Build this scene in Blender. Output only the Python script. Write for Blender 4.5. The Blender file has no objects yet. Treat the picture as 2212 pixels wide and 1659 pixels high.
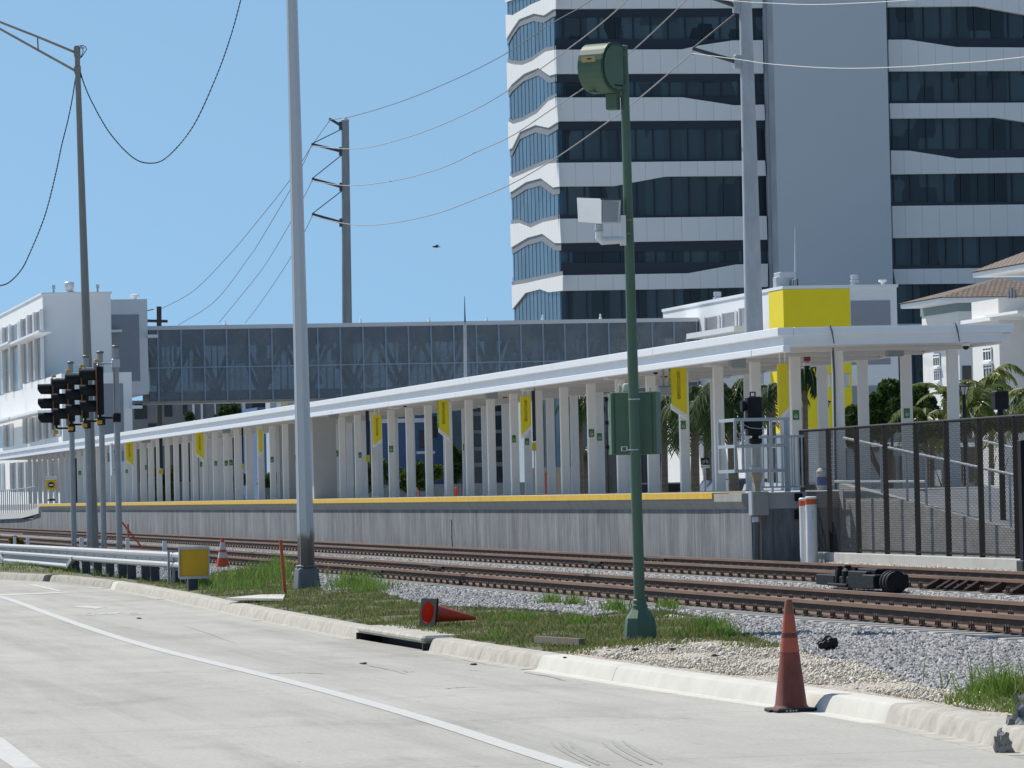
import bpy, bmesh, math, random
import numpy as np
from mathutils import Vector, Matrix, Quaternion
random.seed(7); RNG = np.random.default_rng(11)
C = bpy.context.scene.collection
SC = bpy.context.scene
# ---------------------------------------------------------------- camera
F = 10000.0                                   # focal length in photo pixels (2212 wide frame)
ROLL = 0.0227; YAW = math.atan(1916/F); PITCH = math.atan(230.9/F)
EYE = Vector((0, 0, 1.83))
_f = Vector((math.sin(YAW)*math.cos(PITCH), math.cos(YAW)*math.cos(PITCH), math.sin(PITCH)))
_r0 = _f.cross(Vector((0, 0, 1))).normalized(); _u0 = _r0.cross(_f)
_r = _r0*math.cos(ROLL) - _u0*math.sin(ROLL); _u = _r0*math.sin(ROLL) + _u0*math.cos(ROLL)
cd = bpy.data.cameras.new('camera'); cam = bpy.data.objects.new('camera', cd); C.objects.link(cam)
m = Matrix.Identity(4)
for i in range(3): m[i][0] = _r[i]; m[i][1] = _u[i]; m[i][2] = -_f[i]; m[i][3] = EYE[i]
cam.matrix_world = m
cd.sensor_width = 36; cd.lens = 36*F/2212; cd.clip_start = 1; cd.clip_end = 6000
SC.camera = cam
def ray(px, py): return _f + _r*((px-1106)/F) - _u*((py-829.5)/F)
def PZ(px, py, z): d = ray(px, py); return EYE + d*((z-EYE.z)/d.z)
def PX(px, py, X): d = ray(px, py); return EYE + d*(X/d.x)
def PY(px, py, Y): d = ray(px, py); return EYE + d*(Y/d.y)
def PD(px, py, D): return EYE + ray(px, py)*D
def proj(p):
    v = Vector(p)-EYE; d = v.dot(_f)
    return 1106+F*v.dot(_r)/d, 829.5-F*v.dot(_u)/d, d
# ---------------------------------------------------------------- light
SUN_AZ, SUN_EL = math.radians(-32), math.radians(49)
S = Vector((math.sin(SUN_AZ)*math.cos(SUN_EL), math.cos(SUN_AZ)*math.cos(SUN_EL), math.sin(SUN_EL)))
ld = bpy.data.lights.new('sun', 'SUN'); ld.energy = 4.7; ld.angle = math.radians(0.53); ld.color = (1, .932, .84)
lo = bpy.data.objects.new('sun', ld); C.objects.link(lo); lo.rotation_mode = 'QUATERNION'
lo.rotation_quaternion = S.to_track_quat('Z', 'Y'); lo.location = (0, 0, 60)
W = bpy.data.worlds.new('World'); SC.world = W; W.use_nodes = True
nt = W.node_tree; nt.nodes.clear()
sky = nt.nodes.new('ShaderNodeTexSky'); sky.sky_type = 'NISHITA'; sky.sun_disc = False
sky.sun_elevation = SUN_EL; sky.sun_rotation = SUN_AZ; sky.altitude = 0
sky.air_density = 1.0; sky.dust_density = 0.15; sky.ozone_density = 1.6
tcw = nt.nodes.new('ShaderNodeTexCoord'); vm = nt.nodes.new('ShaderNodeVectorMath'); vm.operation = 'ADD'; vm.inputs[1].default_value = (0, 0, .36)
vn = nt.nodes.new('ShaderNodeVectorMath'); vn.operation = 'NORMALIZE'
nt.links.new(tcw.outputs['Generated'], vm.inputs[0]); nt.links.new(vm.outputs[0], vn.inputs[0]); nt.links.new(vn.outputs[0], sky.inputs[0])
hs = nt.nodes.new('ShaderNodeHueSaturation'); hs.inputs['Saturation'].default_value = 1.0
bg = nt.nodes.new('ShaderNodeBackground'); bg.inputs[1].default_value = 0.138
wo = nt.nodes.new('ShaderNodeOutputWorld')
nt.links.new(sky.outputs[0], hs.inputs['Color']); wm = nt.nodes.new('ShaderNodeMix'); wm.data_type = 'RGBA'; wm.blend_type = 'MULTIPLY'; wm.inputs[0].default_value = 1; wm.inputs[7].default_value = (.92, 1.03, .92, 1)
nt.links.new(hs.outputs[0], wm.inputs[6]); nt.links.new(wm.outputs[2], bg.inputs[0]); nt.links.new(bg.outputs[0], wo.inputs[0])
SC.view_settings.view_transform = 'Standard'; SC.view_settings.look = 'None'
SC.view_settings.exposure = 0.10; SC.view_settings.gamma = 1.0; SC.view_settings.use_curve_mapping = False
SC.cycles.max_bounces = 6; SC.cycles.transparent_max_bounces = 16
SC.cycles.use_denoising = True
# ---------------------------------------------------------------- materials
_M = {}
def node_mat(name):
    mt = bpy.data.materials.new(name); mt.use_nodes = True
    return mt, mt.node_tree, mt.node_tree.nodes['Principled BSDF']
def M(name, rgb=None, rough=.6, metal=0, var=.12, scale=2.0, bump=0, bscale=20, stretch=(1,1,1), rgb2=None, spec=None):
    """procedural paint/stone/metal: two noises vary the base colour, an optional one bumps it"""
    if name in _M: return _M[name]
    mt, t, b = node_mat(name)
    tc = t.nodes.new('ShaderNodeTexCoord'); mp = t.nodes.new('ShaderNodeMapping'); mp.inputs['Scale'].default_value = stretch
    t.links.new(tc.outputs['Object'], mp.inputs[0])
    n = t.nodes.new('ShaderNodeTexNoise'); n.inputs['Scale'].default_value = scale; n.inputs['Detail'].default_value = 8; n.inputs['Roughness'].default_value = .65
    t.links.new(mp.outputs[0], n.inputs[0])
    cr = t.nodes.new('ShaderNodeValToRGB'); cr.color_ramp.elements[0].position = .3; cr.color_ramp.elements[1].position = .7
    lo_ = [c*(1-var) for c in rgb]; hi = [min(1, c*(1+var)) for c in rgb] if rgb2 is None else rgb2
    if rgb2 is not None: lo_ = list(rgb)
    cr.color_ramp.elements[0].color = (*lo_, 1); cr.color_ramp.elements[1].color = (*hi, 1)
    t.links.new(n.outputs[0], cr.inputs[0]); t.links.new(cr.outputs[0], b.inputs['Base Color'])
    b.inputs['Roughness'].default_value = rough; b.inputs['Metallic'].default_value = metal
    if spec is not None: b.inputs['Specular IOR Level'].default_value = spec
    if bump:
        n2 = t.nodes.new('ShaderNodeTexNoise'); n2.inputs['Scale'].default_value = bscale; n2.inputs['Detail'].default_value = 6
        t.links.new(mp.outputs[0], n2.inputs[0])
        bp = t.nodes.new('ShaderNodeBump'); bp.inputs['Strength'].default_value = bump; bp.inputs['Distance'].default_value = .02
        t.links.new(n2.outputs[0], bp.inputs['Height']); t.links.new(bp.outputs[0], b.inputs['Normal'])
    _M[name] = mt; return mt
WHITE = M('white_paint', (.84,.85,.85), .55, var=.03, scale=.6)
WHITE2 = M('canopy_white', (.66,.69,.73), .5, var=.05, scale=1.2)
COLW = M('column_paint', (.80,.79,.77), .55, var=.05, scale=1.0)
GREYPANEL = M('grey_panel', (.27,.30,.35), .6, var=.04, scale=.5)
YELLOW = M('yellow_paint', (.86,.70,.0), .5, var=.04, scale=.4)
GALV = M('galvanised_steel', (.42,.44,.46), .45, .55, var=.18, scale=6)
ALU = M('brushed_aluminium', (.52,.54,.57), .42, .5, var=.10, scale=3, stretch=(3,3,.3))
BLACK = M('black_plastic', (.014,.015,.018), .6, var=.3, scale=8, spec=.25)
NAVY = M('navy_panel', (.012,.022,.045), .35, var=.2, scale=1)
GREEN = M('green_enamel', (.075,.14,.09), .55, var=.10, scale=3)
RUST = M('rusty_steel', (.055,.030,.022), .75, .2, var=.45, scale=9, bump=.3, bscale=40)
RUSTHEAD = M('worn_rail_head', (.205,.122,.078), .6, .1, var=.3, scale=4, stretch=(1,.2,1))
ORANGE = M('orange_plastic', (.62,.07,.02), .5, var=.15, scale=6)
WOODP = M('weathered_wood', (.19,.16,.13), .85, var=.3, scale=5, stretch=(6,6,.5))
DARK = M('dark_interior', (.01,.011,.013), .7, var=.2)
SOIL = M('bare_soil', (.12,.10,.075), .95, var=.35, scale=6, bump=.5)
RUSTFOOT = M('rusty_rail_foot', (.115,.070,.048), .8, 0, var=.3, scale=3, stretch=(1,.4,1))
# ---------------------------------------------------------------- meshes
class MB:
    def __init__(s): s.v = []; s.f = []
    def add(s, vs, fs):
        n = len(s.v); s.v += [tuple(p) for p in vs]; s.f += [tuple(i+n for i in f) for f in fs]; return s
    def box(s, a, b, bev=0):
        x0,y0,z0 = [min(a[i],b[i]) for i in range(3)]; x1,y1,z1 = [max(a[i],b[i]) for i in range(3)]
        if bev:
            q = bev; vs = []
            for z,i in ((z0,q),(z0+q,0),(z1-q,0),(z1,q)):
                k = q if i == 0 else 2*q
                X0,X1,Y0,Y1 = x0+i, x1-i, y0+i, y1-i
                vs += [(X0+q,Y0,z),(X1-q,Y0,z),(X1,Y0+q,z),(X1,Y1-q,z),(X1-q,Y1,z),(X0+q,Y1,z),(X0,Y1-q,z),(X0,Y0+q,z)]
            fs = [tuple(range(7,-1,-1)), tuple(range(24,32))]
            for r in range(3):
                for k in range(8): fs.append((r*8+k, r*8+(k+1)%8, r*8+8+(k+1)%8, r*8+8+k))
            return s.add(vs, fs)
        vs = [(x0,y0,z0),(x1,y0,z0),(x1,y1,z0),(x0,y1,z0),(x0,y0,z1),(x1,y0,z1),(x1,y1,z1),(x0,y1,z1)]
        return s.add(vs, [(0,3,2,1),(4,5,6,7),(0,1,5,4),(1,2,6,5),(2,3,7,6),(3,0,4,7)])
    def tube(s, pts, r, n=10, cap=True):
        """swept round section; r one radius or one per point"""
        pts = [Vector(p) for p in pts]
        rs = r if isinstance(r, (list, tuple)) else [r]*len(pts)
        vs = []; up = None
        for i, p in enumerate(pts):
            d = (pts[min(i+1, len(pts)-1)] - pts[max(i-1, 0)]).normalized()
            if up is None: up = Vector((0,0,1)) if abs(d.z) < .9 else Vector((1,0,0))
            a = d.cross(up).normalized(); b = a.cross(d).normalized(); up = b
            for k in range(n):
                t = 2*math.pi*k/n; vs.append(p + (a*math.cos(t) + b*math.sin(t))*rs[i])
        fs = []
        for i in range(len(pts)-1):
            for k in range(n): fs.append((i*n+k, i*n+(k+1)%n, (i+1)*n+(k+1)%n, (i+1)*n+k))
        if cap: fs += [tuple(range(n-1,-1,-1)), tuple(range((len(pts)-1)*n, len(pts)*n))]
        return s.add(vs, fs)
    def lathe(s, prof, n=20, c=(0,0,0), ax='Z'):
        vs = []; fs = []
        for r, h in prof:
            for k in range(n):
                t = 2*math.pi*(k+.5)/n; x, y = r*math.cos(t), r*math.sin(t)
                p = {'Z':(x,y,h),'Y':(x,h,-y),'X':(h,x,y)}[ax]
                vs.append((p[0]+c[0], p[1]+c[1], p[2]+c[2]))
        for i in range(len(prof)-1):
            for k in range(n): fs.append((i*n+k, i*n+(k+1)%n, (i+1)*n+(k+1)%n, (i+1)*n+k))
        fs += [tuple(range(n-1,-1,-1)), tuple(range((len(prof)-1)*n, len(prof)*n))]
        return s.add(vs, fs)
    def prism(s, poly, d):
        """extrude a 3D polygon by vector d"""
        poly = [Vector(p) for p in poly]; d = Vector(d); n = len(poly)
        vs = poly + [p+d for p in poly]
        fs = [tuple(range(n)), tuple(range(2*n-1, n-1, -1))] + [(i, (i+n), (i+1)%n+n, (i+1)%n) for i in range(n)]
        return s.add(vs, fs)
    def sweep(s, sec, pts, side=None):
        """sweep a 2D section (x to the right of travel, z up) along points"""
        pts = [Vector(p) for p in pts]; vs = []; n = len(sec)
        for i, p in enumerate(pts):
            d = (pts[min(i+1, len(pts)-1)] - pts[max(i-1, 0)]); d.z = 0; d.normalize()
            rt = Vector((d.y, -d.x, 0))
            for x, z in sec: vs.append(p + rt*x + Vector((0,0,z)))
        fs = [(i*n+k, i*n+(k+1)%n, (i+1)*n+(k+1)%n, (i+1)*n+k) for i in range(len(pts)-1) for k in range(n)]
        fs += [tuple(range(n-1,-1,-1)), tuple(range((len(pts)-1)*n, len(pts)*n))]
        return s.add(vs, fs)
    def bar(s, a, b, w, h=None):
        a = Vector(a); b = Vector(b); h = h or w; d = (b-a).normalized()
        up = Vector((0,0,1)) if abs(d.z) < .95 else Vector((0,1,0))
        x = d.cross(up).normalized()*(w/2); z = x.cross(d).normalized()*(h/2)
        vs = [p+i*x+j*z for p in (a,b) for i,j in ((-1,-1),(1,-1),(1,1),(-1,1))]
        return s.add(vs, [(0,1,2,3),(7,6,5,4),(0,4,5,1),(1,5,6,2),(2,6,7,3),(3,7,4,0)])
    def mesh(s, name, mats, origin=(0,0,0), smooth=False, fix=True):
        me = bpy.data.meshes.new(name); o = Vector(origin)
        me.from_pydata([tuple(Vector(p)-o) for p in s.v], [], s.f)
        for mt in (mats if isinstance(mats, (list, tuple)) else [mats]): me.materials.append(mt)
        if fix:
            bm = bmesh.new(); bm.from_mesh(me); bmesh.ops.recalc_face_normals(bm, faces=bm.faces); bm.to_mesh(me); bm.free()
        if smooth:
            me.polygons.foreach_set('use_smooth', [True]*len(me.polygons)); me.update()
            try: me.set_sharp_from_angle(angle=math.radians(35))
            except Exception: pass
        return me
def part(name, mb, mat, parent, smooth=False, label=None, world=False, fix=True):
    """one mesh under its thing; vertices in the thing's frame, or world=True to subtract the thing's place"""
    org = (0,0,0)
    if world:
        p = parent; org = Vector((0,0,0))
        while p is not None: org += p.location; p = p.parent
    o = bpy.data.objects.new(name, mb.mesh(name, mat, org, smooth, fix)); C.objects.link(o); o.parent = parent
    if label: o['label'] = label
    return o
def tag(o, label=None, cat=None, group=None, kind=None):
    for k, v in (('label',label),('category',cat),('group',group),('kind',kind)):
        if v: o[k] = v
    return o
def thing(name, label, cat, loc=(0,0,0), rz=0, group=None):
    o = bpy.data.objects.new(name, None); o.empty_display_size = .2; C.objects.link(o)
    o.location = loc; o.rotation_euler = (0,0,rz)
    return tag(o, label, cat, group)
def solo(name, mb, mat, label, cat, loc=(0,0,0), group=None, smooth=False, kind=None, world=True, rz=0, fix=True):
    o = bpy.data.objects.new(name, mb.mesh(name, mat, loc if world else (0,0,0), smooth, fix)); C.objects.link(o)
    o.location = loc; o.rotation_euler = (0,0,rz)
    return tag(o, label, cat, group, kind)
def struct(name, mb, mat, smooth=False, fix=True):
    o = bpy.data.objects.new(name, mb.mesh(name, mat, (0,0,0), smooth, fix)); C.objects.link(o); o['kind'] = 'structure'; return o
def dup(o, loc=None, rz=None, label=None, group=None, parent=None):
    c = o.copy(); C.objects.link(c); c.parent = parent
    for k in list(o.children): dup(k, parent=c)
    if loc is not None: c.location = loc
    if rz is not None: c.rotation_euler = (0,0,rz)
    if label: c['label'] = label
    if group: c['group'] = group
    return c
def fast_mesh(name, verts, faces, mats, mi=None, col=None):
    """verts (n,3), faces (m,k) numpy arrays of equal-sized faces"""
    me = bpy.data.meshes.new(name); k = faces.shape[1]
    me.vertices.add(len(verts)); me.vertices.foreach_set('co', verts.astype('f').ravel())
    me.loops.add(faces.size); me.loops.foreach_set('vertex_index', faces.astype('i').ravel())
    me.polygons.add(len(faces)); me.polygons.foreach_set('loop_start', np.arange(0, faces.size, k, dtype='i'))
    for mt in mats: me.materials.append(mt)
    if mi is not None: me.polygons.foreach_set('material_index', mi.astype('i'))
    if col is not None:
        a = me.color_attributes.new('tint', 'FLOAT_COLOR', 'POINT'); a.data.foreach_set('color', col.astype('f').ravel())
    me.update(calc_edges=True); me.validate()
    o = bpy.data.objects.new(name, me); C.objects.link(o); return o
_font = None
def text_mesh(txt, size):
    """outline of the built-in font turned to a flat mesh, centred; lies in local x (right) / z (up)"""
    cu = bpy.data.curves.new('lettering', 'FONT'); cu.body = txt; cu.size = size; cu.align_x = 'CENTER'; cu.align_y = 'CENTER'; cu.extrude = .002
    ob = bpy.data.objects.new('lettering', cu); C.objects.link(ob)
    dg = bpy.context.evaluated_depsgraph_get(); me = bpy.data.meshes.new_from_object(ob.evaluated_get(dg))
    bpy.data.objects.remove(ob)
    vs = [(v.co.x, v.co.y, v.co.z) for v in me.vertices]; fs = [tuple(p.vertices) for p in me.polygons]
    bpy.data.meshes.remove(me); return vs, fs
# ================================================================ setting: ground, road, kerb
def inpoly(x, y, poly):
    c = False; j = len(poly)-1
    for i in range(len(poly)):
        xi, yi = poly[i]; xj, yj = poly[j]
        if (yi > y) != (yj > y) and x < (xj-xi)*(y-yi)/(yj-yi)+xi: c = not c
        j = i
    return c
G_LIME = [(1226,1408),(1330,1397),(1400,1386),(1500,1381),(1590,1390),(1660,1394),(1700,1398),(1790,1425),(1850,1430),(1930,1460),(2000,1486),(2100,1498),(2230,1486),(2230,1590),(2026,1536),(1742,1490),(1383,1444),(1240,1430)]
G_GRASS = [(230,1262),(333,1274),(553,1318),(686,1345),(775,1360),(910,1366),(1000,1384),(1143,1412),(1256,1426),(1290,1406),(1406,1397),(1506,1393),(1659,1404),(1690,1400),(1606,1373),(1523,1338),(1439,1321),(1353,1324),(1272,1334),(1190,1322),(1106,1317),(946,1311),(886,1301),(840,1286),(786,1272),(740,1277),(700,1280),(690,1262),(640,1248),(560,1228),(490,1235),(430,1245),(380,1258),(330,1256)]
G_CORNER = [(2009,1528),(2060,1508),(2126,1480),(2212,1470),(2240,1470),(2240,1600)]
G_LEFT = [(-60,1245),(-60,1215),(60,1222),(110,1228),(200,1236),(330,1254),(400,1262),(420,1290),(333,1276),(233,1262),(100,1246)]
KB = [(0,1253),(97,1256),(200,1268),(267,1279),(333,1292),(400,1306),(467,1322),(553,1341),(620,1354),(750,1381),(903,1406),(970,1419),(1106,1441),(1239,1463),(1373,1485),(1506,1505),(1659,1526),(1792,1545),(1892,1562),(1992,1584),(2092,1609),(2212,1639)]
KP = [PZ(x, y, 0) for x, y in KB][::-1]
KY = np.array([p.y for p in KP]); KX = np.array([p.x for p in KP])
# smooth the measured line, let it run straight towards the camera and bend to the left beyond the last joint
_yy = np.arange(28, 112, 1.0); _xx = np.interp(_yy, KY, KX)
_k = np.ones(5)/5; _xs = np.convolve(np.pad(_xx, 2, mode='edge'), _k, mode='valid')+.10
KY = np.concatenate([[-30, 10], _yy, [116, 121, 127, 134]]); KX = np.concatenate([[8.9, 9.0], _xs, [7.6, 5.0, 0.5, -6]])
def kerbx(Y): return float(np.interp(Y, KY, KX))
def hash2(x, y): return np.modf(np.abs(np.sin(x*12.9898+y*78.233)*43758.5453))[0]
def groundz(X, Y):
    k = kerbx(Y) + .26
    t = X - k
    if t < 0: return .15
    z = .15 + .07*min(1, t/1.0)
    if X > 10.7: z = z + (.295-z)*min(1, (X-10.7)/1.5)
    return z
# shaders -------------------------------------------------------------
def concrete_road():
    mt, t, b = node_mat('concrete_road')
    tc = t.nodes.new('ShaderNodeTexCoord')
    def noise(sc, det=8, st=(1,1,1), rough=.6):
        mp = t.nodes.new('ShaderNodeMapping'); mp.inputs['Scale'].default_value = st; t.links.new(tc.outputs['Object'], mp.inputs[0])
        n = t.nodes.new('ShaderNodeTexNoise'); n.inputs['Scale'].default_value = sc; n.inputs['Detail'].default_value = det; n.inputs['Roughness'].default_value = rough
        t.links.new(mp.outputs[0], n.inputs[0]); return n.outputs[0]
    def ramp(i, a, b_, pa=.3, pb=.7):
        r = t.nodes.new('ShaderNodeValToRGB'); r.color_ramp.elements[0].position = pa; r.color_ramp.elements[1].position = pb
        r.color_ramp.elements[0].color = (*a,1); r.color_ramp.elements[1].color = (*b_,1); t.links.new(i, r.inputs[0]); return r.outputs[0]
    def mul(a, b_):
        x = t.nodes.new('ShaderNodeMix'); x.data_type = 'RGBA'; x.blend_type = 'MULTIPLY'; x.inputs[0].default_value = 1
        t.links.new(a, x.inputs[6]); t.links.new(b_, x.inputs[7]); return x.outputs[2]
    base = ramp(noise(.35, 6), (.41,.398,.362), (.49,.476,.438))
    tyre = ramp(noise(1.0, 9, (1.1,.05,1), .7), (.80,.80,.80), (1,1,1), .34, .52)
    fine = ramp(noise(28, 8, (1,.35,1), .8), (.80,.80,.80), (1.10,1.10,1.10), .3, .7)
    scuff = ramp(noise(.9, 10, (.7,.35,1), .75), (.84,.84,.83), (1,1,1), .36, .47)
    stain = ramp(noise(1.7, 12, (.16,1.5,1), .8), (.66,.66,.66), (1,1,1), .27, .36)
    sx = t.nodes.new('ShaderNodeSeparateXYZ'); t.links.new(tc.outputs['Object'], sx.inputs[0])
    def mth(op, a, v):
        n = t.nodes.new('ShaderNodeMath'); n.operation = op; t.links.new(a, n.inputs[0]); n.inputs[1].default_value = v; return n.outputs[0]
    wob = t.nodes.new('ShaderNodeMath'); wob.operation = 'MULTIPLY_ADD'; wob.inputs[1].default_value = .12; t.links.new(noise(2.5, 3), wob.inputs[0]); t.links.new(sx.outputs[1], wob.inputs[2])
    jn = mth('LESS_THAN', mth('FRACT', mth('DIVIDE', wob.outputs[0], 6.1), 0), .0045)
    jm = t.nodes.new('ShaderNodeMix'); jm.data_type = 'RGBA'; t.links.new(jn, jm.inputs[0]); jm.inputs[6].default_value = (1,1,1,1); jm.inputs[7].default_value = (.62,.61,.58,1)
    oil = ramp(noise(7, 3, (1,.5,1), .4), (.55,.54,.52), (1,1,1), .245, .27)
    grime = ramp(noise(.5, 9, (1.6,.12,1), .75), (.90,.90,.89), (1,1,1), .38, .6)
    t.links.new(mul(mul(mul(mul(mul(mul(mul(base, tyre), fine), scuff), stain), jm.outputs[2]), oil), grime), b.inputs['Base Color'])
    b.inputs['Roughness'].default_value = .85
    bp = t.nodes.new('ShaderNodeBump'); bp.inputs['Strength'].default_value = .25; bp.inputs['Distance'].default_value = .01
    t.links.new(noise(60, 3), bp.inputs['Height']); t.links.new(bp.outputs[0], b.inputs['Normal'])
    return mt
def terrain_mat():
    mt, t, b = node_mat('verge_and_ballast')
    tc = t.nodes.new('ShaderNodeTexCoord'); at = t.nodes.new('ShaderNodeAttribute'); at.attribute_name = 'tint'
    sp = t.nodes.new('ShaderNodeSeparateColor'); t.links.new(at.outputs[0], sp.inputs[0])
    vo = t.nodes.new('ShaderNodeTexVoronoi'); vo.inputs['Scale'].default_value = 22; t.links.new(tc.outputs['Object'], vo.inputs[0])
    def ramp(i, a, b_, pa=.0, pb=1.):
        r = t.nodes.new('ShaderNodeValToRGB'); r.color_ramp.elements[0].position = pa; r.color_ramp.elements[1].position = pb
        r.color_ramp.elements[0].color = (*a,1); r.color_ramp.elements[1].color = (*b_,1); t.links.new(i, r.inputs[0]); return r.outputs[0]
    sc_ = t.nodes.new('ShaderNodeSeparateColor'); t.links.new(vo.outputs['Color'], sc_.inputs[0])
    stone = ramp(sc_.outputs[0], (.09,.10,.11), (.34,.35,.37))
    v2 = t.nodes.new('ShaderNodeTexVoronoi'); v2.inputs['Scale'].default_value = 48; t.links.new(tc.outputs['Object'], v2.inputs[0])
    s2 = t.nodes.new('ShaderNodeSeparateColor'); t.links.new(v2.outputs['Color'], s2.inputs[0])
    lime = ramp(s2.outputs[0], (.30,.265,.215), (.56,.51,.44))
    nz = t.nodes.new('ShaderNodeTexNoise'); nz.inputs['Scale'].default_value = 5; nz.inputs['Detail'].default_value = 9; t.links.new(tc.outputs['Object'], nz.inputs[0])
    soil = ramp(nz.outputs[0], (.06,.075,.03), (.17,.155,.09), .35, .65)
    def mixc(f, a, b_):
        x = t.nodes.new('ShaderNodeMix'); x.data_type = 'RGBA'; t.links.new(f, x.inputs[0]); t.links.new(a, x.inputs[6]); t.links.new(b_, x.inputs[7]); return x.outputs[2]
    t.links.new(mixc(sp.outputs[1], mixc(sp.outputs[0], stone, soil), lime), b.inputs['Base Color'])
    b.inputs['Roughness'].default_value = .9
    bp = t.nodes.new('ShaderNodeBump'); bp.inputs['Strength'].default_value = .8; bp.inputs['Distance'].default_value = .03
    t.links.new(vo.outputs['Distance'], bp.inputs['Height']); bp.invert = True; t.links.new(bp.outputs[0], b.inputs['Normal'])
    return mt
def tint_mat(name, rough=.8, sss=False):
    mt, t, b = node_mat(name); at = t.nodes.new('ShaderNodeAttribute'); at.attribute_name = 'tint'
    t.links.new(at.outputs[0], b.inputs['Base Color']); b.inputs['Roughness'].default_value = rough; b.inputs['Specular IOR Level'].default_value = .2
    if sss:
        tr = t.nodes.new('ShaderNodeBsdfTranslucent'); t.links.new(at.outputs[0], tr.inputs[0])
        mx = t.nodes.new('ShaderNodeMixShader'); mx.inputs[0].default_value = .35
        t.links.new(b.outputs[0], mx.inputs[1]); t.links.new(tr.outputs[0], mx.inputs[2]); t.links.new(mx.outputs[0], t.nodes['Material Output'].inputs[0])
    return mt
TERR = terrain_mat(); LEAF = tint_mat('leaf_green', .7, True); STONE = tint_mat('broken_stone', .85)
# base ground and road
gb = MB().add([(-2500,-200,-.06),(2500,-200,-.06),(2500,4000,-.06),(-2500,4000,-.06)], [(0,1,2,3)])
struct('ground', gb, M('dry_ground', (.34,.33,.30), .95, var=.2, scale=.4), fix=False)
ROADM = concrete_road()
rv = []; rf = []
ys = list(np.concatenate([[-60, -10, 10], _yy, [116,121,127,134]]))
for i, y in enumerate(ys):
    rv += [(-45, y, 0), (kerbx(y)+.02, y, 0)]
    if i: rf.append((2*i-2, 2*i-1, 2*i+1, 2*i))
n = len(rv); rv += [(-45,134,0),(40,134,0),(40,420,0),(-45,420,0)]
struct('road', MB().add(rv, rf), ROADM, fix=False)
# painted markings
WLINE = M('road_paint_white', (.53,.53,.51), .7, var=.12, scale=9, bump=.1)
mk = MB()
LP = [PZ(x, y, 0) for x, y in [(0,1287),(50,1305),(100,1324),(200,1360),(300,1392),(420,1425),(553,1452),(620,1468),(760,1507),(900,1549),(1020,1583),(1106,1604),(1230,1655),(1330,1700)]]
ly = np.array([p.y for p in LP])[::-1]; lx = np.array([p.x for p in LP])[::-1]
yy2 = np.arange(ly[0]-14, ly[-1], 1.0); xx2 = np.interp(yy2, ly, lx); xx2 = np.convolve(np.pad(xx2, 6, mode='edge'), np.ones(13)/13, mode='valid')
vs = []; fs = []
for i, (x, y) in enumerate(zip(xx2, yy2)):
    vs += [(x-.085, y, .004), (x+.075, y, .004)]
    if i: fs.append((2*i-2, 2*i-1, 2*i+1, 2*i))
mk.add(vs, fs)
def mark(pts): 
    P_ = [PZ(x, y, .0045) for x, y in pts]; mk.add(P_, [tuple(range(len(P_)))])
mark([(-40,1570),(10,1597),(90,1659),(30,1659),(-40,1612)])
mark([(-30,1284),(0,1283.5),(150,1278),(152,1280),(0,1287),(-30,1288)])
mark([(60,1263),(75,1262),(135,1276),(128,1277.5)])
mark([(190,1267.5),(222,1270),(216,1271.5),(188,1269)])
mark([(155,1311),(185,1308),(230,1311.5),(205,1315),(195,1313.2),(163,1311.8)])
def ringmark(cx, cy, rx, ry):
    P_ = [PZ(cx+rx*math.cos(a)*k, cy+ry*math.sin(a)*k, .0045) for k in (1,.72) for a in [i*math.pi/7 for i in range(14)]]
    mk.add(P_, [(i, (i+1)%14, 14+(i+1)%14, 14+i) for i in range(14)])
ringmark(193,1326.5,12,2.4); ringmark(290,1325.5,16,2.2)
mark([(205,1327),(235,1323.5),(262,1322),(266,1323.3),(238,1325.3),(212,1328)])
mark([(222,1325),(240,1327.5),(262,1323.5),(256,1323.3),(240,1326),(226,1324)])
struct('road_markings', mk, WLINE, fix=False)
ck = MB(); rk = random.Random(8)
def crack(pts, w=.02):
    P_ = [PZ(x, y, .003) for x, y in pts]
    q = []
    for a, b_ in zip(P_[:-1], P_[1:]):
        for k in range(6): q.append(a.lerp(b_, k/6)+Vector((rk.uniform(-.015,.015), rk.uniform(-.05,.05), 0)))
    q.append(P_[-1]); vs = []; fs = []
    for i, p in enumerate(q):
        d = (q[min(i+1,len(q)-1)]-q[max(i-1,0)]).normalized(); s_ = Vector((d.y,-d.x,0))*w*rk.uniform(.3,1)*math.sin(math.pi*(i+.5)/len(q))
        vs += [p-s_, p+s_]
        if i: fs.append((2*i-2,2*i-1,2*i+1,2*i))
    ck.add(vs, fs)
crack([(563,1455),(600,1454),(660,1453),(706,1456)], .035); crack([(390,1350),(450,1368),(520,1395)], .010); crack([(870,1448),(880,1452),(895,1450)], .014)
crack([(780,1434),(830,1444),(890,1459)], .010); crack([(940,1489),(990,1485),(1040,1483)], .03); crack([(1130,1452),(1180,1460),(1225,1471)], .03); crack([(1000,1446),(1050,1450)], .016)
crack([(300,1340),(340,1338)], .012); crack([(1430,1497),(1500,1500),(1548,1503)], .014); crack([(1330,1550),(1420,1546)], .012); crack([(900,1400),(1000,1425),(1106,1446)], .008)
tm = MB()
def rub(pts, w):
    P_ = [PZ(x, y, .0035) for x, y in pts]; vs = []; fs = []
    for i, p in enumerate(P_):
        s_ = Vector((w*math.sin(math.pi*(i+.4)/len(P_)), 0, 0)); vs += [p-s_, p+s_]
        if i: fs.append((2*i-2,2*i-1,2*i+1,2*i))
    tm.add(vs, fs)
for x0, y0, w in ((1190,1603,.02),(1208,1602,.03),(1228,1602,.035),(1300,1603,.02),(1322,1601,.03),(1345,1600,.02)): rub([(x0,y0),(x0+12,y0+9),(x0+30,y0+20),(x0+55,y0+34),(x0+85,y0+50)], w)
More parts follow.
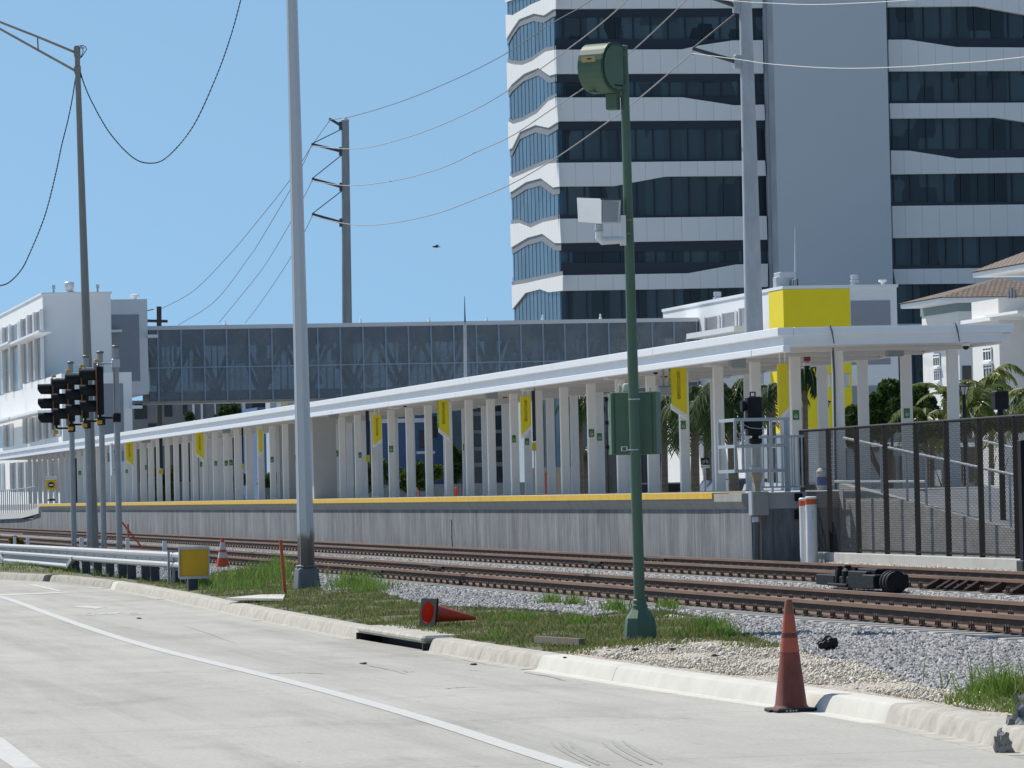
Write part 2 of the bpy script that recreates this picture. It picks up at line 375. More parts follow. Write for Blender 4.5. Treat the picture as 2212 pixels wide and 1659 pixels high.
struct('tyre_marks', tm, M('tyre_rub_grey', (.335,.33,.305), .9, var=.2, scale=14), fix=False)
struct('road_scuffs', ck, M('scuff_grey', (.27,.265,.25), .9, var=.25, scale=9), fix=False)
# kerb: short cast lengths, each with a slightly different age
kerb_age = {'old': M('kerb_old_concrete', (.34,.325,.285), .9, var=.34, scale=5, bump=.15, bscale=30),
            'mid': M('kerb_concrete', (.42,.40,.355), .9, var=.24, scale=5, bump=.12, bscale=30),
            'new': M('kerb_new_concrete', (.57,.555,.51), .88, var=.09, scale=3, bump=.08, bscale=30)}
KSEC = [(-.16,.003),(-.03,.003),(-.005,.006),(.030,.100),(.052,.136),(.088,.150),(.26,.154),(.275,.02),(-.16,-.04)]
def ky(px): # Y of the kerb foot at a photo column
    for a, b_ in zip(KB[:-1], KB[1:]):
        if a[0] <= px <= b_[0]:
            t = (px-a[0])/(b_[0]-a[0]); return PZ(px, a[1]+t*(b_[1]-a[1]), 0).y
    return PZ(*KB[-1], 0).y
segs = [(ky(2190), -20, 'old', 'old'), (ky(1894), ky(2188), 'mid', None), (ky(1502)+.02, ky(1897), 'new', None), (ky(1135), ky(1504), 'new', None),
        (ky(910), ky(1143), 'mid', None), (ky(553), ky(752), 'mid', None), (ky(345), ky(556), 'mid', None), (ky(237), ky(348), 'mid', None), (ky(227), ky(239), 'new', None), (ky(104), ky(229), 'old', None), (131, ky(93), 'old', None)]
for i, (ya, yb, age, _) in enumerate(segs):
    a, b_ = min(ya, yb)+.012, max(ya, yb)-.012
    pts = [(kerbx(y), y, .0) for y in np.linspace(a, b_, max(2, int((b_-a)/1.0)+1))]
    nseg = max(1, round((b_-a)/3.05))
    for j in range(nseg):
        p0, p1 = a+(b_-a)*j/nseg+.008, a+(b_-a)*(j+1)/nseg-.008
        struct('kerb', MB().sweep(KSEC, [(kerbx(y), y, .0) for y in np.linspace(p0, p1, 6)]), kerb_age[age], smooth=True)
# storm drain inlet set into the kerb
ya, yb = ky(903), ky(752)
dr = thing('storm_drain', 'concrete kerb inlet with a long dark opening beside the tipped cone', 'storm drain', (kerbx((ya+yb)/2), (ya+yb)/2, 0))
xm = kerbx((ya+yb)/2)
cv = MB().box((xm-.02, ya+.02, .085), (xm+.95, yb-.02, .172), .03)
part('cover_slab', cv, kerb_age['mid'], dr, world=True)
th = MB().box((xm+.30, ya-.15, -.35), (xm+.40, yb+.15, .083)).box((xm-.02, ya-.05, -.3), (xm+.30, ya+.018, .083)).box((xm-.02, yb-.018, -.3), (xm+.30, yb+.05, .083))
part('throat', th, DARK, dr, world=True)
part('pit_floor', MB().box((xm+.0205, ya+.02, -.30), (xm+.299, yb-.02, -.27)), DARK, dr, world=True)
# terrain between kerb and track, and the track bed
ygrid = []; y = 22.0
while y < 300: ygrid.append(y); y += max(.12, (y-20)*.006)
NX = 46; vs = np.zeros((len(ygrid)*NX, 3)); col = np.zeros((len(vs), 4)); col[:,3] = 1
for i, y in enumerate(ygrid):
    k = kerbx(y)+.27 if y < 112 else max(kerbx(y)+.27, -20)
    for j in range(NX):
        x = k + (12.6-k)*(j/(NX-1)); q = i*NX+j
        z = groundz(x, y)
        vs[q] = (x, y, z + (.018*math.sin(x*3.1+y*1.7)*math.sin(y*.9-x*2.2) if 0 < j else 0))
        px, py, d = proj(vs[q]); jx, jy = px+random.uniform(-9,9), py+random.uniform(-2.5,2.5)
        if inpoly(jx, jy, G_GRASS) or inpoly(jx, jy, G_CORNER) or inpoly(jx, jy, G_LEFT): col[q,0] = 1
        if inpoly(jx, jy, G_LIME): col[q,1] = 1
        if py > 1640 and 2180 < px: col[q,0] = 1
fs = np.array([(i*NX+j, i*NX+j+1, (i+1)*NX+j+1, (i+1)*NX+j) for i in range(len(ygrid)-1) for j in range(NX-1)])
o = fast_mesh('verge', vs, fs, [TERR], col=col); o['kind'] = 'structure'
tb = MB(); prof = [(12.58,.285),(12.9,.295),(15.9,.30),(16.6,.27),(17.3,.30),(19.9,.30),(20.6,.29),(30,.28)]
vs = []; fs = []
for i, y in enumerate((-30, 40, 70, 120, 200, 330)):
    for x, z in prof: vs.append((x, y, z))
    if i: fs += [((i-1)*8+k, (i-1)*8+k+1, i*8+k+1, i*8+k) for k in range(7)]
o = struct('track_bed', tb.add(vs, fs), TERR, fix=False)
pl = MB().add([(30,-30,.28),(400,-30,.28),(400,600,.28),(30,600,.28)], [(0,1,2,3)])
struct('forecourt', pl, M('forecourt_paving', (.40,.39,.37), .9, var=.2, scale=2), fix=False)
# loose stones (real pieces) -------------------------------------------
def scatter_rocks(name, label, cat, xy, zf, smin, smax, ramp, lift=.3):
    n = len(xy); base = np.array([(1,0,0),(-1,0,0),(0,1,0),(0,-1,0),(0,0,1),(0,0,-1)], float)
    tri = np.array([(0,2,4),(2,1,4),(1,3,4),(3,0,4),(2,0,5),(1,2,5),(3,1,5),(0,3,5)])
    s = RNG.uniform(smin, smax, (n,1,1)); V = base[None]*s*RNG.uniform(.55, 1.1, (n,6,1))*RNG.uniform(.6,1.1,(n,1,3))
    ang = RNG.uniform(0, math.tau, n); ax = RNG.normal(size=(n,3)); ax /= np.linalg.norm(ax, axis=1)[:,None]
    c, s_ = np.cos(ang)[:,None,None], np.sin(ang)[:,None,None]; A = ax[:,None,:]
    V = V*c + np.cross(np.broadcast_to(A, V.shape), V)*s_ + A*(V*A).sum(-1, keepdims=True)*(1-c)
    z = np.array([zf(x, y) for x, y in xy]) + s[:,0,0]*lift
    V += np.stack([xy[:,0], xy[:,1], z], 1)[:,None,:]
    g = RNG.uniform(0, 1, (n,1)); lo_, hi = np.array(ramp[0]), np.array(ramp[1])
    col = lo_ + (hi-lo_)*g; colr = np.ones((n,6,4)); colr[:,:,:3] = col[:,None,:]
    F_ = (tri[None] + (np.arange(n)*6)[:,None,None]).reshape(-1,3)
    o = fast_mesh(name, V.reshape(-1,3), F_, [STONE], col=colr.reshape(-1,4)); tag(o, label, cat, kind='stuff'); return o
def yden(n, y0, y1):  # denser close to the camera
    u = RNG.uniform(0, 1, n); return 1/(1/y0 + (1/y1-1/y0)*u)
def pick(n, xa, xb, y0, y1, want):
    out = []
    Y = yden(n, y0, y1); X = RNG.uniform(xa, xb, n)
    for x, y in zip(X, Y):
        px, py, d = proj((x, y, groundz(x, y) if x < 12.6 else .3))
        if px < -40 or px > 2260 or py > 1700: continue
        if want(px, py, x, y): out.append((x, y))
    return np.array(out)
isveg = lambda px, py: inpoly(px, py, G_GRASS) or inpoly(px, py, G_CORNER) or inpoly(px, py, G_LEFT)
nb = pick(150000, 9.2, 12.66, 33, 160, lambda px, py, x, y: x > kerbx(y)+.5 and not isveg(px, py) and not inpoly(px, py, G_LIME))
tz = lambda x, y: groundz(x, y) if x < 12.6 else .295
scatter_rocks('ballast_stone', 'loose grey crushed stone heaped along the near rails', 'ballast', nb, tz, .022, .046, ((.15,.155,.165),(.47,.47,.475)))
nb = pick(70000, 15.75, 17.5, 40, 190, lambda px, py, x, y: True)
scatter_rocks('ballast_stone', 'loose grey crushed stone between the two tracks', 'ballast', nb, lambda x, y: .285, .022, .045, ((.17,.17,.175),(.52,.51,.50)))
nb = pick(26000, 20.2, 21.2, 62, 84, lambda px, py, x, y: True)
scatter_rocks('ballast_stone', 'loose pale crushed stone at the foot of the mesh fence', 'ballast', nb, lambda x, y: .29+.1*max(0, x-20.2)*1.2, .02, .05, ((.25,.24,.22),(.60,.57,.52)))
nb = pick(75000, 8.9, 12.0, 26, 60, lambda px, py, x, y: inpoly(px, py, G_LIME) and x > kerbx(y)+.36)
scatter_rocks('limestone_gravel', 'pale beige limestone gravel spread behind the kerb', 'gravel', nb, tz, .008, .028, ((.42,.37,.30),(.74,.69,.60)))
nb = pick(500, 8.9, 12.0, 26, 60, lambda px, py, x, y: inpoly(px, py, G_LIME) and x > kerbx(y)+.4)
scatter_rocks('limestone_gravel', 'bigger pale limestone lumps lying on the beige gravel', 'gravel', nb, tz, .03, .06, ((.5,.46,.40),(.74,.70,.63)))
# grass ---------------------------------------------------------------
def blades(name, label, cat, xy, zf, hmin, hmax, wid, c0, c1, lean=.5, dry=.12):
    n = len(xy); h = hmin+(hmax-hmin)*RNG.uniform(0, 1, n)**1.8
    a = RNG.uniform(0, math.tau, n); ln = RNG.uniform(.1, lean, n)
    dx, dy = np.cos(a), np.sin(a); b = RNG.uniform(0, math.tau, n); wx, wy = np.cos(b), np.sin(b)
    z0 = np.array([zf(x, y) for x, y in xy]) - .01
    V = np.zeros((n, 5, 3)); w = wid*RNG.uniform(.6, 1.3, n)
    for k, (t, ww) in enumerate(((0,.5),(0,-.5),(.55,.42),(.55,-.42),(1,0))):
        off = ln*h*t*t
        V[:,k,0] = xy[:,0] + dx*off + wx*w*ww; V[:,k,1] = xy[:,1] + dy*off + wy*w*ww; V[:,k,2] = z0 + h*t*(1-.35*ln*t)
    F_ = np.array([(0,1,3),(0,3,2),(2,3,4)]); F_ = (F_[None] + (np.arange(n)*5)[:,None,None]).reshape(-1,3)
    g = RNG.uniform(0, 1, (n,1)); col = np.array(c0) + (np.array(c1)-np.array(c0))*g
    d = RNG.uniform(0,1,n) < dry; col[d] = np.array((.24,.20,.10))*RNG.uniform(.7,1.2,(d.sum(),1))
    cc = np.ones((n,5,4)); cc[:,:,:3] = col[:,None,:]
    o = fast_mesh(name, V.reshape(-1,3), F_, [LEAF], col=cc.reshape(-1,4)); tag(o, label, cat, kind='stuff'); return o
gp = pick(230000, 8.9, 12.6, 28, 135, lambda px, py, x, y: x > kerbx(y)+.31+.06*math.sin(y*5) and inpoly(px, py, G_GRASS) and math.sin(x*3.1+1.3*math.sin(y*.9))*math.sin(y*1.15+x*.8)+.35*math.sin(x*9+y*4) > -.72)
blades('grass', 'short green grass growing between the kerb and the grey stone', 'grass', gp, tz, .03, .10, .012, (.09,.14,.035), (.20,.27,.075), .9, .34)
gl = pick(40000, 7.0, 12.6, 60, 140, lambda px, py, x, y: x > kerbx(y)+.40 and inpoly(px, py, G_LEFT) and math.sin(x*4+1.3*math.sin(y*.7))*math.sin(y*.8+x) > -.2)
blades('grass', 'patchy green weeds under the guard rail at the left', 'grass', gl, tz, .05, .22, .02, (.10,.18,.03), (.22,.33,.07), .8, .15)
def tuft(cx, cy, sx, n, h0, h1, w=.014, sp=1.0):
    p = PZ(cx, cy, .22); d = proj(p)[2]; k = sx/F*d
    return np.stack([p.x + RNG.laplace(0, k*.42, n), p.y + RNG.laplace(0, k*sp*1.6, n)], 1), h0, h1, w
tf = [(770,1279,40,900,.12,.42),(800,1285,40,500,.1,.3),(560,1256,60,1600,.12,.40),(520,1270,60,1200,.08,.25),(600,1245,30,600,.15,.5),(450,1262,30,500,.1,.3),(1530,1376,30,800,.08,.28),(1560,1382,28,500,.06,.2),(1440,1330,20,260,.08,.22),(1330,1335,22,260,.1,.3),(1190,1318,20,200,.1,.26),(1240,1322,16,160,.1,.28),(1250,1352,24,300,.08,.2),(1120,1340,40,400,.06,.16),(1040,1370,50,700,.05,.15),(400,1300,0,0,0,0)]
allp = []; hs_ = []
for cx, cy, sx, n, h0, h1 in tf:
    if not n: continue
    q, *_ = tuft(cx, cy, sx, n, h0, h1); q = q[q[:,0] > np.interp(q[:,1], KY, KX)+.45]
    o = blades('grass_tuft', '%s' % 'x', 'grass', q, tz, h0, h1, .014, (.09,.18,.035), (.24,.37,.08), .8, .12)
    o['label'] = 'taller green grass tuft'; allp.append(o)
GT = allp
gc = pick(60000, 9.2, 12.0, 27, 42, lambda px, py, x, y: x > kerbx(y)+.36 and inpoly(px, py, G_CORNER))
blades('grass', 'bright green grass clump overhanging the kerb at the right edge', 'grass', gc[:5000], tz, .04, .12, .010, (.08,.15,.03), (.21,.31,.06), 1.0, .15)
q = tuft(2180,1500,70,700,.1,.4)[0]; q = q[q[:,0] > np.interp(q[:,1], KY, KX)+.4]
GT.append(blades('grass_tuft', 'long arching grass blades at the far right behind the kerb', 'grass', q, tz, .12, .42, .010, (.08,.15,.02), (.22,.33,.06), 1.1, .1))
# ================================================================ tracks
RZ = .49                                               # rail top
RSEC = [(-.036,0),(.036,0),(.036,-.035),(.012,-.048),(.009,-.135),(.07,-.152),(.07,-.165),(-.07,-.165),(-.07,-.152),(-.009,-.135),(-.012,-.048),(-.036,-.035)]
def railmesh(x, y0, y1):
    pts = [(x, y, RZ) for y in np.arange(y0, y1, 6.0)]; return MB().sweep(RSEC, pts)
def clip_mb():
    k = MB()
    for dy in (-.045, .045):
        k.tube([(-.088, dy+.040*math.cos(t), -.012+.062*math.sin(t)) for t in np.linspace(0, math.pi, 9)], .010, 6)
    k.box((-.13,-.075,-.035),(-.08,.075,-.015)); return k
CONC_T = M('sleeper_concrete', (.40,.38,.35), .9, var=.2, scale=8)
clip_me = clip_mb().mesh('clip', RUST)
def track(xa, xb, y0, label, nsl):
    c = (xa+xb)/2
    t = thing('railway_track', label, 'railway track', (c, y0, .3))
    for x in (xa, xb):
        r = part('rail', railmesh(x, y0-20, 420), RUST, t, world=True)
        part('rail_head', MB().sweep([(-.039,.003),(.039,.003),(.039,-.037),(-.039,-.037)], [(x, y, RZ) for y in np.arange(y0-20, 420, 6.)]), RUSTHEAD, r, world=True)
        part('rail_foot', MB().sweep([(-.074,-.168),(-.074,-.149),(-.014,-.130),(.014,-.130),(.074,-.149),(.074,-.168)], [(x, y, RZ) for y in np.arange(y0-20, 420, 6.)]), RUSTFOOT, r, world=True)
    proto = None
    sl = MB().box((-1.3,-.12,-.2),(1.3,.12,.012), .02).mesh('sleeper', CONC_T)
    for i in range(nsl):
        o = bpy.data.objects.new('sleeper', sl); C.objects.link(o); o.parent = t; o.location = (0, i*.61+.3, 0)
        for x in (xa, xb):
            k = bpy.data.objects.new('clip', clip_me); C.objects.link(k); k.parent = o; k.location = (x-c, 0, .045)
    far = MB(); cl = MB(); cb = clip_mb()
    for i in range(nsl, nsl+170):
        y = y0+i*.61+.3
        far.box((c-1.3, y-.12, .1), (c+1.3, y+.12, .31))
        for x in (xa, xb): cl.add([(v[0]+x, v[1]+y, v[2]+.345) for v in cb.v], cb.f)
    far_o = part('distant_sleepers', far, CONC_T, t, world=True); far_o['kind'] = 'stuff'
    cl_o = part('distant_clips', cl, RUST, t, world=True); cl_o['kind'] = 'stuff'
    return t
T1 = track(13.42, 14.95, 40, 'nearer of the two rusty railway tracks, running beside the grey stone shoulder', 100)
T2 = track(18.2, 19.82, 52, 'farther rusty railway track running along the foot of the platform wall', 100)
# rail joints: bolted bars
def joint(tr, px, x, ln=.9):
    p = PX(px, 1200, x); k = MB().box((x-.05, p.y-ln/2, .355), (x-.02, p.y+ln/2, .455), .008)
    for i in range(6): k.lathe([(.02,0),(.02,.03)], 6, (x-.08, p.y-ln/2+.1+i*(ln-.2)/5, .40), 'X')
    part('joint_bar', k, BLACK, tr, world=True)
joint(T1, 812, 13.42, 1.6); joint(T1, 945, 14.95, 1.4); joint(T2, 1288, 18.2, 1.2); joint(T2, 1420, 19.82, 1.6)
# the braces of the stock rail at the right edge of the far track
for px in (2006, 2032, 2048, 2068, 2092, 2140, 2190):
    p = PX(px, 1250, 18.0); k = MB().prism([(18.17,p.y-.05,.47),(18.17,p.y-.05,.32),(17.95,p.y-.05,.32),(17.95,p.y-.05,.35)], (0,.03,0)).prism([(18.17,p.y+.03,.47),(18.17,p.y+.03,.32),(17.95,p.y+.03,.32),(17.95,p.y+.03,.35)], (0,.03,0)).box((17.9,p.y-.12,.30),(18.15,p.y+.12,.325))
    part('rail_brace', k, RUST, T2, world=True)
# ================================================================ platform
def streak_concrete(name, a, b_, sc=(1.2,1.2,.16), dirt=.6):
    mt, t, b = node_mat(name); tc = t.nodes.new('ShaderNodeTexCoord')
    def nz(scale, st, det=8, r=.65):
        mp = t.nodes.new('ShaderNodeMapping'); mp.inputs['Scale'].default_value = st; t.links.new(tc.outputs['Object'], mp.inputs[0])
        n = t.nodes.new('ShaderNodeTexNoise'); n.inputs['Scale'].default_value = scale; n.inputs['Detail'].default_value = det; n.inputs['Roughness'].default_value = r
        t.links.new(mp.outputs[0], n.inputs[0]); return n.outputs[0]
    def ramp(i, c0, c1, pa=.3, pb=.7):
        r = t.nodes.new('ShaderNodeValToRGB'); r.color_ramp.elements[0].position = pa; r.color_ramp.elements[1].position = pb
        r.color_ramp.elements[0].color = (*c0,1); r.color_ramp.elements[1].color = (*c1,1); t.links.new(i, r.inputs[0]); return r.outputs[0]
    def mul(x, y):
        m_ = t.nodes.new('ShaderNodeMix'); m_.data_type = 'RGBA'; m_.blend_type = 'MULTIPLY'; m_.inputs[0].default_value = 1
        t.links.new(x, m_.inputs[6]); t.links.new(y, m_.inputs[7]); return m_.outputs[2]
    base = ramp(nz(.6, (1,1,1)), a, b_)
    st1 = ramp(nz(1.1, (1.0,1.0,.22), 12, .8), (.30,.31,.31), (1,1,1), .30, .60)
    st2 = ramp(nz(6.0, (1.3,1.3,.10), 9, .75), (.62,.63,.64), (1.12,1.12,1.12), .33, .62)
    t.links.new(mul(mul(base, st1), st2), b.inputs['Base Color']); b.inputs['Roughness'].default_value = .9
    bp = t.nodes.new('ShaderNodeBump'); bp.inputs['Strength'].default_value = .5; bp.inputs['Distance'].default_value = .02
    t.links.new(nz(9.0, (1.5,1.5,.12), 5), bp.inputs['Height']); t.links.new(bp.outputs[0], b.inputs['Normal'])
    return mt
WALLC = streak_concrete('streaked_wall_concrete', (.20,.215,.235), (.285,.30,.32))
LIPC = M('platform_lip_concrete', (.33,.32,.30), .85, var=.15, scale=2)
PT = 1.70
PX0 = 20.0
Ye = PX(1623, 1100, PX0+.10).y; Yl = PX(1602, 1080, PX0).y; Yy = PX(1540, 1065, PX0-.01).y; Yf = PX(85, 1090, PX0).y
pf = thing('station_platform', 'long raised concrete platform with yellow edge strip and streaked side wall', 'platform', (PX0, Ye, 0))
# wall cast in bays with dark joints
yb = Ye
while yb < Yf+5:
    y2 = min(yb+12.4, Yf+5)
    part('wall_panel', MB().box((PX0+.10, yb+.012, .0), (PX0+.5, y2-.012, PT-.30)), WALLC, pf, world=True); yb = y2
cq = PX(975, 1140, PX0+.09); ckm = MB(); rq = random.Random(2); z_ = PT-.55
while z_ > .32: ckm.box((PX0+.092, cq.y-.05+rq.uniform(-.03,.03), z_-.07), (PX0+.0995, cq.y+.05+rq.uniform(-.03,.03), z_)); z_ -= .06
part('wall_crack', ckm, DARK, pf, world=True)['kind'] = 'stuff'
part('wall_panel', MB().box((PX0+.10, Yf+5.02, .0), (PX0+.5, Yf+120, .95)), WALLC, pf, world=True)
part('end_wall', MB().box((PX0+.505, Ye+.02, 0), (23.38, Ye+.3, PT-.302)), WALLC, pf, world=True)
part('deck', MB().box((PX0+.30, Ye+.016, PT-.30), (29.4, Yf+40, PT-.004)), M('platform_deck_concrete', (.42,.42,.41), .85, var=.08, scale=1), pf, world=True)
part('edge_lip', MB().prism([(PX0,Yl,PT-.012),(PX0,Yl,PT-.16),(PX0+.05,Yl,PT-.24),(PX0+.098,Yl,PT-.30),(PX0+.298,Yl,PT-.30),(PX0+.298,Yl,PT-.012)], (0,Yf-Yl,0)), LIPC, pf, world=True)
YEL = M('tactile_yellow', (.70,.44,.03), .6, var=.12, scale=3)
ey = Yy
while ey < Yf:
    e2 = min(ey+7.5, Yf); part('tactile_edge', MB().box((PX0-.03, ey+.01, PT-.105), (PX0+.62, e2-.01, PT+.012)), YEL, pf, world=True); ey = e2
# stepped ramp and railing at the far (left) end
rz_ = lambda x, y: PX(x, y, PX0)
rp = [rz_(83,1096), rz_(63,1102), rz_(45,1107), rz_(0,1110), rz_(-30,1112)]
rm = MB()
sec = []
for p in rp: sec.append((PX0, p.y, p.z))
bot = [(PX0, p.y, p.z-.30) for p in rp]
rm.prism(sec + bot[::-1], (1.6,0,0)); part('ramp', rm, M('pale_ramp_concrete', (.55,.54,.52), .85, var=.1), pf, world=True)
rl = thing('platform_railing', 'grey picket railing climbing the ramp at the far left platform end', 'railing', tuple(sec[0]))
rr = MB(); tops = [rz_(77,1050), rz_(58,1054), rz_(40,1056), rz_(0,1060), rz_(-30,1062)]
for a, b_ in zip(tops[:-1], tops[1:]): rr.bar((PX0,a.y,a.z), (PX0,b_.y,b_.z), .05)
part('top_rail', rr, GALV, rl, world=True)
Ys = [p.y for p in tops]; Zs = [p.z for p in tops]; Yb = [p.y for p in rp]; Zb = [p.z for p in rp]
yy_ = Ys[0]; pk = MB()
while yy_ < Ys[-1]:
    pk.bar((PX0, yy_, np.interp(yy_, Yb, Zb)), (PX0, yy_, np.interp(yy_, Ys, Zs)), .05); yy_ += 1.35
part('pickets', pk, GALV, rl, world=True)['kind'] = 'stuff'
# ================================================================ canopy
ZR = 5.16; CX0 = 24.0; CX1 = 29.2; YC = 95.2; YCF = PX(-60, 985, CX0).y
cn = thing('platform_canopy', 'long white flat-roofed platform canopy on rows of square columns', 'canopy', (CX0, YC, PT))
FAS = M('fascia_white', (.77,.80,.84), .45, var=.03, scale=1.5)
FAS2 = M('fascia_recess', (.72,.75,.79), .5, var=.03, scale=1.5)
y = YC
i = 0
while y < YCF:
    y2 = min(y+12.2, YCF); g = .012
    part('roof_edge', MB().box((CX0, y+g, ZR-.18), (CX0+.35, y2-g, ZR), .01), FAS, cn, world=True)
    y = y2
y = YC+2.5
part('gutter', MB().box((CX0+.02, YC-.35, ZR-.53), (CX0+.17, YC+2.45, ZR-.385), .01), FAS, cn, world=True)
while y < YCF:
    y2 = min(y+12.2, YCF)
    part('gutter', MB().box((CX0+.02, y+.012, ZR-.53), (CX0+.17, y2-.012, ZR-.385), .01), FAS, cn, world=True); y = y2
part('fascia', MB().box((CX0+.14, YC+.08, ZR-.385), (CX0+.24, YCF, ZR-.18)), FAS2, cn, world=True)
part('end_fascia', MB().box((CX0+.352, YC, ZR-.175), (CX1, YC+.25, ZR), .01), FAS, cn, world=True)
part('end_beam', MB().box((CX0+.242, YC+.09, ZR-.375), (CX1-.25, YC+.3, ZR-.176)), FAS2, cn, world=True)
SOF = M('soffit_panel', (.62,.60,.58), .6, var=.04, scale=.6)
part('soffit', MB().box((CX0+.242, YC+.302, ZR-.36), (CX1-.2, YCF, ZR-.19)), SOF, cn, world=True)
part('roof', MB().box((CX0+.352, YC+.252, ZR-.188), (CX1, YCF, ZR-.03)), M('roof_membrane', (.6,.6,.6), .8), cn, world=True)
part('rear_fascia', MB().box((CX1-.198, YC+.302, ZR-.40), (CX1-.0, YCF, ZR-.19)), FAS, cn, world=True)
# ribs of the soffit
rb = MB(); y = YC+2.7
while y < 190: rb.box((CX0+.25, y-.15, ZR-.44), (CX1-.21, y+.15, ZR-.362)); y += 3.76
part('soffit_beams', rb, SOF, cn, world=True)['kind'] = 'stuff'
CA, CB = 26.0, 28.6; Y0A = 97.9; DY = 3.76
colm = MB().box((-.12,-.08,0),(.12,.08,ZR-.37-PT), .012).box((-.13,-.095,0),(.13,.095,.03)).mesh('column', COLW)
NA, NBc = 56, 44
COLS = []
for X, N in ((CA, NA), (CB, NBc)):
    for n in range(N):
        o = bpy.data.objects.new('column', colm); C.objects.link(o); o.parent = cn
        o.location = (X-CX0, Y0A+n*DY-YC, 0); COLS.append(o)
# ================================================================ buildings
YMAX = 1e9
def polyX(mb, pts, X, th, z=None):   # face polygon on plane X (towards -X), thickness th going +X
    q = [PX(x, y, X) for x, y in pts]
    for p in q: p.y = min(p.y, YMAX)
    return mb.prism(q, (th, 0, 0))
def polyY(mb, pts, Y, th):
    return mb.prism([PY(x, y, Y) for x, y in pts], (0, th, 0))
def glass_mat(name, col, rough=.08, spec=.5, var=.35, cells=(.7,.7,.35)):
    mt, t, b = node_mat(name); tc = t.nodes.new('ShaderNodeTexCoord')
    mp = t.nodes.new('ShaderNodeMapping'); mp.inputs['Scale'].default_value = cells; t.links.new(tc.outputs['Object'], mp.inputs[0])
    v = t.nodes.new('ShaderNodeTexVoronoi'); v.distance = 'CHEBYCHEV'; v.inputs['Scale'].default_value = 1; v.inputs['Randomness'].default_value = .5
    t.links.new(mp.outputs[0], v.inputs[0]); s = t.nodes.new('ShaderNodeSeparateColor'); t.links.new(v.outputs['Color'], s.inputs[0])
    r = t.nodes.new('ShaderNodeValToRGB'); r.color_ramp.elements[0].color = (*[c*(1-var) for c in col],1); r.color_ramp.elements[1].color = (*[c*(1+var) for c in col],1)
    t.links.new(s.outputs[0], r.inputs[0]); t.links.new(r.outputs[0], b.inputs['Base Color'])
    b.inputs['Roughness'].default_value = rough; b.inputs['Specular IOR Level'].default_value = spec
    return mt
def panel_mat(name, rgb, pitch):
    mt, t, b = node_mat(name); tc = t.nodes.new('ShaderNodeTexCoord'); s = t.nodes.new('ShaderNodeSeparateXYZ'); t.links.new(tc.outputs['Object'], s.inputs[0])
    def m_(op, a, v=None):
        n = t.nodes.new('ShaderNodeMath'); n.operation = op; t.links.new(a, n.inputs[0])
        if v is not None: n.inputs[1].default_value = v
        return n.outputs[0]
    ad = t.nodes.new('ShaderNodeMath'); ad.operation = 'ADD'; t.links.new(s.outputs[0], ad.inputs[0]); t.links.new(s.outputs[1], ad.inputs[1])
    j = m_('LESS_THAN', m_('FRACT', m_('DIVIDE', ad.outputs[0], pitch)), .04)
    n = t.nodes.new('ShaderNodeTexNoise'); n.inputs['Scale'].default_value = .2; n.inputs['Detail'].default_value = 5; t.links.new(tc.outputs['Object'], n.inputs[0])
    r = t.nodes.new('ShaderNodeValToRGB'); r.color_ramp.elements[0].color = (*[c*.94 for c in rgb],1); r.color_ramp.elements[1].color = (*[min(1,c*1.04) for c in rgb],1); t.links.new(n.outputs[0], r.inputs[0])
    x = t.nodes.new('ShaderNodeMix'); x.data_type = 'RGBA'; t.links.new(j, x.inputs[0]); t.links.new(r.outputs[0], x.inputs[6]); x.inputs[7].default_value = (*[c*.78 for c in rgb],1)
    t.links.new(x.outputs[2], b.inputs['Base Color']); b.inputs['Roughness'].default_value = .6; return mt
TW_W = panel_mat('tower_white_panel', (.78,.79,.785), 1.52)
TW_S = M('tower_shaft_panel', (.51,.555,.60), .6, var=.02, scale=.1)
TW_G = glass_mat('tower_dark_glass', (.040,.062,.074), .12, .35, .75, (.62,.62,.24))
TW_GL = glass_mat('tower_side_glass', (.045,.095,.145), .2, .2, .3, (.5,.5,.25))
TW_N = M('tower_navy_band', (.012,.018,.034), .3, var=.1)
TX = 78.0; c0 = PX(1203, 300, TX); TY = c0.y      # corner of the tower
tw = thing('office_tower', 'tall white office tower with dark ribbon windows behind the footbridge', 'office tower', (TX, TY, 0))
# dark core
Ztop = PY(1500, -420, TY).z
XR = PY(1655, 300, TY+1).x; XS = PY(1924, 300, TY).x; XE = PY(2700, 300, TY).x
YB_ = PX(1098, 300, TX).y
cz = .6
core = MB().box((TX+cz, TY+cz, 0), (XR, YB_-.2, Ztop)); part('window_band', core, TW_G, tw, world=True, label='dark ribbon windows left of the blank shaft')
core = MB().box((XS-2, TY+cz, 0), (XE, YB_-.2, Ztop)); part('window_band', core, TW_G, tw, world=True, label='dark ribbon windows right of the blank shaft')
# the blank shaft, standing proud of the window walls
shaft = MB().box((PY(1676,300,TY-2).x, TY-2.0, 0), (PY(1921,300,TY-2).x, TY+6, Ztop)); part('stair_shaft', shaft, TW_S, tw, world=True)
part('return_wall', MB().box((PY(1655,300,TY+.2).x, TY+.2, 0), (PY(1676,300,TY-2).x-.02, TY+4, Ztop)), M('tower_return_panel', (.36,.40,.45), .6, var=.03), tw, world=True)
c3 = lambda pts: [(1106+x/3, y/3) for x, y in pts]
c7 = lambda pts: [(1106+x/3, 553+y/3) for x, y in pts]
c4 = lambda pts: [(1659+x/3, y/3) for x, y in pts]
c8 = lambda pts: [(1659+x/3, 553+y/3) for x, y in pts]
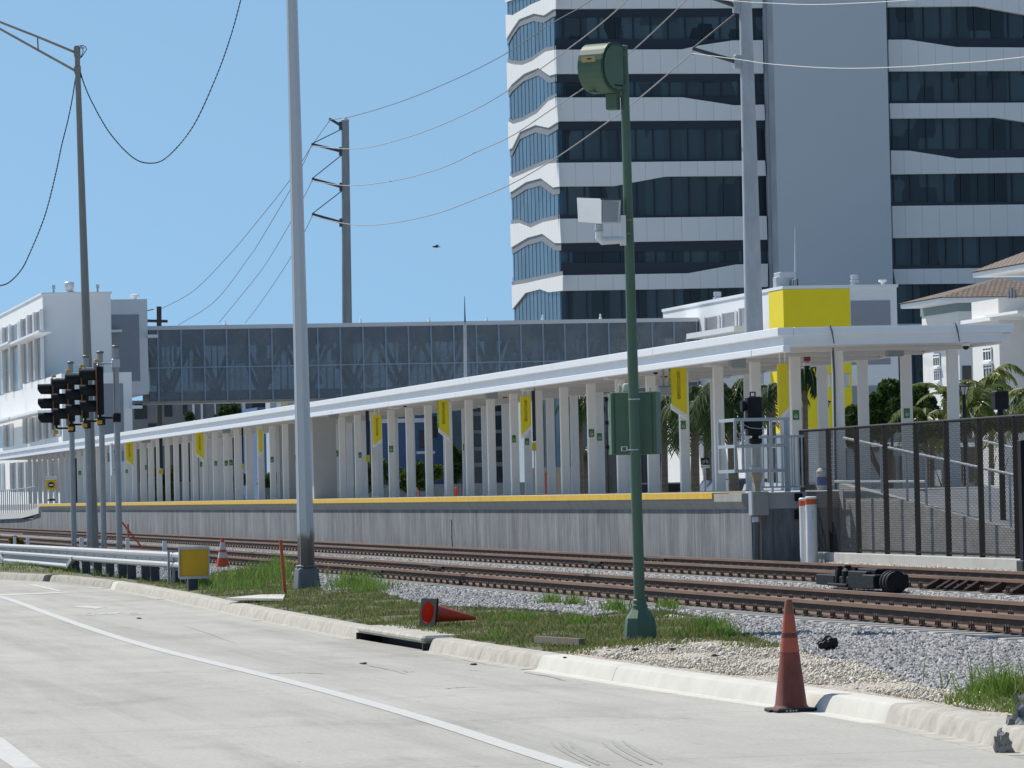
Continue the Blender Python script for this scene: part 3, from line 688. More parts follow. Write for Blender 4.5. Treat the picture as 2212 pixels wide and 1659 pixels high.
# left wing: top edge and bottom edge of each dark band (left to right)
topL = [c3([(275,57),(1625,50)]), c3([(280,478),(1630,475)]), c3([(290,785),(1640,778)]), c3([(300,1208),(665,1205),(780,1183),(1000,1143),(1645,1138)]), c3([(310,1575),(1655,1552)]), c7([(320,225),(1000,214),(1659,200)]), c7([(330,620),(1659,590)])]
botL = [c3([(275,-140),(1625,-140)]), c3([(275,322),(1100,320),(1210,295),(1430,262),(1625,260)]), c3([(280,632),(1100,630),(1440,682),(1635,678)]), c3([(290,1055),(960,1048),(1640,1040)]), c3([(300,1418),(900,1410),(1650,1400)]), c7([(320,125),(1140,112),(1450,55),(1659,50)]), c7([(325,500),(1659,480)])]
def white_bands(tops, bots, face, coord, name, sx0, sx1):
    for i, (t_, b_) in enumerate(zip(tops, bots)):
        mb = MB(); pts = list(b_) + list(t_)[::-1]
        if face == 'Y': polyY(mb, pts, coord, cz-.02)
        else: polyX(mb, pts, coord, cz-.02)
        part(name, mb, TW_W, tw, world=True)
white_bands(topL, botL, 'Y', TY, 'spandrel', 0, 0)
topR = [c4([(775,45),(1350,40),(1659,95),(2400,210)]), c4([(785,462),(1659,458),(2400,455)]), c4([(795,768),(1470,762),(1659,790),(2400,890)]), c4([(800,1130),(1659,1118),(2400,1108)]), c4([(810,1543),(1659,1528),(2400,1515)]), c8([(830,183),(1659,175),(2400,170)]), c8([(830,560),(2400,550)])]
botR = [c4([(770,-150),(2400,-150)]), c4([(780,257),(910,257),(1225,305),(1659,308),(2400,300)]), c4([(790,670),(1659,665),(2400,660)]), c4([(798,975),(920,977),(1235,1027),(1659,1020),(2400,1010)]), c4([(805,1335),(1659,1325),(2400,1315)]), c8([(812,85),(1659,75),(2400,65)]), c8([(830,440),(2400,430)])]
white_bands(topR, botR, 'Y', TY, 'spandrel', 0, 0)
YMAX = YB_
# side face, folded bands
x2 = lambda pts: [(553+x/3, y/3) for x, y in pts]
topS = [x2([(1590,30)]) + c3([(0,0),(262,-90)]), x2([(1590,270)])+c3([(0,190),(45,125),(140,88),(205,100),(262,62),(283,57)]), x2([(1600,600)])+c3([(0,545),(75,480),(170,440),(240,490),(288,478)]), x2([(1610,980)])+c3([(0,960),(50,855),(150,810),(235,828),(298,788)]), x2([(1620,1255)])+c3([(0,1240),(90,1180),(185,1155),(265,1215),(308,1208)]), x2([(1630,1605)])+c3([(0,1600),(100,1540),(195,1515),(275,1575),(318,1575)]), x2([(1640,2010)])+c7([(0,345),(85,240),(180,215),(235,235),(328,225)])]
botS = [x2([(1590,-200)])+c3([(0,-200),(262,-250)]), x2([(1590,110)])+c3([(0,100),(120,30),(283,-40)]), x2([(1600,420)])+c3([(0,418),(65,422),(130,395),(215,335),(283,322)]), x2([(1612,800)])+c3([(0,806),(70,785),(160,735),(235,655),(288,634)]), x2([(1620,1150)])+c3([(0,1155),(60,1130),(150,1090),(220,1062),(298,1055)]), x2([(1630,1460)])+c3([(0,1452),(40,1447),(115,1478),(200,1440),(308,1418)]), x2([(1640,1830)])+c7([(0,190),(95,175),(200,150),(328,125)])]
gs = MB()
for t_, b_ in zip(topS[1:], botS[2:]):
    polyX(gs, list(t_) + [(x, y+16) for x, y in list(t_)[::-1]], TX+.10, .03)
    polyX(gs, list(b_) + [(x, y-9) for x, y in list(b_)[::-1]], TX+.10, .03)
part('recess_shade', gs, M('tower_recess_shade', (.20,.22,.24), .6), tw, world=True)  # flat grey standing in for shadow at the window band edges
# shift so that the strip reaches the rear corner
for t_, b_ in zip(topS, botS):
    mb = MB(); polyX(mb, list(b_) + list(t_)[::-1], TX, .14); part('side_spandrel', mb, TW_W, tw, world=True)
# grey strips paint the recess shadow along the folded bands, glass set behind
part('side_glass', MB().box((TX+.17, TY+.62, 0), (TX+cz-.01, YB_-.02, Ztop)), TW_GL, tw, world=True)
fr = MB(); nfin = 13
for k in range(nfin):
    y = TY+.9+(YB_-TY-1.6)*k/(nfin-1); fr.box((TX+.145, y-.045, 0), (TX+.168, y+.045, Ztop))
part('mullions', fr, M('tower_mullion_grey', (.03,.055,.08), .4), tw, world=True)
sl = MB()
for x0, x1 in ((TX+cz+.3, XR-.3), (XS+.3, XE-1)):
    x = x0
    while x < x1: sl.box((x-.05, TY+cz-.12, 0), (x+.05, TY+cz-.002, Ztop)); x += 1.52
part('mullions', sl, TW_N, tw, world=True)
# navy ledges above and below each dark ribbon
nb_ = MB()
for tops, bots in ((topL, botL), (topR, botR)):
    for i in range(len(tops)-1):
        t_ = tops[i]; b_ = bots[i+1]; h1 = 16; h2 = 17
        yt = min(p[1] for p in t_); 
        polyY(nb_, [(t_[0][0], t_[0][1]-1)] + [(t_[-1][0], t_[-1][1]-1)] + [(t_[-1][0], max(t_[0][1], min(p[1] for p in t_))+h1-8*0), (t_[0][0], t_[0][1]+h1+3)], TY+cz-.16, .1) if len(t_) == 2 else None
        bm_ = min(p[1] for p in b_); 
        polyY(nb_, [(b_[0][0], bm_-2), (b_[-1][0], bm_-2-(b_[0][1]-b_[1][1])*0), (b_[-1][0], max(p[1] for p in b_)+3), (b_[0][0], max(p[1] for p in b_)+3)], TY+cz-.17, .12) if len(b_) > 2 else None
part('spandrel_glass', nb_, TW_N, tw, world=True)
YMAX = 1e9
# ---------------------------------------------------------------- station building, left
LX = 30.0
yA = PX(95, 800, LX).y; yLow = PX(133, 850, LX).y
lb = thing('station_building', 'white station building with tall window bays at the far left end of the footbridge', 'building', (LX, yA, 0))
def boxcorners(xl, xr, ytop, ybot, Y, depth, mb, x_left=None):
    a = PY(xl, ytop, Y); b_ = PY(xr, ybot, Y); return mb.box((x_left if x_left is not None else a.x, Y, b_.z), (b_.x, Y+depth, a.z))
zA = PX(95, 634, LX).z
wall = MB().box((LX, yA, .3), (PY(240,700,yA).x, yA+9, zA)); part('wall', wall, WHITE, lb, world=True)
side = MB()
yEnd = PX(-60, 700, LX).y
side.box((LX, yA+9.02, .3), (PY(238,700,yA+9).x, yEnd, zA)); part('side_wall', side, WHITE, lb, world=True)
part('parapet_cap', MB().box((LX-.1, yA-.1, zA), (PY(240,700,yA).x+.1, yA+9, zA+.12)).box((LX-.1, yA+9.02, zA), (PY(238,700,yA+9).x, yEnd, zA+.12)), FAS, lb, world=True)
low = MB().box((LX+.02, yLow, .3), (PY(285,850,yLow).x, yA-.01, PX(133,806,LX).z)); part('lower_wing', low, WHITE, lb, world=True)
for x0, x1 in ((161,172),(208,212),(225,229)):
    a_ = PY(x0, 990, yLow-.05); b_ = PY(x1, 1081, yLow-.05); part('doorway', MB().box((a_.x, yLow-.06, .3), (b_.x, yLow-.002, a_.z)), NAVY, lb, world=True)
gp_ = MB(); a = PY(222, 829, yLow); b_ = PY(268, 935, yLow); gp_.box((a.x, yLow-.03, b_.z-2), (b_.x, yLow-.002, a.z)); part('grey_panel', gp_, GREYPANEL, lb, world=True)
# rear block with grey inset, on which the bridge lands
yB = yA+9.5
a = PY(240, 647, yB); b_ = PY(322, 851, yB)
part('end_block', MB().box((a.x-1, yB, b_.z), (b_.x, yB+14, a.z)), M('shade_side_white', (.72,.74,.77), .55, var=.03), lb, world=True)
a = PY(241, 680, yB-.05); b_ = PY(303, 823, yB-.05)
part('grey_panel', MB().box((a.x, yB-.06, b_.z), (b_.x, yB-.002, a.z)), GREYPANEL, lb, world=True)
for (x0, y0, x1, y1, Y) in ((241,712,264,717,yB), (285,876,308,882,yLow), (319,723,341,729,yB)):
    a = PY(x0, y0, Y-1); b_ = PY(x1, y1, Y-1); part('sunshade', MB().box((a.x, Y-1, b_.z), (b_.x, Y-.07, a.z)), FAS, lb, world=True)
# windows of the long side
def sidewin(xa, xb, yta, ytb, yba, ybb):
    A_, B_ = PX(xa, yta, LX-.0), PX(xb, ytb, LX-.0); C_, D_ = PX(xb, ybb, LX), PX(xa, yba, LX)
    z1 = (A_.z+B_.z)/2; z0 = (C_.z+D_.z)/2
    f = part('window', MB().box((LX-.02, B_.y, z0), (LX+.0-.002, A_.y, z1)), glass_mat('side_window_glass', (.12,.13,.15), .2, .5, .2) if 'sw' not in _M else _M['sw'], lb, world=True)
    _M['sw'] = f.data.materials[0]
    for yy in (A_.y, B_.y): part('fin', MB().box((LX-.28, yy-.07, z0), (LX-.022, yy+.07, z1)), WHITE, f, world=True)
for xa, xb, t0, t1, b0, b1 in ((51,64,690,682,830,826),(66,78,680,675,826,822),(80,94,674,668,822,818),
                               (11,25,708,700,850,846),(27,45,702,696,846,842),(-20,8,722,712,860,852),
                               (56,68,903,901,959,956),(70,83,901,899,956,952),(85,98,898,896,951,947),(100,113,896,894,948,944),(115,131,893,891,944,941),
                               (14,29,918,914,966,963),(-20,12,925,920,970,966),(28,43,999,998,1062,1062),(45,60,998,997,1062,1062),(62,78,997,996,1062,1062),(80,95,996,995,1062,1062),(97,112,994,993,1062,1062),(114,130,993,992,1062,1062),(-20,10,1003,1002,1062,1062)):
    sidewin(xa, xb, t0, t1, b0, b1)
for xa, xb, ya_, yb_ in ((30,93,737,716),(-25,26,752,744),(30,90,901,886),(-25,27,909,906)):
    A_ = PX(xa, ya_, LX-1.0); B_ = PX(xb, yb_, LX-1.0); z = (A_.z+B_.z)/2
    part('sunshade', MB().box((LX-1.3, B_.y, z-.16), (LX-.3, A_.y, z)), FAS, lb, world=True)
for (x0, x1, y0, y1) in ((140,160,609,634),):
    p = PY(150, 634, yA+5); s_ = .034
    part('roof_vent', MB().lathe([(.55,0),(.55,.25),(.3,.3),(.34,.55),(.36,.6),(.36,.95),(.3,1.0)], 16, (p.x, yA+5, zA+.1)), ALU, lb, smooth=True, world=True)
for px in (116, 211):
    p = PY(px, 634, yA+4); part('roof_lamp', MB().lathe([(.12,0),(.09,.2),(.05,.5),(.05,.55)], 8, (p.x, yA+4, zA+.1)).box((p.x-.12, yA+3.9, zA+.55), (p.x+.12, yA+4.1, zA+.85)), GALV, lb, world=True)
p = PY(291, 648, yB+2); part('roof_vent', MB().lathe([(.15,0),(.15,.25),(.35,.3),(.35,.45),(.1,.5)], 12, (p.x, yB+2, PY(291,647,yB).z)), WHITE, lb, world=True)
# ---------------------------------------------------------------- footbridge
yBr = yB+2.5
br = thing('glazed_footbridge', 'long enclosed glass footbridge joining the two white station buildings', 'footbridge', (PY(322,780,yBr).x, yBr, PY(322,862,yBr).z))
a = PY(319, 705, yBr); xl = a.x; xr = PY(1509, 705, yBr).x; zt = PY(900, 695.5, yBr).z; zb = PY(900, 856.5, yBr).z; W_ = 4.5
def bglass():
    mt, t, b = node_mat('footbridge_glass'); b.inputs['Base Color'].default_value = (.33,.37,.41,1); b.inputs['Roughness'].default_value = .15; b.inputs['Specular IOR Level'].default_value = .4
    tr = t.nodes.new('ShaderNodeBsdfTransparent'); tr.inputs[0].default_value = (.76,.79,.82,1); mx = t.nodes.new('ShaderNodeMixShader')
    n = t.nodes.new('ShaderNodeTexNoise'); n.inputs['Scale'].default_value = .5; n.inputs['Detail'].default_value = 5
    tc = t.nodes.new('ShaderNodeTexCoord'); t.links.new(tc.outputs['Object'], n.inputs[0])
    mr = t.nodes.new('ShaderNodeMapRange'); mr.inputs[1].default_value = .3; mr.inputs[2].default_value = .7; mr.inputs[3].default_value = .30; mr.inputs[4].default_value = .50
    t.links.new(n.outputs[0], mr.inputs[0]); t.links.new(mr.outputs[0], mx.inputs[0])
    t.links.new(b.outputs[0], mx.inputs[2]); t.links.new(tr.outputs[0], mx.inputs[1]); t.links.new(mx.outputs[0], t.nodes['Material Output'].inputs[0]); return mt
BG = bglass()
BST = M('bridge_steel', (.13,.155,.18), .5, var=.08)
h = zt-zb
part('roof', MB().box((xl, yBr-.12, zt-.30), (xr, yBr+W_+.12, zt)), M('bridge_roof_edge', (.66,.68,.71), .5, var=.04), br, world=True)
part('ceiling_void', MB().box((xl, yBr+.5, zt-.30-h*.20), (xr, yBr+W_-.5, zt-.302)), BST, br, world=True)
part('floor', MB().box((xl, yBr+.12, zb+.0), (xr, yBr+W_-.12, zb+h*.13)), BST, br, world=True)
part('bottom_edge', MB().box((xl, yBr-.1, zb-.18), (xr, yBr+W_+.1, zb-.003)), M('bridge_soffit_beige', (.34,.32,.29), .6), br, world=True)
zmid = PY(1000, 783.5, yBr).z
mx_ = [341.7,391.7,441.7,490,538.5,588,637.5,687,735.7,785,834,883,932,981,1030,1078.5,1126,1174,1221,1269,1316,1363,1410,1457,1506]
xs_ = [PY(x, 780, yBr).x for x in mx_]
for yy, nm in ((yBr-.06, 'front'), (yBr+W_+.06, 'rear')):
    for i, (xa, xb) in enumerate(zip([xl+.02]+xs_, xs_+[None])):
        if xb is None: break
        if nm == 'front': part('window', MB().box((xa+.05, yy+.045, zb+.003), (xb-.05, yy+.055, zt-.303)), BG, br, world=True)
if True:
    part('rear_glazing', MB().box((xl, yBr+W_+.03, zb+.003), (xr, yBr+W_+.04, zt-.303)), BG, br, world=True)
MUL = M('bridge_mullion', (.28,.36,.46), .45, var=.05)
for x in xs_: part('mullion', MB().box((x-.055, yBr-.09, zb+.0), (x+.055, yBr+.0, zt-.305)), MUL, br, world=True)
part('transom', MB().box((xl, yBr-.085, zmid-.05), (xr, yBr-.07, zmid+.05)), MUL, br, world=True)
tr_ = MB(); L_ = xr-xl; nd = 12; zf = zb+h*.13; zc = zt-.3-h*.2
for side_y in (yBr+.45, yBr+W_-.45):
    for i in range(nd):
        x0 = xl+L_*i/nd; x1 = xl+L_*(i+.5)/nd; x2_ = xl+L_*(i+1)/nd
        tr_.bar((x0+.3, side_y, zc), (x1, side_y, zf), .30); tr_.bar((x1, side_y, zf), (x2_-.3, side_y, zc), .30)
    for i in range(nd*2): tr_.bar((xl+L_*i/nd/2, side_y+.25, zf), (xl+L_*i/nd/2, side_y+.25, zc), .10)
part('truss', tr_, BST, br, world=True)
pn = MB(); rnd = random.Random(5)
for i in range(46):     # blinds, door leaves and posters seen dimly inside
    x = xl+rnd.random()*L_; z = zf+rnd.random()*(zc-zf)*.7; w = rnd.uniform(.2,1.1); hh = rnd.uniform(.4,2.0)
    pn.box((x, yBr+W_-.7, z), (x+w, yBr+W_-.66, min(zc, z+hh)))
part('interior_panels', pn, M('pale_interior_panel', (.55,.56,.55), .7, var=.3, scale=.4), br, world=True)['kind'] = 'stuff'
for px in (486, 779, 927, 1051, 1172, 1297):
    p = PY(px, 692, yBr+.5); part('roof_light', MB().lathe([(.12,0),(.12,.12),(.07,.15),(.07,.38),(.03,.42)], 10, (p.x, yBr+.5, zt)), WHITE, br, world=True)
# ---------------------------------------------------------------- station building, right
RX = PY(1509, 700, yBr).x + .05
yR = PX(1693, 640, RX).y; zR = PX(1693, 624, RX).z
rbld = thing('station_building', 'white station building with a bright yellow corner at the right end of the footbridge', 'building', (RX, yR, 0))
yRe = PX(1432, 672, RX).y
xRr = PY(1937, 640, yR).x
part('wall', MB().box((RX, yR, .3), (xRr, yRe, zR)), M('station_white', (.78,.80,.82), .55, var=.03), rbld, world=True)
part('parapet_cap', MB().box((RX-.1, yR-.1, zR), (xRr+.1, yRe, zR+.22)), FAS, rbld, world=True)
ysd = PX(1662, 640, RX).y
part('yellow_corner', MB().box((RX-.06, yR-.06, .3), (PY(1835,640,yR).x, yR-.002, zR-.05)).box((RX-.06, yR-.002, .3), (RX-.002, ysd, zR-.05)), YELLOW, rbld, world=True)
for y0, y1 in ((650,702),(706,787),(834,940)):
    a = PY(1838, y0, yR-.03); b_ = PY(1924, y1, yR-.03); part('grey_panel', MB().box((a.x, yR-.05, b_.z), (b_.x, yR-.002, a.z)), GREYPANEL, rbld, world=True)
for xa, xb, t0, t1, b0, b1 in ((1526,1556,688,680,726,722),(1563,1593,679,671,721,715),(1600,1640,668,658,714,706)):
    A_ = PX(xa, t0, RX); B_ = PX(xb, t1, RX); C_ = PX(xb, b1, RX)
    w = part('window', MB().box((RX-.05, B_.y, C_.z-1.5), (RX-.002, A_.y, (A_.z+B_.z)/2)), M('window_screen_grey', (.24,.25,.27), .5), rbld, world=True)
    part('window_frame', MB().box((RX-.2, A_.y-.12, C_.z-1.5), (RX-.052, A_.y+.0, A_.z+.1)).box((RX-.2, B_.y, C_.z-1.5), (RX-.052, B_.y+.12, A_.z+.1)), WHITE, w, world=True)
A_ = PX(1502, 727, RX-1.5); B_ = PX(1606, 711, RX-1.5)
part('sunshade', MB().box((RX-2.2, B_.y, B_.z-.15), (RX-.3, A_.y, B_.z+.25)), FAS, rbld, world=True)
vent = lambda x, y, z, s: MB().lathe([(.62*s,0),(.62*s,.35*s),(.4*s,.5*s),(.4*s,.62*s),(.7*s,.7*s),(.7*s,.95*s),(.5*s,1.0*s),(.5*s,1.15*s),(.6*s,1.2*s),(.6*s,1.75*s),(.5*s,1.8*s)], 18, (x,y,z))
p = PY(1846, 618, yR+2); part('roof_vent', vent(p.x, yR+2, zR+.2, .46), ALU, rbld, smooth=True, world=True)
p = PY(1550, 650, yR+20); part('roof_vent', vent(PX(1550,650,RX+2).x, PX(1550,650,RX+2).y, zR+.2, .5), ALU, rbld, smooth=True, world=True)
p = PY(1907, 620, yR+2); part('roof_vent', MB().lathe([(.12,0),(.12,.25),(.3,.3),(.3,.45)], 10, (p.x, yR+2, zR+.2)), WHITE, rbld, world=True)
ac = MB()
a = PY(1677, 622, yR+3)
ac.box((a.x, yR+3, zR+.2), (a.x+1.0, yR+4, zR+1.0), .03).box((a.x+.2, yR+2.7, zR+.9), (a.x+1.4, yR+4.5, zR+1.35), .03)
part('rooftop_unit', ac, ALU, rbld, world=True)
a = PY(1709, 622, yR+3); part('rooftop_unit', MB().box((a.x, yR+3, zR+.2), (a.x+.55, yR+3.8, zR+.85), .03), M('dark_unit', (.06,.065,.07), .6), rbld, world=True)
rr = MB(); A_ = PX(1655, 626, RX+1.2)
for k in range(9): rr.bar((RX+1.2, yR+1+k*.5, zR+.2), (RX+1.2, yR+1+k*.5, zR+.75), .05)
rr.bar((RX+1.2, yR+1, zR+.75), (RX+1.2, yR+5, zR+.75), .05); part('roof_rail', rr, GALV, rbld, world=True)
p0, p1 = PY(1717, 622, yR+5), PY(1717, 489, yR+5)
solo('whip_antenna', MB().tube([p0, (p1+p0)/2, p1], [.05,.035,.015], 8), M('pale_mast', (.72,.78,.85), .4), 'thin pale whip antenna rising from the right white building roof', 'antenna', p0)
# ================================================================ roadside things
def ground_at(px, py, z=.2): return PZ(px, py, z)
def up(px, py, base):   # height of photo point (px,py) above z=0 when it stands at base's depth
    d = proj(base)[2]; return PD(px, py, d).z
# ---- green siren pole
gb_ = PZ(1384, 1393, .17); gd = proj(gb_)[2]; s1 = gd/F      # metres per photo pixel here
gp = thing('green_pole', 'tall green enamelled pole with a bell-shaped foot, carrying the siren and the cabinet', 'pole', gb_)
ztop = up(1347, 101, gb_)-gb_.z; lean = (PD(1347, 101, gd)-gb_); lean.z = 0
K = ztop; zc = up(1385, 1300, gb_)-gb_.z
bell = MB(); pr = [(36,0),(35,20),(33,45),(31,58),(27,64),(19,76),(16,82)]
bell.lathe([(a*s1*1.03, b*s1) for a, b in pr], 8)
part('foot', bell, GREEN, gp)
part('collar', MB().lathe([(13*s1,76*s1),(17*s1,77*s1),(17*s1,86*s1),(15*s1,87*s1),(15*s1,97*s1),(12.4*s1,99*s1)], 20), GREEN, gp, smooth=True)
part('shaft', MB().tube([(0,0,70*s1),(lean.x*.5,lean.y*.5,K*.5),(lean.x,lean.y,K)], [12.2*s1,11.3*s1,8.8*s1], 24), GREEN, gp, smooth=True)
part('cap', MB().lathe([(9.4*s1,-2*s1),(9.6*s1,1*s1),(5*s1,3.5*s1),(1*s1,4*s1)], 20, (lean.x,lean.y,K)), GREEN, gp, smooth=True)
for fx, fy in ((1380,1237),(1381,1222),(1373,1137)):
    pass
Rv = Vector((math.cos(YAW+.027), -math.sin(YAW+.027), 0)); Dv = Vector((math.sin(YAW+.027), math.cos(YAW+.027), 0))   # right / away at the pole
def frame_obj(mb, o, ax, ay, az=Vector((0,0,1))):   # place local mesh (x,y,z) in an oriented frame
    r = MB(); r.f = mb.f; r.v = [tuple(o + ax*v[0] + ay*v[1] + az*v[2]) for v in mb.v]; return r
# siren: D-shaped housing
so = PD(1344, 146, gd-.10); out = (Rv*-.55 + Dv*-.83).normalized(); axs = (Rv*-.85 + Dv*.52).normalized()
sr = thing('siren_housing', 'green drum-shaped siren housing at the top of the green pole', 'siren', so)
prof = []
for i in range(13):
    a = -math.pi/2+math.pi*i/12; prof.append((.17+.22*math.cos(a)*1.0, .255*math.sin(a)))
prof = [(0,-.25),(.10,-.27)]+prof[1:-1]+[(.12,.25),(0,.23)]
hous = MB().prism([Vector((0, u, w)) for u, w in prof], (.30,0,0))
part('housing', frame_obj(hous, Vector((0,0,0)), axs, out), GREEN, sr)
rim = MB().prism([Vector((0, u*1.02, w*1.03)) for u, w in prof], (.018,0,0))
part('end_rim', frame_obj(rim, -axs*.012, axs, out), M('dark_green_trim', (.02,.06,.03), .5), sr)
cap_ = MB().prism([Vector((0, .02+u*.90, w*.90)) for u, w in prof], (.012,0,0))
part('end_panel', frame_obj(cap_, -axs*.026, axs, out), GREEN, sr)
hl = MB(); 
for i in range(5): hl.lathe([(.008,0),(.008,.006)], 8, (0,0,0))
ho = MB()
for i in range(5): ho.box((-.034, .05+i*.03, -.205), (-.026, .065+i*.03, -.19))
part('drain_slots', frame_obj(ho, Vector((0,0,0)), axs, out), DARK, sr)
part('seam', frame_obj(MB().box((.19,.0,-.262),(.205,.34,-.245)).box((.05,.12,.232),(.30,.2,.256)), Vector((0,0,0)), axs, out), GREEN, sr)
part('label_plate', frame_obj(MB().box((.07,.3895,.045),(.24,.398,.105)), Vector((0,0,0)), axs, out), M('tan_label', (.50,.36,.14), .6), sr)
part('label_print', frame_obj(MB().box((.12,.3985,.07),(.17,.400,.085)), Vector((0,0,0)), axs, out), DARK, sr)
part('bracket', MB().bar((0,0,.15), tuple(Rv*.06+Vector((0,0,.15))), .05).bar((0,0,-.2), tuple(Rv*.06+Vector((0,0,-.2))), .05), GREEN, sr)
so = PD(1324, 220, gd-.02)
bx = frame_obj(MB().box((-.06,-.07,-.085),(.06,.07,.085),.006), Vector((0,0,0)), (Rv*.95-Dv*.3).normalized(), (Dv*.95+Rv*.3).normalized())
jb = thing('junction_box', 'small green box bolted under the siren on the green pole', 'junction box', so)
part('box', bx, GREEN, jb); part('conduit', MB().tube([(0,0,.08), tuple(Rv*.02+Vector((0,0,.16)))], .02, 8), GREEN, jb)
# white camera housing and its arm
co = PD(1294, 455, gd-.30)
ch = thing('camera_housing', 'white box camera housing on a bracket arm halfway up the green pole', 'camera', co)
def scr(px, py, d): return PD(px, py, d)-co
WPL = M('white_powder_coat', (.72,.74,.75), .45, var=.03); GPL = M('pale_grey_metal', (.36,.38,.40), .5, var=.05)
d0 = gd-.30
f1 = [scr(1246,427,d0+.46), scr(1299,430,d0), scr(1299,483,d0), scr(1249,479,d0+.46)]
f2 = [scr(1299,430,d0), scr(1341,431,d0+.22), scr(1339,482,d0+.22), scr(1299,483,d0)]
bk = [scr(1292,431,d0+.80), scr(1290,479,d0+.80)]
mb = MB().add([f1[0],f1[1],f1[2],f1[3],f2[1],f2[2],bk[0],bk[1]], [(0,3,2,1),(1,2,5,4),(0,1,4,6),(3,7,5,2),(4,5,7,6),(0,6,7,3)])
part('hood', mb, WPL, ch)
f3 = [scr(1302,435,d0-.006), scr(1337,436,d0+.21), scr(1335,479,d0+.21), scr(1302,480,d0-.006)]
part('side_panel', MB().prism(f3, (0,-.008,0)), GPL, ch)
part('roof_lip', MB().prism([scr(1297,428.5,d0-.02), scr(1343,429.5,d0+.23), scr(1343,433,d0+.23), scr(1297,432,d0-.02)], (0,-.02,0)), M('dark_lip', (.06,.07,.08), .5), ch)
part('swivel', MB().lathe([(.035,0),(.05,.01),(.05,.03),(.03,.035),(.03,.07)], 14, scr(1294,500,d0+.12)).box(scr(1287,492,d0+.10), scr(1300,484,d0+.18)), ALU, ch, smooth=True)
part('arm', MB().tube([scr(1294,500,d0+.12), scr(1294,514,d0+.12), scr(1300,520,d0+.12), scr(1346,518,gd-.09)], [.042,.042,.045,.04], 14), WPL, ch, smooth=True)
part('clamp_plate', MB().prism([scr(1341,465,gd-.12), scr(1352,465,gd-.12), scr(1353,530,gd-.12), scr(1341,530,gd-.12)], (0,.04,0)), WPL, ch)
for y in (475.5, 505): part('steel_band', MB().lathe([(11*s1,-.008),(11.6*s1,-.008),(11.6*s1,.008),(11*s1,.008)], 20, scr(1356,y,gd)), M('rusty_band', (.30,.20,.13), .4, .6), ch)
# cabinet behind the pole
cbo = PD(1369, 982, gd+.16)
cb = thing('equipment_cabinet', 'green metal equipment cabinet with small antennas strapped to the green pole', 'cabinet', cbo)
CR = (Rv*.985-Dv*.17).normalized(); CD = (Dv*.985+Rv*.17).normalized()
w_ = .485; h_ = (982-846)*s1*1.0
body = MB().box((-.235,.0,.0),(w_-.235,.32,h_),.008)
part('case', frame_obj(body, Vector((0,0,0)), CR, CD), GREEN, cb)
dr_ = MB().prism([Vector((-.236,-.004,.012)), Vector((-.236,-.004,h_-.01)), Vector((-.322,.30,h_-.004)), Vector((-.322,.30,.004))], (.03,.0,0))
part('door', frame_obj(dr_, Vector((0,0,0)), CR, CD), GREEN, cb)
for z in (.09, .35, .60): part('hinge', frame_obj(MB().box((-.345,.25,z-.02),(-.318,.29,z+.02)), Vector((0,0,0)), CR, CD), BLACK, cb)
part('seam', frame_obj(MB().box((.205,-.006,.01),(.212,-.0005,h_-.01)).box((-.20,-.006,.01),(-.194,-.0005,h_-.01)), Vector((0,0,0)), CR, CD), M('dark_green_trim', (.02,.06,.03), .5), cb)
IV = M('ivory_plastic', (.60,.58,.46), .4, var=.03)
for x, y, pr in ((-.155,.12,[(.018,0),(.018,.085),(.009,.09)]), (-.085,.12,[(.062,0),(.056,.035),(.034,.085),(.014,.095)]), (.165,.14,[(.018,0),(.018,.012),(.012,.014),(.012,.05),(.007,.053)])):
    p = CR*x+CD*y; part('antenna', MB().lathe(pr, 16, (p.x,p.y,h_)), IV, cb, smooth=True)
part('sticker', frame_obj(MB().box((-.135,-.004,.04),(-.065,-.0008,.09)), Vector((0,0,0)), CR, CD), WPL, cb)
part('sticker_print', frame_obj(MB().box((-.122,-.0055,.045),(-.078,-.0042,.082)), Vector((0,0,0)), CR, CD), M('sticker_grey', (.10,.12,.13)), cb)
for yy in (935-72, 971):
    pass
for y in (862.5, 971.5):
    q = PD(1370, y, gd)-cbo; part('steel_band', MB().lathe([(12.0*s1,-.006),(12.6*s1,-.006),(12.6*s1,.006),(12.0*s1,.006)], 20, q), ALU, cb)
# ---- aluminium lamp column, octagonal, rising out of the picture
def alu_stained():
    mt, t, b = node_mat('stained_aluminium'); tc = t.nodes.new('ShaderNodeTexCoord')
    n = t.nodes.new('ShaderNodeTexNoise'); n.inputs['Scale'].default_value = 3; n.inputs['Detail'].default_value = 8
    mp = t.nodes.new('ShaderNodeMapping'); mp.inputs['Scale'].default_value = (4,4,.5); t.links.new(tc.outputs['Object'], mp.inputs[0]); t.links.new(mp.outputs[0], n.inputs[0])
    s = t.nodes.new('ShaderNodeSeparateXYZ'); t.links.new(tc.outputs['Object'], s.inputs[0])
    a = t.nodes.new('ShaderNodeMath'); a.operation = 'MULTIPLY_ADD'; a.inputs[1].default_value = .5; t.links.new(n.outputs[0], a.inputs[0]); t.links.new(s.outputs[2], a.inputs[2])
    r = t.nodes.new('ShaderNodeValToRGB'); e = r.color_ramp.elements; e[0].position = 0; e[0].color = (.17,.14,.12,1); e[1].position = 1; e[1].color = (.56,.58,.61,1)
    e.new(.60).color = (.13,.105,.085,1); e.new(.78).color = (.20,.17,.14,1); e.new(.86).color = (.52,.54,.57,1)
    mr = t.nodes.new('ShaderNodeMapRange'); mr.inputs[1].default_value = 0; mr.inputs[2].default_value = 1.5; t.links.new(a.outputs[0], mr.inputs[0]); t.links.new(mr.outputs[0], r.inputs[0])
    t.links.new(r.outputs[0], b.inputs['Base Color']); b.inputs['Roughness'].default_value = .42; b.inputs['Metallic'].default_value = .35; return mt
lp = PZ(663, 1278, .2); ld_ = proj(lp)[2]; s2 = ld_/F
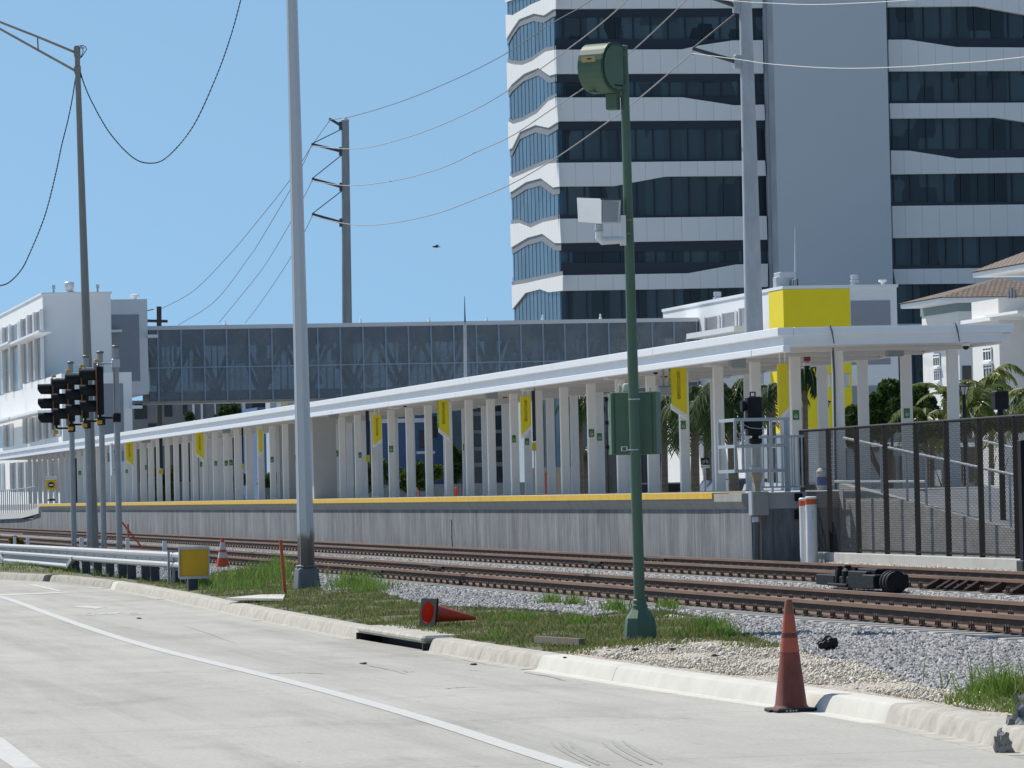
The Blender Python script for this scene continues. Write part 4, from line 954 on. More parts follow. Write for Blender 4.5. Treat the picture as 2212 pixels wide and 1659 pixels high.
lc = thing('lamp_column', 'tall pale aluminium lamp column on a tapered grey foot with a brown stain', 'lamp post', lp)
lt = PD(629, -60, ld_)-lp
part('shaft', MB().tube([(0,0,50*s2), (lt.x*.5,lt.y*.5,lt.z*.5), tuple(lt)], [18.5*s2, 15.2*s2, 11.8*s2], 8), alu_stained(), lc)
part('weld_seam', MB().tube([Vector((0,0,52*s2))-Rv*11*s2-Dv*15*s2, lt-Rv*7*s2-Dv*9.6*s2], .006, 5), ALU, lc)
FOOT = M('dull_zinc_foot', (.17,.175,.185), .6, .2, var=.12, scale=5)
ft = MB(); a, b_ = 27*s2, 21.5*s2
ft.add([(-a,-a,0),(a,-a,0),(a,a,0),(-a,a,0),(-b_,-b_,54*s2),(b_,-b_,54*s2),(b_,b_,54*s2),(-b_,b_,54*s2)], [(0,3,2,1),(4,5,6,7),(0,1,5,4),(1,2,6,5),(2,3,7,6),(3,0,4,7)])
ft = frame_obj(ft, Vector((0,0,-.02)), (Rv*.95+Dv*.3).normalized(), (Dv*.95-Rv*.3).normalized())
fo = part('foot', ft, FOOT, lc); bv = fo.modifiers.new('b', 'BEVEL'); bv.width = .035; bv.segments = 3
part('foot_flange', MB().lathe([(24*s2,53*s2),(24*s2,56*s2),(19*s2,58*s2)], 8), FOOT, lc)
# ---- left mast with truss arm
mb_ = PX(203, 1180, 11.6); mb_.z = .2; md = proj(PX(200, 1100, 11.6))[2]; s3 = md/F
mp_ = PD(203, 1183, md); mp_.z = .2
ms = thing('street_light_mast', 'grey tapered mast with a twin-bar arm at the far left', 'street light', mp_)
mt_ = PD(166, 99, md)-mp_
CONP = M('weathered_mast_grey', (.24,.245,.235), .7, .1, var=.12, scale=4, stretch=(3,3,.4))
part('shaft', MB().tube([(0,0,0), tuple(mt_*.5), tuple(mt_)], [11.5*s3, 9*s3, 5.6*s3], 20), CONP, ms, smooth=True)
arm = MB(); P_ = lambda x, y, dd=0: PD(x, y, md+dd)-mp_
arm.tube([P_(162,113), P_(80,79,-1), P_(-60,24,-2.5)], [.032,.03,.026], 10).tube([P_(163,153), P_(80,107,-1), P_(-60,29,-2.5)], [.032,.03,.026], 10).tube([P_(81,80,-1), P_(82.5,109,-1)], .02, 8)
part('arm', arm, M('aged_aluminium', (.30,.27,.23), .5, .4, var=.15), ms, smooth=True)
part('arm_clamp', MB().lathe([(7.2*s3,-.12),(7.4*s3,-.12),(7.4*s3,.12),(7.2*s3,.12)], 16, P_(166.5,112)).lathe([(7.4*s3,-.09),(7.6*s3,-.09),(7.6*s3,.09),(7.4*s3,.09)], 16, P_(167.5,151)), CONP, ms)
wl = MB()
for pts in ([(172,99),(178,98),(185,101),(187,107),(183,113),(178,121),(174,125)], [(172,103),(177,104),(180,109),(177,118),(172,128),(169,140)], [(174,100),(182,104),(178,106)], [(171,130),(172,150),(175,168)]):
    wl.tube([P_(x,y) for x,y in pts], .012, 6)
part('loose_wires', wl, BLACK, ms)
def twisted(name, pts, d, label, r=.009):
    """two strands wound round each other along a sagging line"""
    ps = [PD(x, y, d+(dd if len(q) > 2 else 0)) for q in pts for x, y, dd in [(q[0], q[1], q[2] if len(q) > 2 else 0)]]
    # catmull-rom
    out = []
    for i in range(len(ps)-1):
        p0, p1, p2, p3 = ps[max(i-1,0)], ps[i], ps[i+1], ps[min(i+2,len(ps)-1)]
        for k in range(14):
            t = k/14; out.append(.5*((2*p1)+(p2-p0)*t+(2*p0-5*p1+4*p2-p3)*t*t+(3*p1-p0-3*p2+p3)*t**3))
    out.append(ps[-1]); mbb = MB()
    for ph in (0, math.pi):
        q = []
        for i in range(len(out)-1):
            a, b__ = out[i], out[i+1]; dd = (b__-a).normalized(); u = dd.cross(Vector((0,1,0))).normalized(); w = u.cross(dd)
            for k in range(3):
                t = (i*3+k)*.9+ph; q.append(a.lerp(b__, k/3)+(u*math.cos(t)+w*math.sin(t))*r*1.1)
        mbb.tube(q, r, 5)
    c = out[len(out)//2]
    return solo(name, mbb, M('black_cable', (.03,.032,.036), .6), label, 'cable', c)
D3 = lambda L: [(x/3, y/3) for x, y in L]
twisted('twisted_cable', D3([(522,470),(545,545),(600,670),(710,860),(850,1012),(960,1057),(1080,1020),(1250,820),(1400,500),(1500,220),(1575,-60)]), md, 'black twisted cable sagging in a deep loop to the right of the left mast')
twisted('twisted_cable', D3([(490,500),(470,630),(440,780),(400,940),(360,1130),(290,1400),(185,1659),(130,1759),(60,1829),(0,1852),(-90,1870)]), md, 'black twisted cable falling to the left of the left mast towards the picture edge')
# ---- four traffic signals seen from the side
GP = M('signal_post_steel', (.33,.35,.37), .45, .4, var=.10, scale=5)
POSTS = [(157.5,1050,148,783),(191,1050,182.6,769.5),(222,1050,214.2,760.5),(255.5,1050,242.8,748.5)]
lab = ['leftmost of the four black traffic signals in a row','second traffic signal from the left of the row of four','third traffic signal from the left, just right of the grey mast','rightmost traffic signal of the row, on the tallest grey post']
def make_signal(loc, H, zh):
    t = thing('traffic_signal', '', 'traffic signal', loc, 0, 'traffic signals in a row beside the tracks')
    part('post', MB().tube([(0,0,0),(0,0,H)], .068, 16), GP, t, smooth=True)
    part('post_cap', MB().lathe([(.09,H-.03),(.09,H+.01),(.06,H+.03)], 16), M('cap_bronze', (.16,.13,.09), .5), t)
    hx = -.36
    part('housing', MB().box((hx-.10,-.16,zh-.55),(hx+.06,.16,zh+.55),.02), BLACK, t)
    part('backplate', MB().box((hx-.125,-.27,zh-.64),(hx-.105,.27,zh+.64)), BLACK, t)
    part('yellow_border', MB().box((hx-.128,-.272,zh-.645),(hx-.102,-.262,zh+.645)), M('signal_orange_edge', (.22,.09,.015), .6), t)
    for k in range(3):
        zc_ = zh+.36-.36*k; v = MB(); n = 14; r = .145; L = .34
        vs = []
        for x_, rr in ((hx-.13, r), (hx-.13-L, r*.96)):
            for q in (rr, rr-.012):
                for i in range(n+1):
                    a = math.radians(-55)+math.radians(290)*i/n
                    vs.append((x_ - (0 if x_ > hx-.2 else -.10*max(0, -math.sin(a))), q*math.cos(a), zc_+q*math.sin(a)))
        m1 = n+1; fs = []
        for i in range(n): fs += [(i,i+1,2*m1+i+1,2*m1+i), (m1+i,3*m1+i,3*m1+i+1,m1+i+1), (2*m1+i,2*m1+i+1,3*m1+i+1,3*m1+i)]
        part('visor', v.add(vs, fs), BLACK, t)
        part('lens', MB().lathe([(.12,-.02),(.12,0),(.06,-.03)], 14, (hx-.12,0,zc_), 'X'), M(('lens_red','lens_amber','lens_green')[k], ((.10,.01,.01),(.12,.07,.01),(.01,.08,.04))[k], .2), t)
    for z, nm in ((zh+.62,'up'), (zh-.62,'down')):
        br_ = MB().tube([(0,0,z),(hx-.02,0,z)], .024, 8).tube([(hx-.02,0,z),(hx-.02,0,zh+(.5 if nm == 'up' else -.5))], .03, 8).box((-.09,-.09,z-.10),(.085,.09,z+.10),.01)
        part('bracket', br_, ALU if nm == 'up' else BLACK, t)
    part('tab', MB().box((hx-.13,-.04,zh+.66),(hx-.01,.04,zh+.72),.01), M('signal_yellow', (.72,.34,.01), .5), t)
    part('tab', MB().box((hx-.10,-.05,zh-.76),(hx+.02,.05,zh-.67),.01), M('signal_yellow', (.72,.34,.01), .5), t)
    return t
for i, (xb, yb_, xt, yt) in enumerate(POSTS):
    b0 = PX(xb, yb_, 11.0); H = PD(xt, yt, proj(b0)[2]).z
    yh = [872,862,853,844][i]; zh = PD(xt-22, yh, proj(b0)[2]).z
    if i == 0: sig = make_signal((b0.x, b0.y, .2), H-.2, zh-.2); s_ = sig
    else: s_ = make_signal((b0.x, b0.y, .2), H-.2, zh-.2)
    s_['label'] = lab[i]
# narrow sign seen edge-on on the right-hand post
b0 = PX(255.5, 1050, 11.0); dd_ = proj(b0)[2]
tsg = thing('street_sign', 'narrow grey sign plate strapped edge-on to the rightmost signal post', 'sign', PD(243, 992, dd_))
o_ = PD(243, 992, dd_)
part('plate', MB().prism([PD(240,958,dd_)-o_, PD(243.5,957,dd_)-o_, PD(247.5,1027,dd_)-o_, PD(242,1027,dd_)-o_], (0,.35,0)), M('sign_back_grey', (.5,.52,.54), .4, .5), tsg)
part('strap', MB().bar(PD(246,975,dd_)-o_, PD(258,975,dd_)-o_, .02).bar(PD(247,1014,dd_)-o_, PD(258,1014,dd_)-o_, .02), BLACK, tsg)
# ---- guard rail
GX = [(60,9.9-.0),(84.5,10.36),(88.8,10.34),(95,10.2),(102,10.08),(112,9.98),(126,9.95),(140,9.7)]
gy = np.array([a for a, _ in GX[1:]]); gx = np.array([b for _, b in GX[1:]])
ZGT = [(84.5,.80),(88.8,.80),(102,.78),(112,.76),(128,.71),(140,.70)]
zgt = lambda y: float(np.interp(y, [a for a,_ in ZGT], [b for _,b in ZGT]))
WB = [(0,0),(-.05,-.008),(-.085,-.04),(-.085,-.085),(-.03,-.125),(-.03,-.185),(-.085,-.225),(-.085,-.27),(-.05,-.302),(0,-.31)]
TB = WB[:-2]+[(-.02,-.325),(-.02,-.385),(-.085,-.435),(-.085,-.465),(-.03,-.505),(0,-.51)]
def beam(sec, y0, y1, n=12):
    b = MB(); full = sec + [(x+.012, z) for x, z in sec[::-1]]; L = len(full); vs = []
    ysq = np.linspace(y0, y1, n)
    for y in ysq:
        x = float(np.interp(y, gy, gx)); 
        for sx, sz in full: vs.append((x+sx, y, zgt(y)+sz))
    fs = [(i*L+k, i*L+(k+1)%L, (i+1)*L+(k+1)%L, (i+1)*L+k) for i in range(n-1) for k in range(L)]
    return b.add(vs, fs)
def thr(x): # photo column -> Y on the rail line
    return PX(x, 1190, float(np.interp(100, gy, gx))).y
gr = thing('guard_rail', 'galvanised corrugated guard rail on dark square posts along the kerb at the left', 'guard rail', (10.1, 100, .17))
ZN = M('zinc_beam', (.34,.36,.38), .6, .15, var=.12, scale=6)
Y1, Y2 = thr(160), thr(25)
part('beam', beam(WB, 85.2, Y1, 14), ZN, gr, world=True, smooth=True)
part('beam', beam(TB, Y1+.05, Y2, 14), ZN, gr, world=True, smooth=True, label='deep three-ridge length of the rail beam')
part('beam', beam(WB, Y2+.05, 140, 10), ZN, gr, world=True, smooth=True)
for ya_, yb2, sgn in ((Y1-1.2, Y1+.05, 1), (Y2, Y2+1.0, -1)):
    x = float(np.interp(ya_, gy, gx)); x2_ = float(np.interp(yb2, gy, gx)); zt_, zt2 = zgt(ya_), zgt(yb2)
    a = (x-.09, ya_, zt_-.26); b_ = (x2_-.09, yb2, zt2-.46)
    if sgn < 0: a = (x-.09, ya_, zt_-.46); b_ = (x2_-.09, yb2, zt2-.26)
    part('transition_plate', MB().bar(a, b_, .04, .09).bar((a[0]+.05,a[1],a[2]+.02), (b_[0]+.05,b_[1],b_[2]+.06), .02, .16), ZN, gr, world=True)
PG = M('dark_post_timber', (.055,.065,.08), .8, var=.25, scale=5)
posts = [(376,1264),(358,1262),(321,1261),(305,1258),(279,1254),(262,1252),(239,1249),(216,1246),(193,1244),(172,1240),(155,1238),(118,1234),(66,1232),(38,1231),(8,1230),(-18,1229)]
for x, y in posts:
    p = PX(x, y, float(np.interp(100, gy, gx))+.12); xx = float(np.interp(p.y, gy, gx))
    q = part('post', MB().box((xx+.02, p.y-.07, .10), (xx+.20, p.y+.07, zgt(p.y)-.02), .008), PG, gr, world=True)
bt = MB()
for y in np.arange(86.5, 138, 1.9):
    x = float(np.interp(y, gy, gx)); bt.lathe([(.022,0),(.022,.02)], 6, (x-.035, y, zgt(y)-.155), 'X').lathe([(.018,0),(.018,.02)], 6, (x-.035, y+.2, zgt(y)-.155), 'X')
part('bolts', bt, BLACK, gr, world=True)['kind'] = 'stuff'
# end of the rail: buffer frame and yellow marker
e0 = PX(376, 1230, 10.3); ed = proj(e0)[2]
fr_ = MB()
for x in (364, 375): fr_.bar(PD(x,1190,ed), PD(x+1,1262,ed), .045)
for y in (1191, 1213, 1230): fr_.bar(PD(363,y,ed), PD(388,y+1,ed), .035)
part('end_frame', fr_, ZN, gr, world=True)
yb3 = PZ(417, 1275, .17); yd = proj(yb3)[2]
ysn = thing('end_marker', 'square yellow reflector panel on a short dark post at the end of the guard rail', 'marker', yb3)
o_ = yb3
part('panel', MB().prism([PD(388,1186,yd)-o_, PD(450,1184.5,yd)-o_, PD(450,1245,yd)-o_, PD(388,1247,yd)-o_], (0,.03,0)), M('marker_yellow', (.60,.34,.005), .5, var=.03), ysn)
fr2 = MB(); c_ = [PD(387,1184.5,yd-.01)-o_, PD(451,1183,yd-.01)-o_, PD(451,1246.5,yd-.01)-o_, PD(387,1248.5,yd-.01)-o_]
for a, b_ in zip(c_, c_[1:]+c_[:1]): fr2.bar(a, b_, .022, .05)
part('panel_frame', fr2, GALV, ysn)
part('post', MB().box((-.08,.03,-.05),(.10,.2,(PD(417,1200,yd)-o_).z), .01), PG, ysn)
# ---- cones
MAR = M('sun_dark_maroon_rubber', (.20,.052,.034), .6, var=.35, scale=7, stretch=(1,1,.6)); ORG = M('cone_orange_faded', (.40,.085,.045), .5, var=.18, scale=10)
BRN = M('cone_brown_tip', (.24,.09,.05), .6, var=.2, scale=12); DB = M('cone_band_dark', (.13,.035,.025), .5, var=.15)
cp = PZ(1709, 1537, .0); cp.x = min(cp.x, kerbx(cp.y)-.165); cd_ = proj(cp)[2]; s4 = cd_/F
cn1 = thing('traffic_cone', 'tall faded maroon and orange traffic cone standing against the white kerb', 'traffic cone', (cp.x, cp.y, 0), .06)
H4 = (1536-1294)*s4
R_ = lambda z: (35.5*(1-z)+7.5*z)*s4
def band(z0, z1, e=0): return MB().lathe([(R_(z0)+e, z0*H4), (R_((z0+z1)/2)+e, (z0+z1)/2*H4), (R_(z1)+e, z1*H4)], 28)
part('body', MB().lathe([(R_(0)+.015,.03),(R_(0)+.006,.045),(R_(.03),.03*H4+.03),(R_(.53),.53*H4)], 28), MAR, cn1, smooth=True)
part('collar', band(.531,.66,.002), ORG, cn1, smooth=True); part('band', band(.661,.70,.003), DB, cn1, smooth=True)
part('collar', band(.701,.875,.002), ORG, cn1, smooth=True); part('tip', MB().lathe([(R_(.876),.876*H4),(R_(.985),.985*H4),(R_(1)-.006,H4)], 28), BRN, cn1, smooth=True)
part('base', MB().box((-.175,-.18,.0),(.175,.18,.032),.01).box((-.20,-.05,.004),(.18,.05,.02)), M('black_rubber', (.015,.015,.016), .7, var=.3), cn1)
bt2 = MB()
for i, x in enumerate((-.10,-.07,-.045,-.02)): bt2.box((x,-.1875,.008),(x+.012,-.1855,.024 if i % 2 else .02))
part('paint_marks', bt2, WLINE, cn1)
# tipped cone in the grass
tp = PZ(925, 1357, .17); td = proj(tp)[2]; s5 = td/F
ax_ = (Rv*.80+Dv*.58+Vector((0,0,-.13))).normalized(); sd = Vector((-ax_.y, ax_.x, 0)).normalized(); uz = ax_.cross(sd)
uz = -uz if uz.z < 0 else uz
tc_ = thing('traffic_cone', 'orange traffic cone lying on its side in the grass beside the storm drain', 'traffic cone', tp)
o5 = Vector((0,0,.19))
def fr5(mb): return frame_obj(mb, o5, sd, uz, ax_)
sq = MB(); a, r_ = .175, .135; n = 28; vs = []
for z in (0, .03):
    for k in range(n):
        t = 2*math.pi*(k+.5)/n; cx_, sx_ = math.cos(t), math.sin(t); q = a/max(abs(cx_), abs(sx_)); vs.append((cx_*q, sx_*q, z))
    for k in range(n):
        t = 2*math.pi*(k+.5)/n; vs.append((r_*math.cos(t), r_*math.sin(t), z))
fs = []
for k in range(n):
    j = (k+1)%n; fs += [(k,j,n+j,n+k),(2*n+k,3*n+k,3*n+j,2*n+j),(k,2*n+k,2*n+j,j),(n+k,n+j,3*n+j,3*n+k)]
part('base', fr5(sq.add(vs, fs)), M('black_rubber', (.015,.015,.016), .7), tc_)
vs = []; fs = []; zs = [.0,.03,.06,.35,.70]; ro = [.137,.137,.12,.075,.022]
for zz, r in zip(zs, ro):
    for q in (r, r-.006):
        for k in range(n): t = 2*math.pi*(k+.5)/n; vs.append((q*math.cos(t), q*math.sin(t), zz))
for i in range(4):
    for k in range(n):
        j = (k+1)%n; A_ = i*2*n; B_ = (i+1)*2*n
        fs += [(A_+k,A_+j,B_+j,B_+k),(A_+n+k,B_+n+k,B_+n+j,A_+n+j)]
part('body', fr5(MB().add(vs, fs)), M('cone_orange_bright', (.62,.05,.015), .45, var=.2, scale=8), tc_, smooth=True)
# striped cone by the guard rail and one cut by the left edge
def small_cone(loc, H, lab):
    t = thing('traffic_cone', lab, 'traffic cone', loc); r = lambda z: .175*(1-z)+.03*z
    part('base', MB().box((-.18,-.18,0),(.18,.18,.03)), ORANGE, t)
    for z0, z1, mt in ((0.04,.45,ORANGE),(.45,.60,WLINE),(.60,.68,ORANGE),(.68,.88,WLINE),(.88,1,ORANGE)):
        part('band' if mt is WLINE else 'body', MB().lathe([(r(z0),z0*H),(r(z1),z1*H)], 20), mt, t, smooth=True)
q = PZ(482, 1240, .17); small_cone(q, (1240-1162)*proj(q)[2]/F, 'orange and white striped traffic cone standing in weeds behind the yellow marker')
q = PZ(-5, 1176, .2); small_cone(q, .8, 'orange and white cone half cut off by the left edge of the view')
# ---- stakes, posts, litter
q = PZ(617, 1290, .17); d_ = proj(q)[2]
solo('survey_stake', MB().bar(q, PD(606,1166,d_), .05, .03), M('orange_stake_paint', (.50,.10,.04), .7, var=.35, scale=14), 'upright faded orange wooden stake just left of the lamp column foot', 'stake', q)
q = PX(303, 1177, 11.8); d_ = proj(q)[2]
solo('survey_stake', MB().bar(PD(306,1182,d_), PD(252,1113,d_), .06, .04), M('orange_stake_paint', (.50,.10,.04), .7), 'orange wooden stake leaning steeply behind the guard rail', 'stake', PD(306,1182,d_))
q = PX(277, 1172, 11.4); d_ = proj(q)[2]
solo('survey_stake', MB().bar(PD(277.5,1186,d_), PD(276.5,1132,d_), .04, .03), M('orange_stake_paint', (.50,.10,.04), .7), 'thin orange stake standing upright behind the guard rail', 'stake', PD(277.5,1186,d_))
for i, (x, y0, y1, w, lb_) in enumerate(((176.5,1161,1180,9,'small white marker post showing above the rail beside the leftmost signal post'),(276,1162,1182,8,'small white marker post above the rail beside the slanted orange stake'),(356,1169,1190,9,'small white marker post above the rail beside the yellow panel'),(60,1162,1178,7,'small white marker post above the rail, right of the rubble'),(32,1160,1176,6,'small white marker post near the left edge of the view'))):
    q = PX(x, y1, 11.3); d_ = proj(q)[2]; a = PD(x-w/2, y1, d_); b_ = PD(x+w/2, y0, d_)
    solo('marker_post', MB().box((a.x, a.y, .18), (b_.x, a.y+.06, b_.z), .006), WPL, lb_, 'marker post', (a.x, a.y, .18), 'white marker posts behind the guard rail')
def lump(name, c, r, mat, label, cat, sq_=(1,1,.8), seed=1, sub=3, amp=.25):
    bm = bmesh.new(); bmesh.ops.create_icosphere(bm, subdivisions=sub, radius=1); rd = random.Random(seed)
    from mathutils import noise
    for v in bm.verts:
        k = 1+amp*noise.noise(v.co*1.7+Vector((seed,0,0)))*2+amp*.5*noise.noise(v.co*4.3+Vector((0,seed,0)))*2
        v.co = Vector((v.co.x*sq_[0], v.co.y*sq_[1], v.co.z*sq_[2]))*k*r
    m_ = MB(); m_.v = [tuple(v.co) for v in bm.verts]; m_.f = [tuple(v.index for v in f.verts) for f in bm.faces]; bm.free()
    return solo(name, m_, mat, label, cat, c, world=False)
q = PZ(1789, 1415, .22); lump('black_bag', q+Vector((0,0,.11)), .088, M('black_bag_film', (.010,.011,.013), .5, var=.3, scale=10, spec=.3), 'crumpled black bag lying on the grey stone right of the tall cone', 'bag', (1.05,.9,.8), 4, 4, .13)
q = PZ(1600, 1, .2)
def log_(x0, y0, x1, y1, z, r, mat, nm, label, cat, sec='bar'):
    a, b_ = PZ(x0, y0, z), PZ(x1, y1, z); a.z = b_.z = z+r
    m_ = MB().bar(a, b_, 2*r, 2*r) if sec == 'bar' else MB().tube([a, a.lerp(b_,.33)+Vector((0,0,r*.2)), b_], [r, r*1.02, r], 12)
    return solo(nm, m_, mat, label, cat, (a+b_)/2, smooth=sec != 'bar')
log_(701,1272,741,1281,.2,.03,M('white_pvc', (.72,.66,.64), .5, var=.04),'pipe_offcut','short white plastic pipe lying beside the lamp column foot','pipe','tube')
log_(1160,1388,1257,1394,.2,.035,WOODP,'wooden_plank','grey weathered plank lying in the grass near the green pole','plank')
log_(1441,1348,1480,1352,.2,.055,M('dull_white_pipe', (.50,.48,.45), .6, var=.08),'pipe_offcut','pale pipe lying in weeds just right of the green pole','pipe','tube')
log_(1482,1350,1500,1345,.2,.045,M('dull_white_pipe2', (.45,.43,.40), .6, var=.08),'pipe_elbow','pale pipe elbow at the end of the pipe by the green pole','pipe','tube')
log_(1776,1220,1796,1222,.3,.03,M('blue_plastic', (.02,.08,.22), .5),'blue_bottle','small blue plastic scrap beside the white post feet','litter','tube')
q0, q1, q2, q3 = [PZ(x, y, .2) for x, y in ((488,1296),(560,1289),(616,1288),(612,1298))]
solo('concrete_slab', MB().prism([q0,q1,q2,q3], (0,0,.035)), kerb_age['new'], 'thin pale concrete slab set in the grass left of the lamp column', 'slab', q0)
rd = random.Random(3)
for i, (x, y, r, lb_) in enumerate(((2197,1606,.12,'dark broken asphalt lump in the gutter at the bottom right corner'),(2206,1572,.11,'grey rubble lump at the bottom right edge, behind the broken asphalt'),(2168,1620,.06,'small dark rubble piece in the gutter at the bottom right'))):
    q = PZ(x, y, .02); lump('rubble', q+Vector((0,0,r*.4)), r, M('broken_asphalt', (.24,.24,.235), .9, var=.5, scale=9, bump=.8), lb_, 'rubble', (.85,.8,1.45), 11+i, 3, .45)
for x, y, w, lb_ in ((1220,1421,5,'dark stone chip lying on the kerb edge of the gravel'),(1372,1404,9,'dark stone chip in the gravel below the green pole'),(1452,1403,8,'dark brown stone in the beige gravel'),(1544,1417,8,'dark flat stone chip in the beige gravel'),(1598,1390,7,'dark stone in the gravel near the weeds')):
    q = PZ(x, y, .22); r = w*proj(q)[2]/F/2; lump('stone_chip', q+Vector((0,0,r*.35)), r*1.2, M('dark_stone', (.06,.05,.05), .8), lb_, 'stone', (1.6,.9,.6), int(x), 2, .3)
for x, y, lb_ in ((1023,1437,'brown dead leaf in the road gutter'),(300,1337,'dark pebble on the road surface at the left'),(786,1435,'dark pebble on the road near the storm drain'),(1207,1442,'brown dead leaf by the new white kerb'),(998,1353,'dry leaf on the grass by the tipped cone')):
    q = PZ(x, y, .0 if lb_[:5] != 'dry l' else .2); lump('leaf' if 'leaf' in lb_ else 'pebble', q+Vector((0,0,.012)), .028, M('dead_leaf', (.13,.08,.05), .8), lb_, 'litter', (1.5,1,.4), int(x), 2, .3)
# black switch machine between the tracks
q = PX(1800, 1262, 17.0); sm = thing('switch_machine', 'black cast switch machine with drums and rods lying between the tracks', 'switch machine', (17.0, q.y-3, .30))
o6 = Vector(sm.location); D6 = lambda x: PX(x, 1262, 17.0).y-o6.y
def zz6(x, y): return PX(x, y, 17.0).z-o6.z
BM = M('black_cast_iron', (.009,.010,.012), .6, 0, var=.5, scale=12, bump=.5, spec=.25)
k6 = MB()
for x0, x1, yt, yb__, w in ((1783,1822,1239,1262,.28),(1822,1838,1234,1268,.2),(1838,1862,1244,1270,.34),(1862,1900,1232,1270,.4),(1866,1908,1227,1238,.22),(1900,1925,1240,1270,.5)):
    part('casing', MB().box((-w/2, D6(x0), max(0, zz6(x0, yb__))), (w/2, D6(x1), zz6(x0, yt)), .012), BM, sm)
for x, r in ((1832,.07),(1850,.085),(1868,.06)): part('cylinder', MB().lathe([(r,-.12),(r,.05),(r*.6,.09),(r*.6,.13)], 14, (-.12, D6(x), .16+r)), BM, sm, smooth=True)
part('motor_drum', MB().lathe([(.10,0),(.15,.02),(.15,.10),(.165,.11),(.165,.16),(.15,.17),(.15,.27),(.165,.28),(.165,.33),(.13,.36)], 22, (-.05, D6(1946), .165), 'Y'), BM, sm, smooth=True)
for a, b_, z in ((1822,1862,.10),(1840,1866,.05),(1900,1926,.24)): part('rod', MB().tube([(-.22,D6(a),z),(-.22,D6(b_),z)], .02, 8), BM, sm)
# flat timbers and rubber by the fence foot
for x0, y0, x1, y1, lb_ in ((1812+0,1270,1850,1263,'x'),):
    pass
log_(2078,1231,2104,1228,.33,.03,WOODP,'driftwood','grey driftwood stick lying before the fence footing at the right','wood')
log_(2124,1233,2146,1233,.33,.035,M('brown_debris', (.16,.11,.08), .9),'debris','brown broken board end beside the far rail at the right','wood')
# ================================================================ things on and round the platform
FX = 21.2
# ---- black chain link fence on its concrete footing
FPX = [1734,1792,1853,1914,1981,2047,2119,2196]
fys = [PX(x, 1060, FX).y for x in FPX]; fy0 = max(fys); fy1 = fys[-1]-8
fc = thing('chain_link_fence', 'black coated chain-link fence with black posts on a low concrete footing at the right', 'fence', (FX, fy0, .3))
BV = M('black_vinyl', (.010,.011,.013), .6, var=.2, spec=.25)
zt_f = PX(1734, 926, FX).z; zb_f = .62
for y in fys + [fys[-1]-1.95, fys[-1]-3.9]: part('post', MB().lathe([(.048,0),(.048,zt_f-.33),(.03,zt_f-.315),(.005,zt_f-.31)], 12, (0, y-fy0, 0)), BV, fc, smooth=True)
part('top_rail', MB().tube([(FX,fy0,zt_f-.04),(FX,fy1,zt_f-.04)], .028, 10), BV, fc, world=True, smooth=True)
part('bottom_rail', MB().tube([(FX,fy0,zb_f+.03),(FX,fy1,zb_f+.03)], .016, 8), BV, fc, world=True)
nt_ = MB(); cell = .072; Lf = fy0-fy1; Hf = zt_f-.06-zb_f; xo = FX-.045
def clipd(y0, z0, dy):   # 45 degree wire clipped to the panel
    t = min(Hf, (Lf-y0) if dy > 0 else y0); return (y0, 0), (y0+dy*t, t)
segs_ = []
k = -int(Hf/cell)*cell
while k < Lf:
    y0 = max(k, 0); z0 = y0-k; t = min(Hf-z0, Lf-y0)
    if t > .01: segs_.append(((y0,z0),(y0+t,z0+t)))
    y0 = min(Lf, k+Hf); z0 = k+Hf-y0; 
    y1_ = max(0, k); t = min(Hf-z0, y0-0)
    if t > .01: segs_.append(((y0,z0),(y0-t,z0+t)))
    k += cell
V = []; Fq = []
for (a, b_), (c, d) in segs_:
    r = .0031; n0 = len(V)
    for (y, z) in ((a,b_),(c,d)):
        V += [(xo-r, fy1+y, zb_f+z), (xo+r*.6, fy1+y+r*1.1, zb_f+z), (xo+r*.6, fy1+y-r*1.1, zb_f+z)]
    Fq += [(n0,n0+1,n0+4,n0+3),(n0+1,n0+2,n0+5,n0+4),(n0+2,n0,n0+3,n0+5)]
nm = MB(); nm.v = V; nm.f = Fq
part('mesh', nm, BV, fc, world=True, fix=False)
part('footing', MB().box((FX-.10, fy1, .1), (FX+.12, fy0-.02, .60), .01), M('footing_concrete', (.50,.49,.46), .9, var=.12, scale=2, bump=.3), fc, world=True)
# ---- ramp behind the fence
rmp = thing('access_ramp', 'concrete access ramp with pipe handrails sloping down behind the mesh fence', 'ramp', (21.7, Ye, .3))
RX_ = 21.75
a, b_ = PX(1742, 1046, RX_), PX(2212, 1150, RX_); e = PX(2330, 1178, RX_)
RC = M('ramp_wall_concrete', (.44,.435,.425), .9, var=.18, scale=2.5, stretch=(1,1,3), bump=.3)
part('outer_wall', MB().prism([(RX_, Ye-.02, .2), (RX_, Ye-.02, a.z), (RX_, b_.y, b_.z), (RX_, e.y, e.z), (RX_, e.y, .2)], (.18,0,0)), RC, rmp, world=True)
part('walkway', MB().prism([(RX_+.181, Ye-.02, .2), (RX_+.181, Ye-.02, a.z-.12), (RX_+.181, b_.y, b_.z-.12), (RX_+.181, e.y, e.z-.12), (RX_+.181, e.y, .2)], (1.2,0,0)), M('ramp_walkway', (.20,.215,.235), .9, var=.1), rmp, world=True)
part('upper_wall', MB().box((23.4, 60, .2), (29.4, Ye+.015, PT-.02)), M('upper_ramp_wall', (.40,.43,.47), .85, var=.06), rmp, world=True)
hr = MB()
for h0 in (.83,): hr.tube([(RX_+.09, Ye-.1, a.z+h0), (RX_+.09, b_.y, b_.z+h0+.03), (RX_+.09, e.y, e.z+h0+.03)], .024, 8)
part('handrail', hr, ALU, rmp, world=True, smooth=True)
